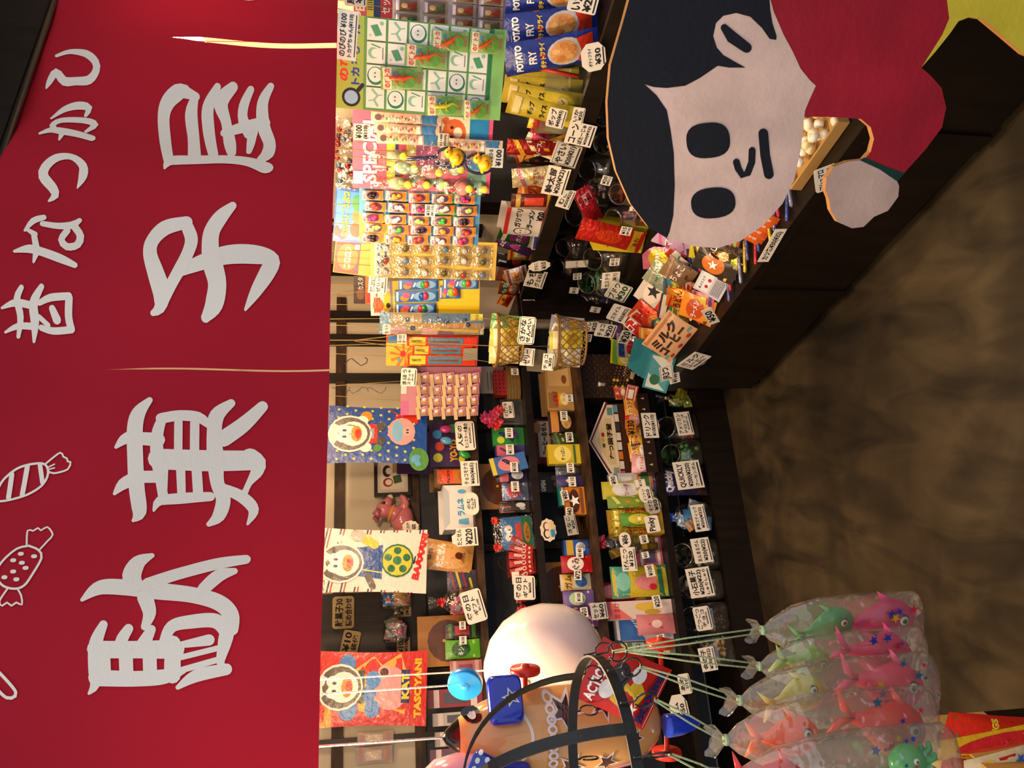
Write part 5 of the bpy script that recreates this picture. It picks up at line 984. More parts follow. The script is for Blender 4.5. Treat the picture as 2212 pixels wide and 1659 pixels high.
carton(tp(1330, 520, .42), 1288, 487, 1362, 545, '#cdb81e', [('t', 'ちょこ', .15, .5, .85, .85, '#c8421c', 0, .05), ('r', .4, .12, .6, .2, '#b82018'), ('t', 'あたりつき', .15, .22, .85, .4, '#444', 0, .03)], 'yellow display box with red lettering behind the red bag', z=JA + .001, d=.06, roll=2)
tpouch(1248, 498, 1310, 545, '#c8281c', [('r', .02, .05, .98, .2, '#e0b82a'), ('e', .5, .55, .3, .2, '#e0441c'), ('t', 'あわ', .3, .06, .7, .18, '#8a1a10')], 'red and yellow bag leaning on the yellow display box', d=.40, z=JA + .01, t=.03, roll=12, m='foil', group=None)
# ------------------------------------------------------------------ goods on the counter
def cgp(x1, ym, z=CZ + .002, deg=128): return on_z(x1, ym, z, deg)
def cb(x0, y0, x1, y1, base, art, label, kind='pouch', lean=35, z=CZ + .002, deg=128, **k):
    pl = cgp(x1, (y0+y1)/2, z, deg); f = math.cos(R(lean)) + .42*math.sin(R(lean)); xx = x1 - (x1-x0)/f
    if kind == 'pouch': k.setdefault('t', .02); return pouch(pl, xx, y0, x1, y1, base, art, label, z=z, lean=lean, **k)
    return carton(pl, xx, y0, x1, y1, base, art, label, z=z, lean=lean, **k)
cb(1335, 545, 1412, 600, '#d2be2a', [('t', 'ポテト', .3, .6, .95, .9, '#b8441c', 0, .05)] + [('r', .1 + .08*i, .08, .14 + .08*i, .45, '#c03a20') for i in range(4)] + [('l', [(.5, .1), (.6, .5), (.9, .5), (.95, .1), (.5, .1)], .03, '#c03a20')], 'yellow display box with red fries drawn on it', 'carton', 20, d=.03, roll=14)
cb(1310, 612, 1388, 664, '#2a66b0', [('e', .6, .45, .2, .25, '#eef0f2'), ('e', .6, .75, .12, .14, '#eef0f2'), ('t', 'Ball', .08, .1, .5, .45, '#eef0f2', 0, .06), ('s', .2, .8, .06, '#fff'), ('s', .85, .8, .06, '#fff'), ('e', .85, .3, .05, .06, '#c8281c')], 'blue candy box with a white snowman', 'carton', 20, d=.03, roll=16)
cb(1290, 660, 1376, 712, '#33204e', [('t', 'SMILE', .08, .35, .92, .65, '#f0ecf0', 0, .06), ('t', 'GRAPE', .2, .7, .8, .85, '#e8e4f0', 0, .03), ('s', .1, .85, .05, '#fff')], 'dark purple candy box with white lettering', 'carton', 20, d=.03, roll=14)
CPC = lambda x0, y0, x1, y1, t, lb, z=CZ + .02, deg=128, **k: pcard(cgp(x1, (y0+y1)/2, z, deg), x0, y0, x1, y1, t, lb, z=z, **k)
CPC(1308, 620, 1358, 656, 'ブドウ\n¥30', 'price card with a green frame on the blue snowman box', z=.50, bg='#e6e2d0', frame=True, roll=20, ink='#1f4a2c')
CPC(1312, 668, 1362, 702, 'スマイル\n¥30(¥32)', 'white price card across the dark purple box', z=.49, roll=18)
CB_ = [('pouch', 1390, 512, 1425, 545, '#dccb9a', ['#8fb8d0', '#c88a4a', '#444'], 'なが', 'pale blue and cream bag right under the cutout chin'), ('pouch', 1400, 540, 1470, 578, '#e07a9a', ['#e8c83a', '#c8327a', '#fff'], 'わたあめ', 'pink and yellow cotton candy bag'), ('pouch', 1418, 500, 1492, 545, '#c8a8d0', ['#e06aa0', '#b04a8a', '#fff'], 'マシュ', 'lilac marshmallow bag under the cutout face'), ('pouch', 1385, 555, 1420, 600, '#7aa03a', ['#a83a6a', '#d8c86a', '#fff'], '', 'green and purple foil bag behind the yellow fries box'),
       ('pouch', 1405, 600, 1462, 640, '#b8c8b0', ['#e0d8c0', '#7a9a7a', '#333'], '', 'grey green bag in the middle of the counter'), ('carton', 1390, 628, 1450, 680, '#cfc8c0', ['#e6dcd2', '#c83a2c', '#333'], '', 'pale cardboard display box with its lid raised'), ('pouch', 1440, 590, 1500, 625, '#8a6a4a', ['#a8886a', '#5a3a24', '#fff'], 'ちょこ', 'brown chocolate bag with a paper label'), ('pouch', 1450, 640, 1520, 672, '#d8862a', ['#c8281c', '#f0dcae', '#400'], 'うどん', 'orange noodle snack bag with a red oval'), ('pouch', 1478, 660, 1540, 700, '#dd8a2c', ['#b84a1c', '#5a3a1c', '#fff'], 'ラーメン', 'orange noodle snack bag nearest the counter edge'), ('pouch', 1430, 650, 1470, 690, '#3a2a3a', ['#c8c0b8', '#2f8a4a', '#fff'], '', 'dark packet with a green stripe beside the noodle bags'),
       ('pouch', 1370, 690, 1432, 725, '#d84a2a', ['#f0e4d8', '#e08a3a', '#c22'], 'HI', 'orange chewing sweets packet'), ('pouch', 1355, 715, 1420, 752, '#c8282a', ['#e8e0dc', '#2a3a8a', '#fff'], 'コーラ', 'red cola sweets packet'), ('pouch', 1392, 720, 1440, 765, '#dd8a24', ['#f0d070', '#c84a1c', '#fff'], '', 'orange fruit chew packet'), ('pouch', 1340, 735, 1385, 772, '#e4e0d8', ['#3a6ac0', '#c83a4a', '#234'], 'ゼリー', 'white packet with a blue ribbon print'), ('pouch', 1325, 752, 1368, 790, '#c8c02a', ['#5a9a3a', '#e8e4b0', '#353'], '', 'lemon yellow packet above the bead chain'), ('pouch', 1322, 700, 1358, 735, '#2a1a3a', ['#c8d83a', '#6a3a8a', '#fff'], '', 'dark violet twist wrapped packet'),
       ('pouch', 1535, 545, 1602, 585, '#3a2a1a', ['#d8823a', '#e8c88a', '#fff'], 'すし', 'glossy pack of printed sushi pieces nearest the cutout'), ('pouch', 1510, 575, 1590, 612, '#2f261c', ['#c8702c', '#d8b070', '#fff'], '', 'glossy pack of printed sushi pieces, further one'), ('pouch', 1500, 532, 1560, 560, '#c8b82a', ['#2a1a14', '#d8462a', '#fff'], '', 'yellow and black packet tucked under the cutout chin')]
for i, (kd, x0, y0, x1, y1, b, c, tx, lb) in enumerate(CB_):
    g_ = .16; x0, x1, y0, y1 = x0 - g_*(x1-x0), x1 + .04*(x1-x0), y0 - g_*(y1-y0), y1 + g_*(y1-y0)
    cb(x0, y0, x1, y1, b, auto(c, tx, None, i + 40), lb, kd, 30 + 6*(i % 3), roll=rnd.uniform(-20, 26), z=CZ + .003 + .006*(i % 4), group='goods spread on the counter', **({'d': .025} if kd == 'carton' else {'m': 'foil' if i % 3 == 1 else 'gloss'}))
for i in range(4):
    cb(1592 + i*12, 510 - i*13, 1652 + i*10, 534 - i*13, '#cf5a1c', [('t', 'さきいか', .1, .3, .9, .6, '#f4e6d0', 90, .05), ('r', .02, .85, .98, .96, '#e8a03a')], 'orange dried squid pack, %s of the four standing by the cutout chin' % ('first', 'second', 'third', 'fourth')[i], 'pouch', 20, roll=16, t=.01, group='dried squid packs')
cb(1508, 596, 1572, 656, '#c9ccd8', [('r', .08, .5, .92, .9, '#dfe2ea'), ('t', 'あぶらとり', .12, .76, .6, .86, '#334', 0, .02), ('e', .3, .62, .06, .06, '#b02a3a'), ('e', .55, .6, .06, .06, '#b02a3a')] + [('r', .1, .1 + .07*i, .7, .13 + .07*i, '#8a8e9a') for i in range(5)] + [('r', .75, .1, .92, .4, '#333')], 'pale blue pack with fine print lying at the counter edge', 'pouch', 40, roll=10, t=.01)
cb(1416, 702, 1492, 792, '#c89a72', [('r', .03, .84, .97, .97, '#a0704a'), ('t', 'ミルク', .1, .5, .9, .8, '#2a1c18', 0, .06), ('t', 'コーヒー', .1, .22, .9, .5, '#2a1c18', 0, .06), ('l', [(.05, .17), (.95, .2)], .05, '#4a9a90'), ('e', .2, .08, .06, .05, '#b03a2a'), ('e', .5, .09, .06, .05, '#b03a2a'), ('e', .8, .1, .06, .05, '#b03a2a')], 'pink brown milk coffee candy bag with black lettering', 'pouch', 30, roll=20, t=.03)
tb = carton(cgp(1450, 812, CZ + .002), 1398, 775, 1450, 850, '#2f8a9a', [('r', .05, .1, .95, .9, '#cfd8d4'), ('p', [(.05, .1), (.5, .1), (.9, .9), (.45, .9)], '#4a9aa8'), ('e', .3, .6, .15, .2, '#2a6a4a')], 'teal open candy box at the far corner of the counter', z=CZ + .002, d=.06, open_='flap', roll=0, lean=25, inner='#8a9aa8')
mb = MB(); q = random.Random(3)
for i in range(5):
    for j in range(7): mb.ell((j*.0155, -.002*(i % 2), i*.0135), (.0076, .0076, .0066), q.choice(['#2a1410', '#3a1c14', '#c8a02a', '#4a2418']), 'gloss', 8, 5)
o = mb.build('candy_string', None, cgp(1352, 834, CZ + .10).p, (0, 0, cgp(1352, 812).rz)); tag(o, 'bundle of brown and gold bead candies beside the wicker trunk', 'candy')
mb = MB(); mb.lathe([(.008, 0), (.008, .018), (.0095, .019), (.0095, .026), (.006, .027)], '#dcd8cc', 'plastic', 14); o = mb.build('small_bottle', None, cgp(1306, 830, CZ + .14).p, (0, R(0), 0)); tag(o, 'tiny white bottle above the bead candies', 'bottle')
for i, (x0, y0, x1, y1, b, lb) in enumerate(((1330, 835, 1362, 862, '#c84a3a', 'pink round sweet in film under the bead candies'), (1350, 835, 1378, 868, '#b8282c', 'red and yellow packet at the far end of the counter'), (1355, 770, 1385, 800, '#d8c83a', 'pale yellow wrapped sweet by the bead candies'), (1345, 795, 1372, 820, '#e0d8b0', 'cream wrapped sweet next to the red packet'), (1372, 785, 1395, 815, '#7a5a9a', 'purple patterned wrapped sweet beside the teal box'))):
    cb(x0, y0, x1, y1, b, auto(['#e8d8a0', '#f0ece0', '#722'], '', None, i + 70), lb, 'pouch', 25, roll=rnd.uniform(-20, 20), t=.02, z=CZ + .02)
for x0, y0, x1, y1, tx, lb, z, rl, sh in ((1656, 494, 1680, 566, 'カツ各¥30(¥32)', 'long price card hung on the counter front below the cutout chin', .30, -4, 'sq'), (1524, 664, 1546, 702, '¥50', 'blank looking price card with one bar at the counter edge', .335, -38, 'sq'), (1476, 764, 1526, 796, 'ミルク\nコーヒー\n¥30(¥32)', 'pointed price card below the milk coffee bag', .325, 22, 'arrow'), (1426, 790, 1454, 822, 'JR3つ', 'framed price card leaning on the teal box', .41, -20, 'sq'), (1446, 806, 1468, 828, '¥100', 'price card reading ¥100 under the framed one at the teal box', .365, -20, 'sq'), (1338, 714, 1362, 742, '¥20', 'small rounded price card behind the red cola packet', .44, 10, 'r'), (1286, 700, 1330, 728, 'チョコ\n¥20', 'grey price card in the shade behind the purple box', .49, 8, 'r')):
    p_ = RP.hit(x1, (y0+y1)/2, .012) if z < .36 else at_z(x1, (y0+y1)/2, z)
    pcard(Plane(p_, 150 if z < .36 else 128), x0, y0, x1, y1, tx, lb, roll=rl, shape=sh, bar=z > .3 and len(tx) > 4, frame='JR' in tx)
NTH = 'first second third fourth fifth sixth seventh eighth ninth tenth eleventh twelfth thirteenth fourteenth fifteenth sixteenth'.split()
# marshmallow tray behind the cutout's arm
mt = thing('sweets_tray', 'shallow wooden tray of pale marshmallows seen beside the cutout arm', 'tray', at_z(1772, 315, CZ + .002), 0, rot=(0, 0, RP.rz))
mb = MB()
for a, b in (((-.12, -.1, 0), (.12, -.094, .03)), ((-.12, .094, 0), (.12, .1, .03)), ((-.12, -.094, 0), (-.114, .094, .03)), ((.114, -.094, 0), (.12, .094, .03)), ((-.114, -.094, 0), (.114, .094, .004))): mb.box(a, b, '#b08a50', 'paper')
mb.build('tray', mt); mt.location += RP.n * -.06
q = random.Random(8)
for i in range(46):
    mb = MB(); c = q.choice(['#f2efe6', '#f2efe6', '#efe0b0', '#f0ead8', '#e2c070']); mb.lathe([(.004, .0), (.0115, .002), (.0125, .009), (.0115, .016), (.004, .018)], c, 'paper', 10); o = mb.build('marshmallow', mt); o.location = (q.uniform(-.098, .098), q.uniform(-.078, .078), .006 + .012*(i // 16)); o.rotation_euler = (q.uniform(-1.2, 1.2), q.uniform(-1.2, 1.2), 0)
CPC(1764, 345, 1812, 402, 'マシュマロ\n¥20(¥22)', 'rounded price card clipped to the marshmallow tray rim', z=.345, deg=140, roll=-30)
for i in range(14):
    p = RP.at(.62 + .033*i, CZ + .004 + .006*(i % 2), -.045 - .018*(i % 3)); mb = MB(); c = ['#5a5a8a', '#b83040', '#3a4a8a', '#8a8aa0', '#c8a83a'][i % 5]
    mb.tube([(-.05, 0, .006), (-.045, 0, .006), (.045, 0, .006), (.05, 0, .006)], [.001, .006, .006, .001], c, 'foil', 7); o = mb.build('candy_stick', None, p, (0, 0, RP.rz + 1.2 + .15*math.sin(i*3))); tag(o, '%s foil candy stick, %s from the far end along the counter edge' % (['slate', 'red', 'blue', 'silver', 'gold'][i % 5], NTH[i]), 'candy stick', 'foil candy sticks along the counter edge')
for i in range(12):
    p = RP.at(1.42 + .028*i, CZ + .004, -.05 - .02*(i % 3)); mb = MB(); mb.tube([(-.05, 0, .006), (-.045, 0, .006), (.045, 0, .006), (.05, 0, .006)], [.001, .006, .006, .001], ['#b02a2c', '#3a5a2c', '#c8c0b0', '#5a3a24'][i % 4], 'foil', 7); o = mb.build('candy_stick', None, p, (0, 0, RP.rz + 1.1 + .2*math.sin(i*2))); tag(o, '%s foil candy stick, %s in the row under the cutout arm' % (['crimson', 'green', 'white', 'brown'][i % 4], NTH[i]), 'candy stick', 'foil candy sticks under the cutout arm')
# ------------------------------------------------------------------ two hanging baskets
def basket(x0, y0, x1, y1, label, goods, d=.065):
    pl = hp((x0+x1)/2, (y0+y1)/2, d, 105); loc, w_, h = place(pl, x0, y0, x1, y1); t = thing('hanging_basket', label, 'basket', loc, pl.rz, 'woven baskets hung on twine'); a, b = w_/2, w_*.30; n = 40
    mb = MB()
    def P(th, v): k = .78 + .22*v; return (a*k*math.cos(th), b*k*math.sin(th), h*v)
    for k in range(20):
        for s in (-1, 1): mb.tube([P(2*math.pi*k/20 + s*v*1.1, v) for v in [0, .25, .5, .75, 1]], .0019, '#7a5a2c', 'wicker', 4, False)
    for v, r in ((0, .003), (.02, .003), (.94, .003), (1, .0038)): mb.tube([P(2*math.pi*i/n, v) for i in range(n + 1)], r, '#8a6834', 'wicker', 5, False)
    for i in range(-6, 7): x = a*.78*i/7; y = b*.78*math.sqrt(1 - (i/7)**2); mb.tube([(x, -y, .001), (x, y, .001)], .0025, '#6a4c24', 'wicker', 4, False)
    o = mb.build('weave', t)
    for i, (c, tx) in enumerate(goods):
        mb = MB(); pouch_mesh(mb, w_*.34, h*1.15, .014, c, auto(['#e8e0b8', '#b8962a', '#333'], tx, None, i), 'gloss', i, 5, 6); o = mb.build('packet', t); o.location = (a*(-.55 + 1.1*i/max(1, len(goods) - 1)), .012*math.sin(i*2), .006); o.rotation_euler = (0, .25*math.sin(i*3), 0)
    return t
basket(1070, 676, 1126, 792, 'woven basket of yellow packets, upper of the two on twine', [('#cfc07a', ''), ('#a89a5a', 'うまい'), ('#d0b83a', ''), ('#5a9a4a', '')])
basket(1198, 680, 1260, 800, 'woven basket of silver and yellow packets, lower of the two on twine', [('#c8c8c0', ''), ('#a0a4b0', 'にぼし'), ('#cfc43a', ''), ('#8a8a94', '')])
pcard(hp(1140, 712, .03, 105), 1120, 684, 1156, 744, 'さかな\nせんべい\n¥30(¥32)', 'tall rounded price card hung under the upper basket', frame=True, bar=False, roll=3)
for i, (x0, y0, x1, y1, tx, lb) in enumerate(((1124, 752, 1154, 790, 'ゼリー', 'price card half behind the cardboard flap under the upper basket'), (1172, 764, 1196, 800, 'チョコ\n¥30', 'price card in front of the brown carton below the cardboard flap'))):
    pcard(hp((x0+x1)/2, (y0+y1)/2, .02 - .03*i, 100), x0, y0, x1, y1, tx, lb, roll=4, shape='sq')
mb = MB(); plate(mb, [(0, .1), (.2, 0), (.9, .05), (1, .8), (.8, 1), (.05, .9)], .085, .075, .0015, '#6f6452', 'paper'); pl = hp(1150, 778, .035, 100); tag(mb.build('cardboard_flap', None, pl.hit(1180, 778), orient(pl)), 'grey brown cardboard flap hanging under the upper basket', 'cardboard')

# small packets filling the counter between the larger goods
FILL = [('scarlet', '#b8241c'), ('amber', '#d08a24'), ('lime', '#8aa82c'), ('navy', '#26305c'), ('cream', '#d8cfb4'), ('teal', '#2a7a80'), ('rose', '#c8607a'), ('lemon', '#d2c23a'), ('violet', '#5a3a78'), ('rust', '#9a4a22'), ('sky blue', '#5a94c0'), ('white', '#dcd8d0'), ('olive', '#6a6a2a')]
q = random.Random(77); WHERE = (('near the noodle bags', .30, .20), ('beside the pale display box', .34, .30), ('near the cutout chin', .62, .14))
for i in range(39):
    nm, c = FILL[i % 13]; wl, s0, d0 = WHERE[i // 13]; a = s0 + q.uniform(-.2, .2); d = max(.05, min(.37, d0 + q.uniform(-.13, .13))); p = RP.at(a, CZ + .004 + .004*(i % 6), -d); mb = MB()
    pouch_mesh(mb, q.uniform(.045, .07), q.uniform(.06, .085), .016, c, auto([q.choice(FILL)[1], q.choice(FILL)[1], '#f0ece0'], '', None, i), 'foil' if i % 4 == 1 else 'gloss', i, 5, 6)
    tag(mb.build('candy_packet', None, p, orient(Plane(p, 128), q.uniform(-30, 30), q.uniform(35, 62))), 'small %s wrapped packet lying on the counter %s' % (nm, wl), 'candy packet', 'small packets filling the counter')
carton(tp(1345, 82, .66), 1308, 40, 1382, 132, '#4464a8', [('r', .03, .06, .97, .94, '#5676ba')], 'plain blue plastic box on the steps behind the cutout hair', 'plastic_box', 'box', z=JB + .001, d=.03, m='plastic')
# ------------------------------------------------------------------ the back shelf, row by row
ROW = {'s1': (-.09, SZ['s1'] + .001), 's2': (-.07, SZ['s2'] + .001), 's3': (-.06, SZ['s3'] + .001), 's4': (-.06, SZ['s4'] + .001), 'base': (-.03, SZ['base'] + .001)}
def bp(row, x0, y0, x1, y1, base, cols, tx, style, label, dd=0., kind='pouch', **k):
    off, z = ROW[row]; art = cols if cols and isinstance(cols[0], tuple) else auto(cols, tx, style, len(ALL))
    k.setdefault('group', 'goods on the back shelf'); z = k.pop('z', z)
    if kind == 'pouch': return pouch(BP, x0, y0, x1, y1, base, art, label, off=off + dd, z=z, **k)
    return carton(BP, x0, y0, x1, y1, base, art, label, off=off + dd, z=z, **k)
def bc(x0, y0, x1, y1, tx, label, off=.012, **k): return pcard(BP, x0, y0, x1, y1, tx, label, off=off, **k)
ballo = [('e', .2, .8, .1, .12, '#c8c83a'), ('e', .45, .75, .1, .12, '#c84a3a'), ('e', .72, .8, .1, .12, '#3a8ac8'), ('e', .85, .4, .1, .12, '#3aa05a'), ('t', 'YO-YO', .1, .3, .6, .5, '#d8a02a', 0, .05), ('e', .15, .2, .08, .08, '#d8c83a')]
# top board
bp('s1', 928, 912, 1003, 1008, '#3a2250', ballo, '', 0, 'purple balloon box with its lid up on the top board', kind='carton', d=.10, open_='flap', dd=-.02)
for i, (x0, y0, c, lb) in enumerate(((958, 925, '#c83a8a', 'pink balloon standing out of the purple box'), (962, 952, '#5aaad8', 'blue balloon standing out of the purple box'), (970, 985, '#3fb84a', 'green long balloon in front of the purple box'))):
    mb = MB(); mb.ell((0, 0, .022), (.016, .010, .024), c, 'vinyl', 14, 9); mb.lathe([(.001, -.004), (.004, -.002), (.002, .001)], c, 'vinyl', 8); p, _, _ = place(BP, x0 - 20, y0 - 8, x0 + 40, y0 + 12, -.055); p.z = SZ['s1'] + .075 if i < 2 else SZ['s1'] + .006; tag(mb.build('balloon', None, p, (0, .2*i, BP.rz)), lb, 'balloon', 'loose balloons on the top board')
bp('s1', 938, 1008, 1000, 1052, '#7a5a34', [('r', 0, 0, 1, 1, '#8a6a40')], '', 0, 'brown open carton behind the orange wafer pack', kind='carton', d=.08, open_=True, dd=-.05)
bp('s1', 944, 1014, 992, 1046, '#c8702a', [('r', .02, .55, .98, .95, '#d8481c'), ('t', 'チョコモナカ', .06, .5, .94, .85, '#16120f', 0, .06), ('e', .5, .25, .4, .16, '#a8683a'), ('r', .02, .02, .98, .08, '#f0ece0')], '', 0, 'orange chocolate wafer pack with black lettering', dd=.01, t=.015)
wb = bp('s1', 958, 1048, 1001, 1144, '#e6e4e4', [('t', 'ラムネ', .3, .2, .7, .6, '#3a9ad8', 0, .05), ('p', [(.1, .15), (.25, .15), (.22, .5), (.12, .5)], '#5ab0e0'), ('e', .85, .35, .05, .15, '#5ab0e0'), ('p', [(.0, 1), (1, 1), (.85, .8), (.15, .8)], '#b8c4cc')], '', 0, 'white display box of little soda bottles on the top board', kind='carton', d=.09, open_=True)
for i in range(16):
    mb = MB(); c = ['#9ac8e0', '#e6e6e8', '#4a8ac8', '#b8d8e8', '#c83a4a', '#d8dcd8'][(i*5) % 6]; mb.lathe([(.009, 0), (.0105, .004), (.0105, .026), (.005, .034), (.005, .038)], c, 'vinyl', 10); mb.lathe([(.0065, .037), (.0065, .046), (.002, .047)], '#e8e6e2', 'plastic', 10)
    p = BP.at(BP.sz(980, 1138 - (i % 8)*12, -.09)[0], SZ['s1'] + .028 + .004*(i % 3), -.115 - .03*(i // 8)); tag(mb.build('soda_bottle', None, p, (.15*math.sin(i), .3*math.sin(i*2.3), 0)), 'tiny %s soda bottle, %s in the white display box' % (['pale blue', 'white', 'deep blue', 'ice blue', 'red', 'frosted'][(i*5) % 6], NTH[i]), 'bottle', 'little soda bottles in the white box')
bc(984, 910, 1026, 973, '人気の\nモンスター大集合\n¥200(¥220)', 'cloud edged price card in front of the balloon box', shape='r', roll=-2)
bc(996, 996, 1034, 1050, 'チョコモナカ\n¥60(¥65)', 'square price card under the orange wafer pack', shape='sq', roll=-2)
bc(1002, 1064, 1034, 1113, 'のむ\nラムネ\n¥40(¥43)', 'oval price card under the white soda bottle box', shape='o', roll=-2, bar=False)
bc(976, 1140, 1032, 1180, 'たこせん\n¥220', 'tab topped price card with an octopus sketch beside the shelf post', shape='tab', roll=-2)
bc(868, 1124, 906, 1152, 'この他\n袋', 'puffy cloud price card under the pink dog', shape='cloud', off=-.02, bg='#cfc8b8', bar=False)
for i, (x0, y0, x1, y1, rl, lb) in enumerate(((922, 1178, 1004, 1246, 10, 'tan octopus cracker pack standing on the top board'),)):
    bp('s1', x0, y0, x1, y1, '#c8924e', [('e', .5, .5, .42, .44, '#d8a868'), ('t', 'たこせん', .1, .55, .9, .8, '#f4e8d8', 0, .07), ('t', '特製', .3, .84, .7, .93, '#5a3418'), ('e', .55, .3, .12, .08, '#5a2418')] + [('l', [(.55 + .04*k, .28), (.5 + .07*k, .18)], .02, '#5a2418') for k in range(-2, 3)], '', 0, lb, roll=rl, t=.03)
bp('s1', 966, 1232, 1006, 1278, '#3a3a48', ['#8a2a4a', '#c8b83a', '#fff'], '', 4, 'dark trading card pack beside the octopus crackers', t=.01)
tie_bag(BP, 926, 1272, 1006, 1330, 'clear gift cup of sweets with a red rose on the top board', -.06, ROW['s1'][1], ['#c85a7a', '#5a8a7a', '#d8a04a', '#8a2a4a'], bow='#b81a20', npack=6, seed=11)
bc(1000, 1274, 1046, 1346, '母の日\nギフト\n¥1,100', 'tilted price card with a round sticker on the top board', shape='r', roll=-14)
def promo(x0, y0, x1, y1, label, off, z=None):
    loc, w_, h = place(BP, x0, y0, x1, y1, off, z); mb = MB(); plate(mb, [(0,0),(1,0),(1,1),(0,1)], w_, h, .003, '#a8701f', 'card')
    art_add(mb, [('e', .5, .5, .42, .42*w_/h, '#5a3018'), ('e', .5, .56, .03, .03, '#c8a84a'), ('t', 'チャーム', .25, .3, .75, .42, '#d8c0a0')], flatX(w_, h, -.0015), h/w_, 'card'); return tag(mb.build('promo_card', None, loc, orient(BP)), label, 'card', 'orange cards with a brown disc')
promo(902, 1330, 1000, 1440, 'orange card with a brown disc standing on the top board', -.14, ROW['s1'][1])
promo(1030, 1002, 1122, 1100, 'orange card with a brown disc on the second board', -.16, ROW['s2'][1])
promo(1166, 1214, 1256, 1322, 'orange card with a brown disc on the third board', -.16, ROW['s3'][1])
bp('s1', 962, 1346, 1008, 1380, '#1c1c18', ['#3a6a2a', '#a8282c', '#fff'], '', 3, 'black and green candy pack by the brown disc', t=.012)
bp('s1', 962, 1382, 1008, 1424, '#5aa828', ['#2a5a1c', '#a8d85a', '#fff'], 'キシリ', 1, 'bright green candy pack by the brown disc', t=.015)
bc(992, 1342, 1006, 1360, '¥100', 'tiny price tag on the black and green candy pack', off=-.06, bar=False, shape='sq'); bc(992, 1374, 1008, 1392, '¥100', 'tiny price tag on the bright green candy pack', off=-.06, bar=False, shape='sq')
bp('s1', 972, 1426, 1030, 1470, '#a86a6a', ['#c8a0a0', '#8a3a4a', '#fff'], '', 3, 'rosy patterned card pack beside the blue disc toy', t=.01, dd=.03)
for i, (x0, y0, x1, y1, c) in enumerate(((925, 1490, 968, 1530, '#8a2a3a'), (935, 1540, 990, 1568, '#b8b4ac'), (940, 1580, 1000, 1612, '#a8a49c'), (930, 1618, 985, 1650, '#6a3a5a'))):
    bp('s1', x0, y0, x1, y1, c, ['#e0d0c8', '#4a4a5a', '#222'], '', 3, '%s boxed toy on the top board left of the red poster bag' % ('dark red', 'light grey', 'pale grey', 'plum')[i], kind='carton', d=.03)
for i, (x0, y0, x1, y1) in enumerate(((772, 1580, 850, 1610), (768, 1612, 848, 1650))):
    pouch(BP, x0, y0, x1, y1, '#b8a8a4', auto(['#c89a8a', '#d8c8b0', '#844'], '', 3, i), 'frosted toy pack hanging on the wall, %s' % ('beside the red poster bag', 'furthest left')[i], 'toy_pack', 'toy pack', off=WB + .06, t=.02)
# wall things above the top board
for i, (x0, y0, x1, y1, tx, lb, off) in enumerate(((718, 1288, 765, 1358, '駄菓子30\n詰め合わせ', 'brown card offering assorted sweets on the dark panel', -.285), (858, 1292, 888, 1332, '¥200\n(¥216)', 'brown price card under the large bag of sweets', -.285), (738, 1362, 776, 1414, '¥10\n袋代', 'tilted brown card for the bag charge on the dark panel', -.285), (857, 1376, 886, 1414, '¥100\n(¥108)', 'brown price card under the smaller bag of sweets', -.285))):
    bc(x0, y0, x1, y1, tx, lb, off=off, bg='#a89468', bar=False, roll=(0, 0, 12, 0)[i], m='paper')
SWEET = ['#3a8a3a', '#c8c048', '#d8d0d0', '#b82a3a', '#e08a8a', '#2a5aa0', '#d8a83a']
tie_bag(BP, 770, 1284, 856, 1352, 'large clear bag of assorted sweets on the dark panel', -.24, None, SWEET, npack=11, seed=21, roll=90, texts=('', 'うまい', 'モロッコ'))
tie_bag(BP, 772, 1362, 856, 1420, 'smaller clear bag of assorted sweets beside the red poster bag', -.24, None, ['#7a5a7a', '#d8d0c8', '#c83a3a', '#3a7a4a', '#a87aa0'], npack=9, seed=22, roll=90)
fr = thing('picture_frame', 'dark framed picture of a drawn scene standing on the wall rail', 'picture', BP.at(BP.sz(850, 1025, WB + .06)[0], BP.sz(888, 1025, WB + .06)[1], WB + .06), rot=orient(BP, 0, 4))
w_ = abs(BP.sz(850, 968, WB + .06)[0] - BP.sz(850, 1060, WB + .06)[0]); h_ = BP.sz(806, 1025, WB + .06)[1] - BP.sz(886, 1025, WB + .06)[1]
mb = MB()
for a, b in (((-w_/2, -.01, 0), (w_/2, .01, .014)), ((-w_/2, -.01, h_ - .014), (w_/2, .01, h_)), ((-w_/2, -.01, .014), (-w_/2 + .014, .01, h_ - .014)), ((w_/2 - .014, -.01, .014), (w_/2, .01, h_ - .014))): mb.box(a, b, '#1d1009', 'plastic')
mb.build('frame', fr); mb = MB(); mb.box((-w_/2 + .012, -.002, .012), (w_/2 - .012, .004, h_ - .012), '#c9bfae', 'paper')
art_add(mb, [('r', .12, .12, .88, .88, '#d8cdbd'), ('e', .3, .65, .12, .16, '#8a2a30'), ('e', .3, .63, .08, .11, '#e2cfc0'), ('e', .6, .68, .16, .14, '#2c2a26'), ('e', .6, .62, .09, .1, '#e8d8c8'), ('r', .55, .2, .8, .5, '#a8895a'), ('p', [(.3, .2), (.5, .25), (.45, .5), (.25, .45)], '#3f5a3a')], flatX(w_ - .024, h_ - .024, -.002, None, .012), h_/w_, 'paper'); mb.build('picture', fr)
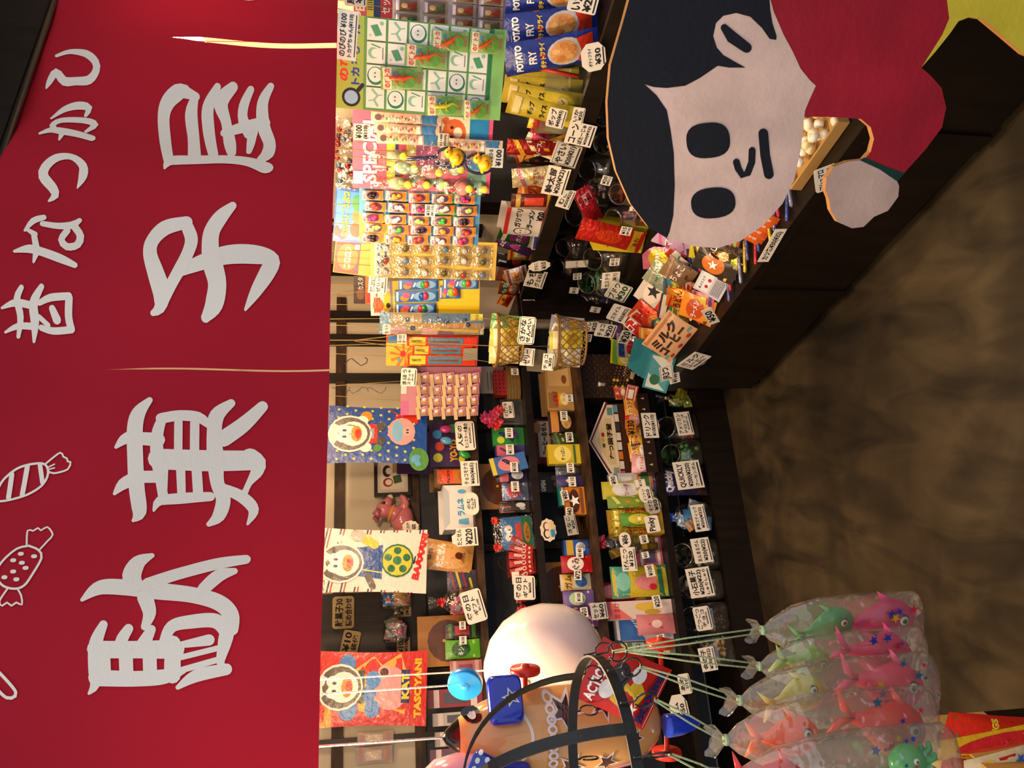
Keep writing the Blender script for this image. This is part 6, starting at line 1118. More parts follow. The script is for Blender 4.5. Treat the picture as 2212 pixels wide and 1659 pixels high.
# pink toy dog
pdk = BP.sz(880, 1100, WB + .10); pd = thing('toy_dog', 'glossy pink rubber toy dog with a yellow collar looking upward', 'toy dog', BP.at(BP.sz(880, 1112, WB + .10)[0], pdk[1], WB + .10), rot=(0, 0, BP.rz + .2))
kk = 3.05 / FPX; PK = '#d07a86'
mb = MB(); mb.ell((-10*kk, 0, 12*kk), (36*kk, 22*kk, 26*kk), PK, 'vinyl', 18, 10); mb.tube([(-4*kk, 0, 20*kk), (6*kk, 0, 34*kk), (12*kk, 0, 46*kk)], [24*kk, 18*kk, 14*kk], PK, 'vinyl', 16)
mb.tube([(4*kk, -8*kk, 12*kk), (24*kk, -10*kk, 4*kk), (38*kk, -10*kk, 8*kk), (42*kk, -10*kk, 16*kk)], [11*kk, 9*kk, 7*kk, 6*kk], PK, 'vinyl', 10); mb.build('body', pd)
mb = MB(); mb.ell((14*kk, 0, 54*kk), (19*kk, 16*kk, 18*kk), PK, 'vinyl', 16, 10); mb.tube([(18*kk, 0, 52*kk), (34*kk, 0, 44*kk), (44*kk, 0, 39*kk)], [14*kk, 11*kk, 8*kk], PK, 'vinyl', 12); mb.build('head', pd)
mb = MB(); mb.ell((44*kk, 0, 39*kk), (9*kk, 9*kk, 8*kk), '#ece4d8', 'vinyl', 12, 8); mb.build('muzzle', pd); mb = MB(); mb.ell((51*kk, -2*kk, 42*kk), (4*kk, 5*kk, 4*kk), '#121010', 'vinyl', 10, 6); mb.build('nose', pd)
for s in (-1, 1):
    mb = MB(); mb.ell((25*kk, s*14*kk, 54*kk), (4*kk, 3*kk, 4.5*kk), '#201a18', 'vinyl', 10, 6); mb.build('eye', pd)
    mb = MB(); mb.tube([(8*kk, s*10*kk, 66*kk), (0, s*15*kk, 72*kk), (-10*kk, s*17*kk, 66*kk)], [7*kk, 8*kk, 3*kk], shade(PK, .8), 'vinyl', 10); mb.build('ear', pd)
mb = MB(); mb.tube([(5*kk + 18*kk*math.cos(a), 18*kk*math.sin(a), 36*kk - 7*kk*math.cos(a)) for a in [R(q*20) for q in range(19)]], 3*kk, '#d8a62c', 'vinyl', 8); mb.build('collar', pd)
# second board
tub = thing('clear_tub', 'clear square tub of thin straws on the second board', 'tub', BP.at(BP.sz(1100, 890, -.06)[0], ROW['s2'][1], -.06), BP.rz); mb = MB()
for a, b in (((-.055, 0, 0), (.055, .002, .09)), ((-.055, .09, 0), (.055, .092, .09)), ((-.055, .002, 0), (-.053, .09, .09)), ((.053, .002, 0), (.055, .09, .09)), ((-.053, .002, 0), (.053, .09, .002))): mb.box(a, b, '#fff', 'jar')
mb.build('body', tub)
for i in range(9): mb = MB(); mb.tube([(-.04 + .01*i, .03 + .003*i, .006), (-.035 + .01*i + .015*math.sin(i), .04, .085)], .0025, ['#c8b8a0', '#b87a7a', '#a8a878'][i % 3], 'plastic', 6); mb.build('straw', tub)
fl = thing('twist_candy', 'red and pink twist wrapped candies heaped over the clear tub', 'candy', BP.at(BP.sz(1075, 905, -.04)[0], ROW['s2'][1] + .094, -.04), BP.rz)
for i, (x, z, c) in enumerate(((-.02, .02, '#c8242a'), (.015, .03, '#d83a70'), (.0, .062, '#d8407a'), (.03, .012, '#b81c24'), (-.012, .045, '#c82a50'))): mb = MB(); bow_mesh(mb, (x, 0, z), .028, c, 'gloss', 9, i); mb.ell((x, 0, z), (.012, .01, .012), c, 'gloss', 10, 6); mb.build('wrapped_candy', fl)
bc(1086, 868, 1110, 903, 'イロツキ\n¥20', 'price card stuck on the clear tub of straws', roll=-3, off=-.05)
bp('s2', 1064, 924, 1120, 962, '#2f8a3f', [('r', .0, .0, 1, .25, '#1f6a34'), ('t', 'mentos', .05, .45, .95, .7, '#1b2a6a', 60, .06), ('e', .7, .3, .2, .12, '#6a3a9a'), ('e', .3, .75, .2, .12, '#c8d83a')], '', 0, 'green mint pack with dark lettering on the second board', kind='carton', d=.02)
bp('s2', 1070, 962, 1120, 985, '#3a2f7a', [('r', 0, .5, 1, .95, '#c8607a'), ('t', 'mentos', .05, .55, .95, .85, '#1b2a6a', 60, .05)], '', 0, 'purple mint pack second in the row on the second board', kind='carton', d=.02)
bp('s2', 1062, 975, 1112, 1012, '#3a6ab0', [('e', .5, .5, .42, .3, '#d8828a'), ('t', 'mentos', .05, .35, .95, .62, '#14204a', 50, .06), ('r', 0, .88, 1, 1, '#d8c83a')], '', 0, 'blue and salmon mint pack tilted forward on the second board', kind='carton', d=.015, dd=.04, roll=-12)
for i, (x0, y0, x1, y1, b, lb, tg) in enumerate(((1072, 1012, 1120, 1042, '#241a3a', 'dark plum sweets pack on the second board', 1), (1084, 1042, 1122, 1082, '#6a7a98', 'silver blue sweets pack on the second board', 1), (1078, 1084, 1122, 1108, '#3a3430', 'small dark pack in the shade beside the blue face bag', 0))):
    bp('s2', x0, y0, x1, y1, b, ['#c85a6a', '#c8d0d8', '#eee'], 'ビール' if i == 1 else '', i, lb, t=.02, m='foil' if i == 1 else 'gloss')
for x0, y0, tx, lb in ((1091, 924, '¥110', 'tiny price tag on the green mint pack'), (1093, 960, '¥110', 'tiny price tag on the salmon mint pack'), (1102, 998, '¥100', 'tiny price tag on the plum sweets pack'), (1104, 1040, '¥100', 'tiny price tag on the silver blue pack')): bc(x0, y0, x0 + 17, y0 + 22, tx, lb, off=-.02, bar=False, shape='sq')
fb = thing('gift_bag', 'clear bag with a blue cartoon face card and red ties on the second board', 'gift bag', BP.at(BP.sz(1085, 1150, -.03)[0], ROW['s2'][1], -.03), rot=orient(BP, -3)); fw, fh = .135, .155
mb = MB(); pouch_mesh(mb, fw, fh, .05, '#fff', [], 'film', 3); mb.build('film', fb); mb = MB(); plate(mb, rrect(.02, .03, .98, .8, .08, 1.1), fw*.95, fh, .002, '#3a7ac0', 'card')
art_add(mb, [('r', .04, .05, .96, .28, '#2f7a46'), ('e', .5, .17, .3, .08, '#c8882a'), ('t', 'おかし', .25, .13, .75, .21, '#5a2418'), ('p', [(.2, .3), (.8, .3), (.75, .45), (.25, .45)], '#d84a48'), ('e', .38, .62, .12, .1, '#f2f0ec'), ('e', .62, .62, .12, .1, '#f2f0ec'), ('e', .4, .6, .03, .03, '#222'), ('e', .6, .6, .03, .03, '#222')], flatX(fw*.95, fh, -.001), fh/fw, 'card'); mb.build('face_card', fb)
for s in (-1, 1): mb = MB(); bow_mesh(mb, (s*fw*.38, -.01, fh*.95), .018, '#d0241c', 'gloss', 8, s + 3); mb.build('tie', fb)
rf = thing('gift_bag', 'fan of red wrapped chocolate bars in a small bag with handles', 'gift bag', BP.at(BP.sz(1100, 1212, -.04)[0], ROW['s2'][1], -.04), rot=orient(BP))
mb = MB(); mb.add([(-.05, 0, .0), (.05, 0, .0), (.062, 0, .105), (-.062, 0, .105), (-.05, .03, 0), (.05, .03, 0), (.062, .03, .105), (-.062, .03, .105)], [(0,1,2,3),(5,4,7,6),(1,5,6,2),(4,0,3,7),(4,5,1,0)], '#5a1614', 'paper'); mb.build('bag', rf)
mb = MB(); mb.tube([(.03*math.cos(R(a)), .03, .10 + .035*math.sin(R(a))) for a in range(0, 181, 15)], .002, '#2a120c', 'rope', 5); mb.build('handle', rf)
for i in range(6):
    mb = MB(); pouch_mesh(mb, .026, .09, .01, '#b02822', [('t', 'Choco', .15, .3, .85, .8, '#f0dcd0', 90, .04), ('e', .5, .15, .2, .05, '#e8c8b8')], 'gloss', i, 4, 6); o = mb.build('chocolate_bar', rf); o.location = (-.035 + .014*i, -.006 - .002*i, .012); o.rotation_euler = (0, R(-28 + 12*i), 0)
bc(1110, 1244, 1156, 1296, '母の日\nギフト\n¥600', 'white gift price card below the second board', roll=2, shape='r'); bc(1106, 1235, 1122, 1262, '', 'blank pale card above the gift price card', off=-.01, shape='sq', bar=False)
for i, (x0, y0, c, c2, lb) in enumerate(((1080, 1262, '#3a6a2a', '#5a8a2c', 'green leafy gift bundle behind the gift price card'), (1085, 1292, '#1c1c1c', '#b8241c', 'black gift bundle with a red rose behind the gift price card'), (1090, 1325, '#8a2430', '#c8282a', 'dark red rose bundle beside the white inflatable'))):
    t = thing('gift_bundle', lb, 'gift', BP.at(BP.sz(1100, y0, -.05)[0], ROW['s2'][1], -.05), rot=orient(BP)); mb = MB(); mb.lathe([(.016, 0), (.02, .02), (.024, .05), (.02, .06)], c, 'gloss', 12); mb.build('wrap', t); mb = MB(); bow_mesh(mb, (0, -.015, .065), .026, c2, 'gloss', 10, i); mb.build('rose', t)
# third board
bp('s3', 1146, 905, 1228, 1002, '#5a1614', [('r', .15, .3, .95, .8, '#c9c0b0'), ('t', 'コーヒーおせん', .2, .56, .92, .74, '#2a1c14', 0, .05), ('t', 'クッキー', .2, .38, .92, .54, '#2a1c14', 0, .05), ('e', .8, .82, .12, .1, '#b8844a')], '', 0, 'dark red cookie box with a cloud shaped white label', kind='carton', d=.06, dd=-.1)
S3 = [(1184, 888, 1228, 936, '#2a1c14', ['#c8883a', '#d8b06a', '#fff'], '', 0, 'black and gold biscuit pack first on the third board'), (1194, 936, 1230, 966, '#2f4a26', ['#5a7a3a', '#c8b07a', '#fff'], '', 4, 'green stick pack on the third board'), (1184, 960, 1226, 1002, '#c8b428', ['#e8dc7a', '#3a6a3a', '#2a2014'], 'すっぱい', 1, 'crinkled yellow sour candy bag on the third board'), (1200, 1004, 1240, 1030, '#6a7078', ['#3a3a6a', '#b0b4bc', '#fff'], '', 2, 'silver pack right after the yellow sour bag'), (1202, 1028, 1242, 1052, '#3f3a70', ['#8a86b8', '#d8d4e0', '#fff'], '', 5, 'violet pack with a pale star on the third board'), (1222, 1052, 1248, 1112, '#c07a22', ['#4a2412', '#7a4a24', '#fff'], '', 1, 'orange cocoa box on the third board'), (1208, 1046, 1224, 1092, '#1f8080', ['#e6e6e0', '#0f5a5a', '#fff'], '', 3, 'thin teal gum pack standing behind the orange cocoa box'), (1218, 1166, 1262, 1200, '#2a5ab0', ['#c8a83a', '#e8e8f0', '#fff'], '', 0, 'blue twin can pack on the third board'), (1212, 1200, 1260, 1238, '#a8181c', ['#e8e0d8', '#d83a3a', '#2a1010'], 'ぐみ', 1, 'red gummy pouch with a white oval on the third board'), (1210, 1240, 1260, 1276, '#c8c0a8', ['#d8a83a', '#3a6ab0', '#234'], 'ガム', 0, 'cream and blue gum bag on the third board'), (1216, 1276, 1262, 1312, '#6a5a9a', ['#a8c8a0', '#d8d0e8', '#fff'], '', 1, 'lilac jelly pack on the third board'), (1196, 1312, 1230, 1358, '#4a2a6a', ['#a87a5a', '#c8a88a', '#fff'], '', 4, 'purple pack of stacked rolls behind the white inflatable'), (1228, 1312, 1268, 1358, '#8a5a4a', ['#c8a06a', '#e0c8a8', '#fff'], '', 4, 'brown banded roll pack behind the white inflatable'), (1222, 1360, 1272, 1386, '#2a4a5a', ['#c8c8c8', '#1f3040', '#fff'], '', 3, 'dark teal box standing left on the third board'), (1220, 1386, 1274, 1412, '#a82a20', ['#d8b02a', '#2a1a4a', '#fff'], '', 2, 'red and yellow tall pack at the left of the third board')]
for i, (x0, y0, x1, y1, b, c, tx, st, lb) in enumerate(S3): bp('s3', x0, y0, x1, y1, b, c, tx, st, lb, dd=.02*(i % 3) - .01, t=.02, kind='carton' if 'box' in lb or 'can' in lb or 'gum pack' in lb else 'pouch', **({'d': .03} if ('box' in lb or 'can' in lb or 'gum pack' in lb) else {'m': 'foil' if i in (2, 3) else 'gloss'}) ) if False else (bp('s3', x0, y0, x1, y1, b, c, tx, st, lb, dd=.02*(i % 3) - .01, kind='carton', d=.03) if ('box' in lb or 'can' in lb or 'gum pack' in lb) else bp('s3', x0, y0, x1, y1, b, c, tx, st, lb, dd=.02*(i % 3) - .01, t=.02, m='foil' if i in (2, 3) else 'gloss'))
bp('s3', 1160, 1020, 1196, 1064, '#0e0e10', [('t', 'OPEN', .05, .75, .6, .95, '#d8d4c8', 0, .05), ('e', .4, .4, .2, .2, '#3a3a3c'), ('e', .7, .5, .15, .15, '#3a3a3c')], '', 0, 'black card with pale lettering behind the silver pack', kind='carton', d=.004, dd=-.06)
mb = MB(); loc, w_, h_ = place(BP, 1166, 1118, 1202, 1170, .01); plate(mb, SH['cloud'](1.2), w_, h_, .0015, '#d8d0bc', 'card'); art_add(mb, [('e', .35, .62, .2, .2, '#1c1a18'), ('e', .35, .58, .15, .15, '#e2cdb8'), ('e', .66, .6, .18, .18, '#5a2a1c'), ('e', .66, .56, .14, .14, '#e2cdb8'), ('r', .2, .12, .5, .38, '#3a8ab0'), ('r', .52, .12, .84, .36, '#cdbf7a')], flatX(w_, h_, -.0008), h_/w_, 'card'); tag(mb.build('sticker_card', None, loc, orient(BP, -4)), 'small cut card with two painted children on the shelf edge', 'card')
for x0, y0, tx, lb in ((1210, 888, '¥100', 'tiny price tag on the black and gold biscuit pack'), (1222, 934, '¥60', 'tiny price tag on the green stick pack'), (1224, 1000, '¥110', 'tiny price tag on the silver pack'), (1228, 1030, '¥110', 'tiny price tag on the violet pack'), (1212, 1060, '¥80', 'tiny price tag on the teal gum pack'), (1222, 1096, '¥40', 'tiny price tag on the orange cocoa box'), (1244, 1184, '¥140', 'tiny price tag on the blue can pack'), (1240, 1232, '¥72', 'tiny price tag on the cream gum bag'), (1242, 1280, '¥100', 'tiny price tag on the lilac jelly pack'), (1254, 1312, '¥50', 'tiny price tag on the brown roll pack'), (1236, 1362, '¥150', 'tiny price tag on the dark teal box')): bc(x0, y0, x0 + 16, y0 + 21, tx, lb, off=-.012, bar=False, shape='sq', roll=rnd.uniform(-10, 6))
# fourth board
hs = thing('house_display', 'house shaped cardboard display with a gabled sign and candy bags', 'display box', BP.at(BP.sz(1320, 942, -.02)[0], ROW['s4'][1], -.02), rot=orient(BP, 0)); hw = abs(BP.sz(1320, 858, -.02)[0] - BP.sz(1320, 1028, -.02)[0]); hh = .235
mb = MB(); pts = [(0, 0), (1, 0), (1, .62), (.5, 1), (0, .62)]; plate(mb, pts, hw, hh, .003, '#4a2a1c', 'card')
o = mb.build('sign_board', hs); o.location = (0, .075, 0); mb = MB(); plate(mb, [(.02, .5), (.98, .5), (.98, .62), (.5, .97), (.02, .62)], hw, hh, .002, '#d8cdb4', 'card')
art_add(mb, [('l', [(.0, .62), (.5, .985), (1, .62)], .04, '#6a1c22'), ('l', [(-.01, .64), (.5, 1.0), (1.01, .64)], .018, '#e6e2d6'), ('p', [(.2, .56), (.8, .56), (.8, .68), (.5, .86), (.2, .68)], '#cbb98c'), ('t', 'なつ菓子堂', .22, .57, .78, .67, '#1d120c', 0, .05), ('r', .42, .72, .47, .77, '#4a4a3a'), ('e', .52, .75, .03, .025, '#c8a020'), ('r', .56, .72, .61, .77, '#8a2030'), ('r', .06, .53, .16, .62, '#8a9a7a'), ('r', .84, .53, .94, .62, '#5a8a94')], flatX(hw, hh, -.001), hh/hw, 'card'); o = mb.build('sign_face', hs); o.location = (0, .070, 0)
mb = MB(); art_add(mb, [('r', .02 + .122*i, .42, .12 + .122*i, .5, ['#c8527a', '#d8cfc4', '#c8702a', '#cfd0c0', '#d8d4cc', '#3a3a3a', '#d8cfc4', '#5a9ab0'][i]) for i in range(8)], flatX(hw, hh, .0), hh/hw, 'card'); o = mb.build('picture_strip', hs); o.location = (0, .0675, 0)
mb = MB()
for a, b in (((-hw/2, -.045, 0), (hw/2, -.042, .05)), ((-hw/2, -.042, 0), (-hw/2 + .003, .07, .07)), ((hw/2 - .003, -.042, 0), (hw/2, .07, .07)), ((-hw/2 + .003, -.042, 0), (hw/2 - .003, .07, .003))): mb.box(a, b, '#2a1c14', 'card')
for i in range(7): mb.add([(-hw*.42 + i*hw*.14, -.0455, .02), (-hw*.39 + i*hw*.14, -.0455, .02), (-hw*.405 + i*hw*.14, -.0455, .035)], [(0,1,2)], '#b8b0a0', 'card')
mb.build('tray', hs)
for i, (b, c, tx, lb) in enumerate((('#d8902c', ['#e8b860', '#8a4a1c', '#7a3410'], 'カステラ', 'a'), ('#c8281f', ['#e0a0a0', '#3a6ac0', '#fff'], 'ゼリー', 'b'), ('#d8a428', ['#2a2418', '#e0d8c0', '#c8281f'], 'ラーメン', 'c'), ('#d89a2a', ['#e8c060', '#fff', '#722'], 'いも', 'd'), ('#e0a0b0', ['#f0dce0', '#c8242c', '#c8242c'], 'さくらんぼ', 'e'))):
    mb = MB(); pouch_mesh(mb, hw*.24, .085, .03, b, auto(c, tx, i % 3, i), 'gloss', i, 6, 7); o = mb.build('candy_bag', hs); o.location = (hw*(.38 - .19*i), -.015 + .012*(i % 2), .008); o.rotation_euler = (R(-10), R(8*math.sin(i*2)), 0)
bc(1352, 906, 1374, 942, '¥130', 'orange price card with a round sticker on the house display', off=.035, bg='#c07a22', bar=False)
wk = thing('wicker_trunk', 'dark brown woven wicker trunk standing behind the lower basket', 'basket', BP.at(BP.sz(1300, 812, -.1)[0], ROW['s4'][1] + .0, -.1), BP.rz); mb = MB(); ww = .20; wh = BP.sz(1262, 812, -.1)[1] - ROW['s4'][1]
for j in range(16):
    for i in range(14):
        x = -ww/2 + ww*i/14; z = wh*j/16; y = -.003*((i + j) % 2); mb.box((x, y, z), (x + ww/14*.96, .004, z + wh/16*.9), '#3a2414' if (i + j) % 2 else '#2a190d', 'wicker')
mb.box((-ww/2, .004, 0), (ww/2, .12, wh), '#22140b', 'wicker'); mb.build('woven_body', wk); mb = MB(); mb.box((-ww/2 - .004, -.006, wh), (ww/2 + .004, .125, wh + .012), '#2a190d', 'wicker'); mb.build('lid', wk)
bxo = carton(BP, 1180, 792, 1236, 886, '#b08a52', [('r', .55, .1, .98, .9, '#c8a468'), ('r', .05, .6, .4, .95, '#8a6a40'), ('e', .7, .3, .1, .1, '#7a4a24')], 'brown open carton of yellow candy bags on the third board', off=-.05, z=ROW['s3'][1], d=.08, open_=True)
for i in range(2): pouch(BP, 1186 + 12*i, 842 - 10*i, 1232, 884 - 14*i, '#d0a428', auto(['#c83a1c', '#f0dc9a', '#722'], 'モグモグ', i, i), 'yellow candy bag in the brown carton, %s' % ('front', 'back')[i], off=-.058 - .04*i, z=ROW['s3'][1] + .006, t=.025)
bc(1222, 852, 1238, 868, '¥100', 'tiny price tag on the brown carton of yellow bags', off=-.04, bar=False, shape='sq')
sk = thing('straw_basket', 'straw basket holding a red dotted package on the second board', 'basket', BP.at(BP.sz(1100, 822, -.04)[0], ROW['s2'][1] + .0, -.04), BP.rz); mb = MB()
for j in range(9): mb.tube([(.075*math.cos(a)*(1 + .01*j), .04 + .035*math.sin(a), .005 + .0065*j) for a in [R(q*15) for q in range(25)]], .0036, '#8a6c3a' if j % 2 else '#7a5c2c', 'wicker', 5, False)
mb.build('weave', sk); mb = MB(); mb.bbox((-.055, .015, .03), (.055, .06, .11), '#a02420', 'card', .004); art_add(mb, [('e', .1 + .16*(i % 6), .12 + .2*(i//6), .035, .035, '#2a1412') for i in range(30)], flatX(.11, .08, .015, None, .03), .7, 'card'); mb.build('package', sk)
bc(1104, 796, 1120, 810, '¥20', 'tiny price tag on the red dotted package', off=-.03, bar=False, shape='sq')
loc, w_, h_ = place(BP, 1036, 792, 1090, 850, -.10); mb = MB(); plate(mb, [(0,0),(1,0),(1,1),(0,1)], w_, h_, .002, '#9a9690', 'paper'); art_add(mb, [('r', .12, .1 + .14*i, .8, .15 + .14*i, '#6a6864') for i in range(5)], flatX(w_, h_, -.001), h_/w_, 'paper'); tag(mb.build('notice_sheet', None, loc, orient(BP)), 'grey printed notice sheet behind the red dotted package', 'notice')
S4 = [(1318, 1022, 1366, 1062, '#c8ccd0', ['#5a7ab8', '#e0e4e8', '#345'], '', 3, 'white and blue box beside the house display', 'c'), (1300, 1040, 1378, 1078, '#c8c03a', ['#e8e8e8', '#2a5ab0', '#c8281f'], 'ソーダ', 1, 'lemon yellow soda candy bag with a round logo', 'p'), (1312, 1072, 1376, 1098, '#7a9a34', ['#d8d87a', '#c88a3a', '#352'], '', 4, 'green stick candy bag beside the lemon yellow one', 'p'), (1262, 1258, 1326, 1302, '#a01c20', ['#d88a8a', '#5a8a2a', '#fff'], 'グミ', 1, 'red gummy bag with a pink corner', 'p'), (1376, 1160, 1416, 1230, '#b85a6a', ['#d8d0c8', '#4a4a6a', '#fff'], '', 3, 'pink chocolate box at the edge of the fourth board', 'c'), (1276, 1300, 1372, 1340, '#d8c8c0', ['#d86a6a', '#d8b84a', '#a33'], 'おまけ', 2, 'cream and coral toy candy box', 'c'), (1366, 1284, 1426, 1330, '#7a5a7a', ['#c8a860', '#d8c8a8', '#fff'], '', 0, 'purple bag of gold wrapped sweets', 'p'), (1332, 1336, 1372, 1386, '#d4d4d4', ['#3a6ab0', '#c83a8a', '#2a5ac0'], 'シール', 2, 'white sticker box with coloured lettering', 'c'), (1376, 1326, 1432, 1372, '#c87a80', ['#d8383a', '#e8d0c8', '#fff'], '', 5, 'pink bag of red sweets at the shelf edge', 'p'), (1380, 1372, 1432, 1412, '#3a3a7a', ['#3a8ac0', '#8a5a9a', '#fff'], '', 2, 'indigo candy box at the left of the fourth board', 'c'), (1330, 1388, 1372, 1420, '#5a6a60', ['#c8b878', '#8a9a8a', '#fff'], '', 3, 'grey green box behind the indigo one', 'c'), (1340, 1108, 1402, 1136, '#5a9a2c', ['#d8c83a', '#c83a6a', '#fff'], '', 1, 'bright green sweets pack with yellow flowers', 'p'), (1352, 1134, 1408, 1162, '#2f3a6a', ['#d8b82a', '#c84a8a', '#fff'], '', 5, 'navy sweets pack with a yellow star', 'p'), (1362, 1070, 1410, 1112, '#c8702c', ['#a81c1c', '#e8c890', '#fff'], 'チョコ', 0, 'orange and red chocolate pack behind the oval cards', 'p'), (1372, 1018, 1418, 1056, '#b8bcb0', ['#d8822a', '#5a8a4a', '#333'], '', 3, 'pale upright box with an orange side near the house display', 'c')]
for i, (x0, y0, x1, y1, b, c, tx, st, lb, kd) in enumerate(S4): bp('s4', x0, y0, x1, y1, b, c, tx, st, lb, dd=.025*(i % 3) - .02, **({'kind': 'carton', 'd': .035} if kd == 'c' else {'t': .025}))
bp('s4', 1320, 1222, 1420, 1292, '#c8b42c', [('r', .0, .0, 1, .18, '#2f7a5a'), ('r', .0, .7, 1, 1, '#4a9a88'), ('e', .5, .8, .3, .12, '#7ac0b0'), ('e', .45, .4, .26, .2, '#d8848a'), ('s', .75, .6, .1, '#e8d84a'), ('s', .8, .3, .1, '#e8d84a'), ('e', .3, .3, .1, .07, '#c82a3a')], '', 0, 'green and yellow gummy bag with a pink round shape', t=.035, dd=.02)
gs = thing('display_box', 'open box of long gold wrapped kinako sticks on the fourth board', 'display box', BP.at(BP.sz(1300, 1128, -.03)[0], ROW['s4'][1], -.03), rot=orient(BP, 0)); gw = .115; mb = MB()
for a, b in (((-gw/2, -.03, 0), (gw/2, -.028, .05)), ((-gw/2, .05, 0), (gw/2, .052, .2)), ((-gw/2, -.028, 0), (-gw/2 + .002, .05, .09)), ((gw/2 - .002, -.028, 0), (gw/2, .05, .09)), ((-gw/2 + .002, -.028, 0), (gw/2 - .002, .05, .003))): mb.box(a, b, '#c8a02c', 'card')
mb.build('carton', gs)
for i in range(7):
    mb = MB(); pouch_mesh(mb, .03, .185, .014, '#b89a2c', [('t', 'きなこ棒', .1, .25, .9, .7, '#a82a1c', 270, .05), ('r', .05, .85, .95, .97, '#e2d060')], 'foil', i, 4, 8); o = mb.build('wrapped_stick', gs); o.location = (-.04 + .0265*(i % 4), .0 + .022*(i // 4), .006); o.rotation_euler = (R(-6), R(4*math.sin(i)), 0)
tie_bag(BP, 1248, 1150, 1342, 1198, 'olive gold bag of sticks with a big red foil bow', -.05, ROW['s4'][1], ['#6a5a1c', '#8a741f', '#a8902c', '#4a3c14'], bow='#a81c28', npack=8, seed=31)
pg = thing('photo_cards', 'clear rack of brown photo cards on the fourth board', 'cards', BP.at(BP.sz(1330, 1232, -.08)[0], ROW['s4'][1], -.08), rot=orient(BP))
for i in range(2):
    for j in range(2): mb = MB(); mb.box((-.05 + .052*i, -.002, .07*j), (-.002 + .052*i, .0, .066 + .07*j), '#b09a70', 'card'); art_add(mb, [('r', .1, .1, .9, .9, '#7a5a3a'), ('e', .5, .55, .25, .25, '#c0a078')], flatX(.048, .066, -.002, -.05 + .052*i, .07*j), 1.4, 'card'); mb.build('photo_card', pg)
for x0, y0, x1, y1, tx, lb, sh, bg in ((1222, 1112, 1246, 1156, 'きなこ\n¥20', 'grey price card at the top of the kinako stick box', 'sq', '#a8a8a0'), (1342, 1182, 1374, 1234, 'げんこつ\n¥120', 'white price card with a thick bar below the photo cards', 'sq', WHITE), (1316, 1028, 1334, 1048, '¥90', 'tiny price tag on the white and blue box', 'sq', WHITE), (1380, 1050, 1410, 1086, 'トントン\n¥50', 'pale oval price card in front of the chocolate pack', 'o', WHITE), (1392, 1074, 1428, 1110, 'モナカ\n¥50', 'grey oval price card with a dark rim', 'o', '#b0aca2'), (1394, 1114, 1424, 1150, 'Pinky', 'price card reading Pinky on the shelf edge', 'r', WHITE), (1338, 1150, 1362, 1182, '¥86', 'oval price card in front of the olive gold bag', 'o', WHITE), (1382, 1156, 1400, 1174, '¥50', 'tiny price tag on top of the pink chocolate box', 'sq', WHITE), (1386, 1192, 1402, 1206, '¥50', 'tiny price tag in the middle of the pink chocolate box', 'sq', WHITE), (1394, 1220, 1414, 1246, '¥100', 'tilted price tag on the green and yellow gummy bag', 'sq', WHITE), (1410, 1286, 1428, 1314, '¥220', 'price tag reading ¥220 on the purple sweets bag', 'sq', WHITE), (1276, 1302, 1312, 1338, 'セット\n¥60', 'grey drawn price card on the coral toy box', 'sq', '#b8b8b4'), (1420, 1370, 1436, 1388, '¥50', 'tiny price tag at the left end of the fourth board', 'sq', WHITE), (1366, 1388, 1392, 1414, 'ヒモQ', 'bluish price card beside the red wheel', 'sq', '#8a9aa8'), (1388, 892, 1424, 946, 'ドリンク\n¥100(¥110)', 'pentagon price card hung above the first floor jar', 'arrow', WHITE), (1372, 1036, 1394, 1052, '¥110', 'tiny price tag on the pale upright box', 'sq', WHITE)):
    bc(x0, y0, x1, y1, tx, lb, off=.03, shape=sh, bg=bg, bar='\n' in tx, roll=rnd.uniform(-8, 4))
# bottom row of jars and bags on the plinth
BJ = [(1418, 888, 1494, 946, ['#3a8a5a', '#c8442c', '#4a4a4a'], 'wrap', .3, 'first on the plinth with red and green sweets'), (1428, 948, 1508, 1006, ['#3f8a3a', '#4f9a46'], None, .45, 'second on the plinth with green jellies'), (1450, 1162, 1540, 1230, ['#b8b4a8', '#8a8678'], None, .3, 'third on the plinth with pale sweets'), (1458, 1232, 1542, 1296, ['#c8c4b4', '#d8d4c4', '#a8a490'], 'block', .75, 'fourth on the plinth full of white packets'), (1468, 1300, 1556, 1368, ['#2a1c14', '#3a281c'], None, .2, 'fifth on the plinth with a few dark chocolates'), (1476, 1374, 1562, 1442, ['#b8945a', '#c8a878'], 'wrap', .6, 'sixth on the plinth with tan sweets')]
for (x0, y0, x1, y1, cols, shp, lv, lb) in BJ: jar(BP, x0, y0, x1, y1, 'clear candy jar ' + lb, ROW['base'][1], True, cols, shp, off=-.006, lv=lv, csize=.016, nfill=26, group='clear jars on the plinth')
tie_bag(BP, 1418, 838, 1492, 884, 'clear bag of yellow green sweets half hidden by the counter', -.04, ROW['base'][1], ['#8a8a2a', '#5a7a2a', '#c8b83a'], npack=7, seed=41)
bp('base', 1410, 1010, 1508, 1072, '#3a3560', [('t', 'Quickly', .1, .6, .9, .82, '#e6e4ec', 0, .06), ('e', .5, .4, .3, .16, '#c84a2c'), ('e', .5, .38, .2, .1, '#d8883a'), ('r', .02, .86, .98, .95, '#2a2550'), ('r', .02, .03, .98, .22, '#5a3a34')], '', 0, 'indigo candy bag with silver lettering on the plinth', t=.05, m='foil')
bb = tie_bag(BP, 1416, 1086, 1520, 1152, 'blue film bag of sweets with a gathered top on the plinth', -.03, ROW['base'][1], ['#2a6ab0', '#c8c8d0', '#3a8ac8', '#c8843a'], npack=9, seed=42, bow='#1f5fc0')
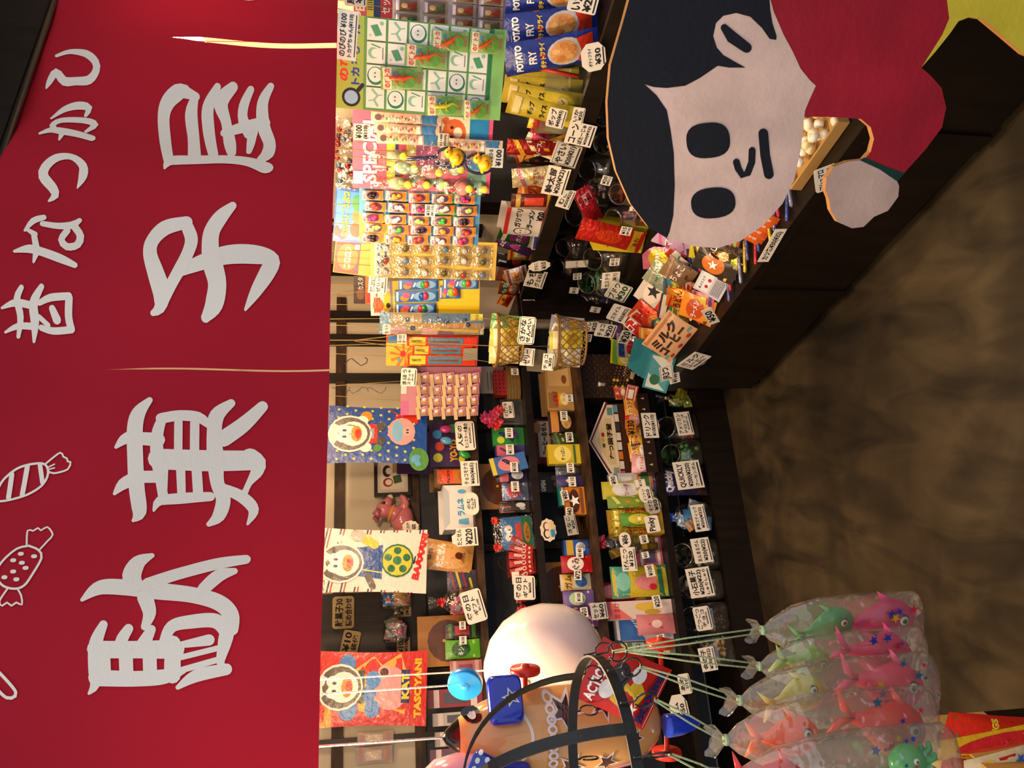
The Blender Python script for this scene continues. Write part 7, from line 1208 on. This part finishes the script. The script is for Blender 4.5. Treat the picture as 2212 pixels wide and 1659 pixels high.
for x0, y0, x1, y1, tx, lb in ((1460, 890, 1494, 940, 'アメリカン\nドロップ\n¥100(¥110)', 'price card on the first plinth jar'), (1458, 996, 1516, 1056, 'QUICKLY\n¥200(¥220)\nフーセンガム', 'large price card reading QUICKLY on the indigo bag'), (1496, 1090, 1526, 1148, '昆布スティック\n¥20(¥22)', 'price card on the blue film bag'), (1496, 1162, 1536, 1216, 'まんまるガム\n¥20(¥22)', 'tilted price card on the third plinth jar'), (1486, 1226, 1538, 1290, '小石菓子\n¥20(¥22)\nしゃりしゃり', 'large price card on the fourth plinth jar'), (1500, 1310, 1536, 1362, 'ごつごつ\nチョコ\n¥20(¥22)', 'rounded price card on the fifth plinth jar'), (1512, 1398, 1546, 1450, '金の子\n¥20(¥22)', 'price card on the sixth plinth jar'), (1466, 1455, 1492, 1500, 'あめ\n¥10', 'rounded price card left of the sixth jar by the green strings'), (1448, 1500, 1488, 1572, 'ガム\n¥50', 'eight sided price card behind the blue tail of the dog')):
    bc(x0, y0, x1, y1, tx, lb, off=.006 if 'bag' not in lb else .022, shape='r' if 'rounded' in lb else ('oct' if 'eight' in lb else 'sq'), roll=-5)
# ------------------------------------------------------------------ three big printed poster bags hung from the rail
def stars(n, seed, col, r=.034): q = random.Random(seed); return [('s', (i % 7)*.145 + .06 + (.07 if (i//7) % 2 else 0), .05 + (i//7)*.085, r, col, 90 + q.uniform(-20, 20)) for i in range(n)]
def poster(x0, y0, x1, y1, base, art, label, off, roll=0):
    loc, w_, h = place(BP, x0, y0, x1, y1, off); mb = MB(); pouch_mesh(mb, w_, h, .014, base, art, 'gloss', int(y0), 10, 12); t = thing('poster_bag', label, 'poster bag', loc, rot=orient(BP, roll), group='big printed lottery bags')
    mb.build('bag', t); mb = MB()
    for s in (-.35, .35): mb.tube([(s*w_, 0, h - .002), (s*w_*.9, .01, h + .25)], .001, '#cfc8b8', 'rope', 5)
    mb.build('string', t); return t
def bird(cx, cy, k, body, beak='#d88a24'):
    return [('e', cx, cy, .30*k, .2*k, '#e6e2d8'), ('e', cx, cy, .27*k, .185*k, '#5f5a55'), ('e', cx, cy - .03*k, .2*k, .13*k, '#eae6dc'), ('e', cx - .07*k, cy + .06*k, .075*k, .06*k, '#f2efe8'), ('e', cx + .07*k, cy + .06*k, .075*k, .06*k, '#f2efe8'), ('e', cx - .05*k, cy + .05*k, .02*k, .02*k, '#151515'), ('e', cx + .05*k, cy + .05*k, .02*k, .02*k, '#151515'), ('e', cx, cy - .06*k, .13*k, .05*k, beak), ('e', cx, cy - .075*k, .08*k, .03*k, '#c8301c')]
poster(708, 882, 922, 1006, '#1c4a9a', stars(77, 3, '#e2d048') + [('p', [(.7, .1), (1.0, .42), (.85, .3), (1.0, .2), (.78, .35), (.95, .05)], '#c8301c'), ('e', .08, .08, .2, .1, '#4f8a3a'), ('e', .06, .1, .1, .06, '#5aa0d0'), ('e', .56, .26, .25, .14, '#d89a98'), ('e', .56, .3, .2, .06, '#7ab0d0'), ('e', .56, .2, .08, .05, '#e0a8a4'), ('e', .54, .2, .015, .015, '#3a2a2a'), ('e', .59, .2, .015, .015, '#3a2a2a'), ('e', .82, .62, .1, .06, '#d8892a'), ('e', .25, .5, .07, .04, '#4f8a3a'), ('r', .33, .5, .68, .66, '#c42c1c'), ('e', .26, .62, .09, .06, '#ece8de'), ('e', .74, .66, .09, .06, '#ece8de'), ('e', .38, .47, .08, .045, '#4a4a46'), ('e', .64, .47, .08, .045, '#4a4a46'), ('r', .42, .54, .6, .61, '#8a9ab0')] + bird(.5, .78, 1.1, 0), 'blue poster bag with yellow stars, a bird astronaut and a pig', .06, 2)
poster(690, 1148, 922, 1288, '#dcd8ce', [('p', [(-.0 + 0, y), (1, y - .10), (1, y - .085), (0, y + .015)], c) for i in range(8) for y, c in ((.16 + .125*i, '#2a2148'), (.13 + .125*i, '#b83a24'))] + [('e', .5, .28, .27, .155, '#1f6a3a'), ('e', .5, .28, .24, .138, '#d0c028')] + [('e', .5 + .16*math.cos(R(a)), .28 + .092*math.sin(R(a)), .06, .036, '#1f6a3a') for a in range(0, 360, 72)] + [('e', .5, .28, .07, .042, '#2a7a4a'), ('p', [(.2, .42), (.75, .42), (.7, .66), (.25, .66)], '#1d4a96'), ('l', [(.3, .42), (.36, .66)], .02, '#d8cc3a'), ('l', [(.75, .5), (.88, .62)], .14, '#d8c03a'), ('e', .9, .66, .1, .07, '#b8b4ae'), ('l', [(.25, .55), (.08, .5)], .1, '#5f5a55'), ('t', 'BAAAAN!', .2, .03, .95, .1, '#c8281c', -12, .06), ('t', 'シュート', .02, .94, .4, .98, '#222')] + bird(.45, .8, 1.05, 0), 'white poster bag with red and navy stripes and a football bird', .06, 3)
poster(686, 1412, 922, 1578, '#c4261c', [('r', .0, .86, .3, 1, '#d89a3a'), ('p', [(.15, .2), (.3, .5), (.1, .42), (.2, .62), (.75, .68), (.95, .5), (.82, .42), (.98, .25), (.75, .2)], '#d8a83a'), ('e', .5, .34, .3, .17, '#d8989a'), ('r', .3, .16, .75, .24, '#1c2a5a'), ('t', 'KAT', .35, .165, .7, .235, '#e0cc3a', 0, .05), ('e', .72, .4, .1, .06, '#e0a8a8'), ('e', .72, .4, .06, .04, '#5a3018'), ('e', .22, .5, .12, .07, '#3a7ac0'), ('e', .42, .54, .12, .07, '#3a7ac0'), ('e', .62, .5, .12, .07, '#4a8ad0'), ('e', .22, .72, .15, .085, '#3a7ac0'), ('e', .84, .74, .13, .075, '#3a7ac0'), ('r', .3, .58, .75, .64, '#1f3a24'), ('t', 'TASOYAN!', .1, .05, .9, .12, '#e0b82a', 0, .06)] + bird(.52, .8, 1.05, 0), 'red poster bag with a boxing bird and a spiky haired pig', .07, 3)
for o in ALL: sc.collection.objects.link(o)
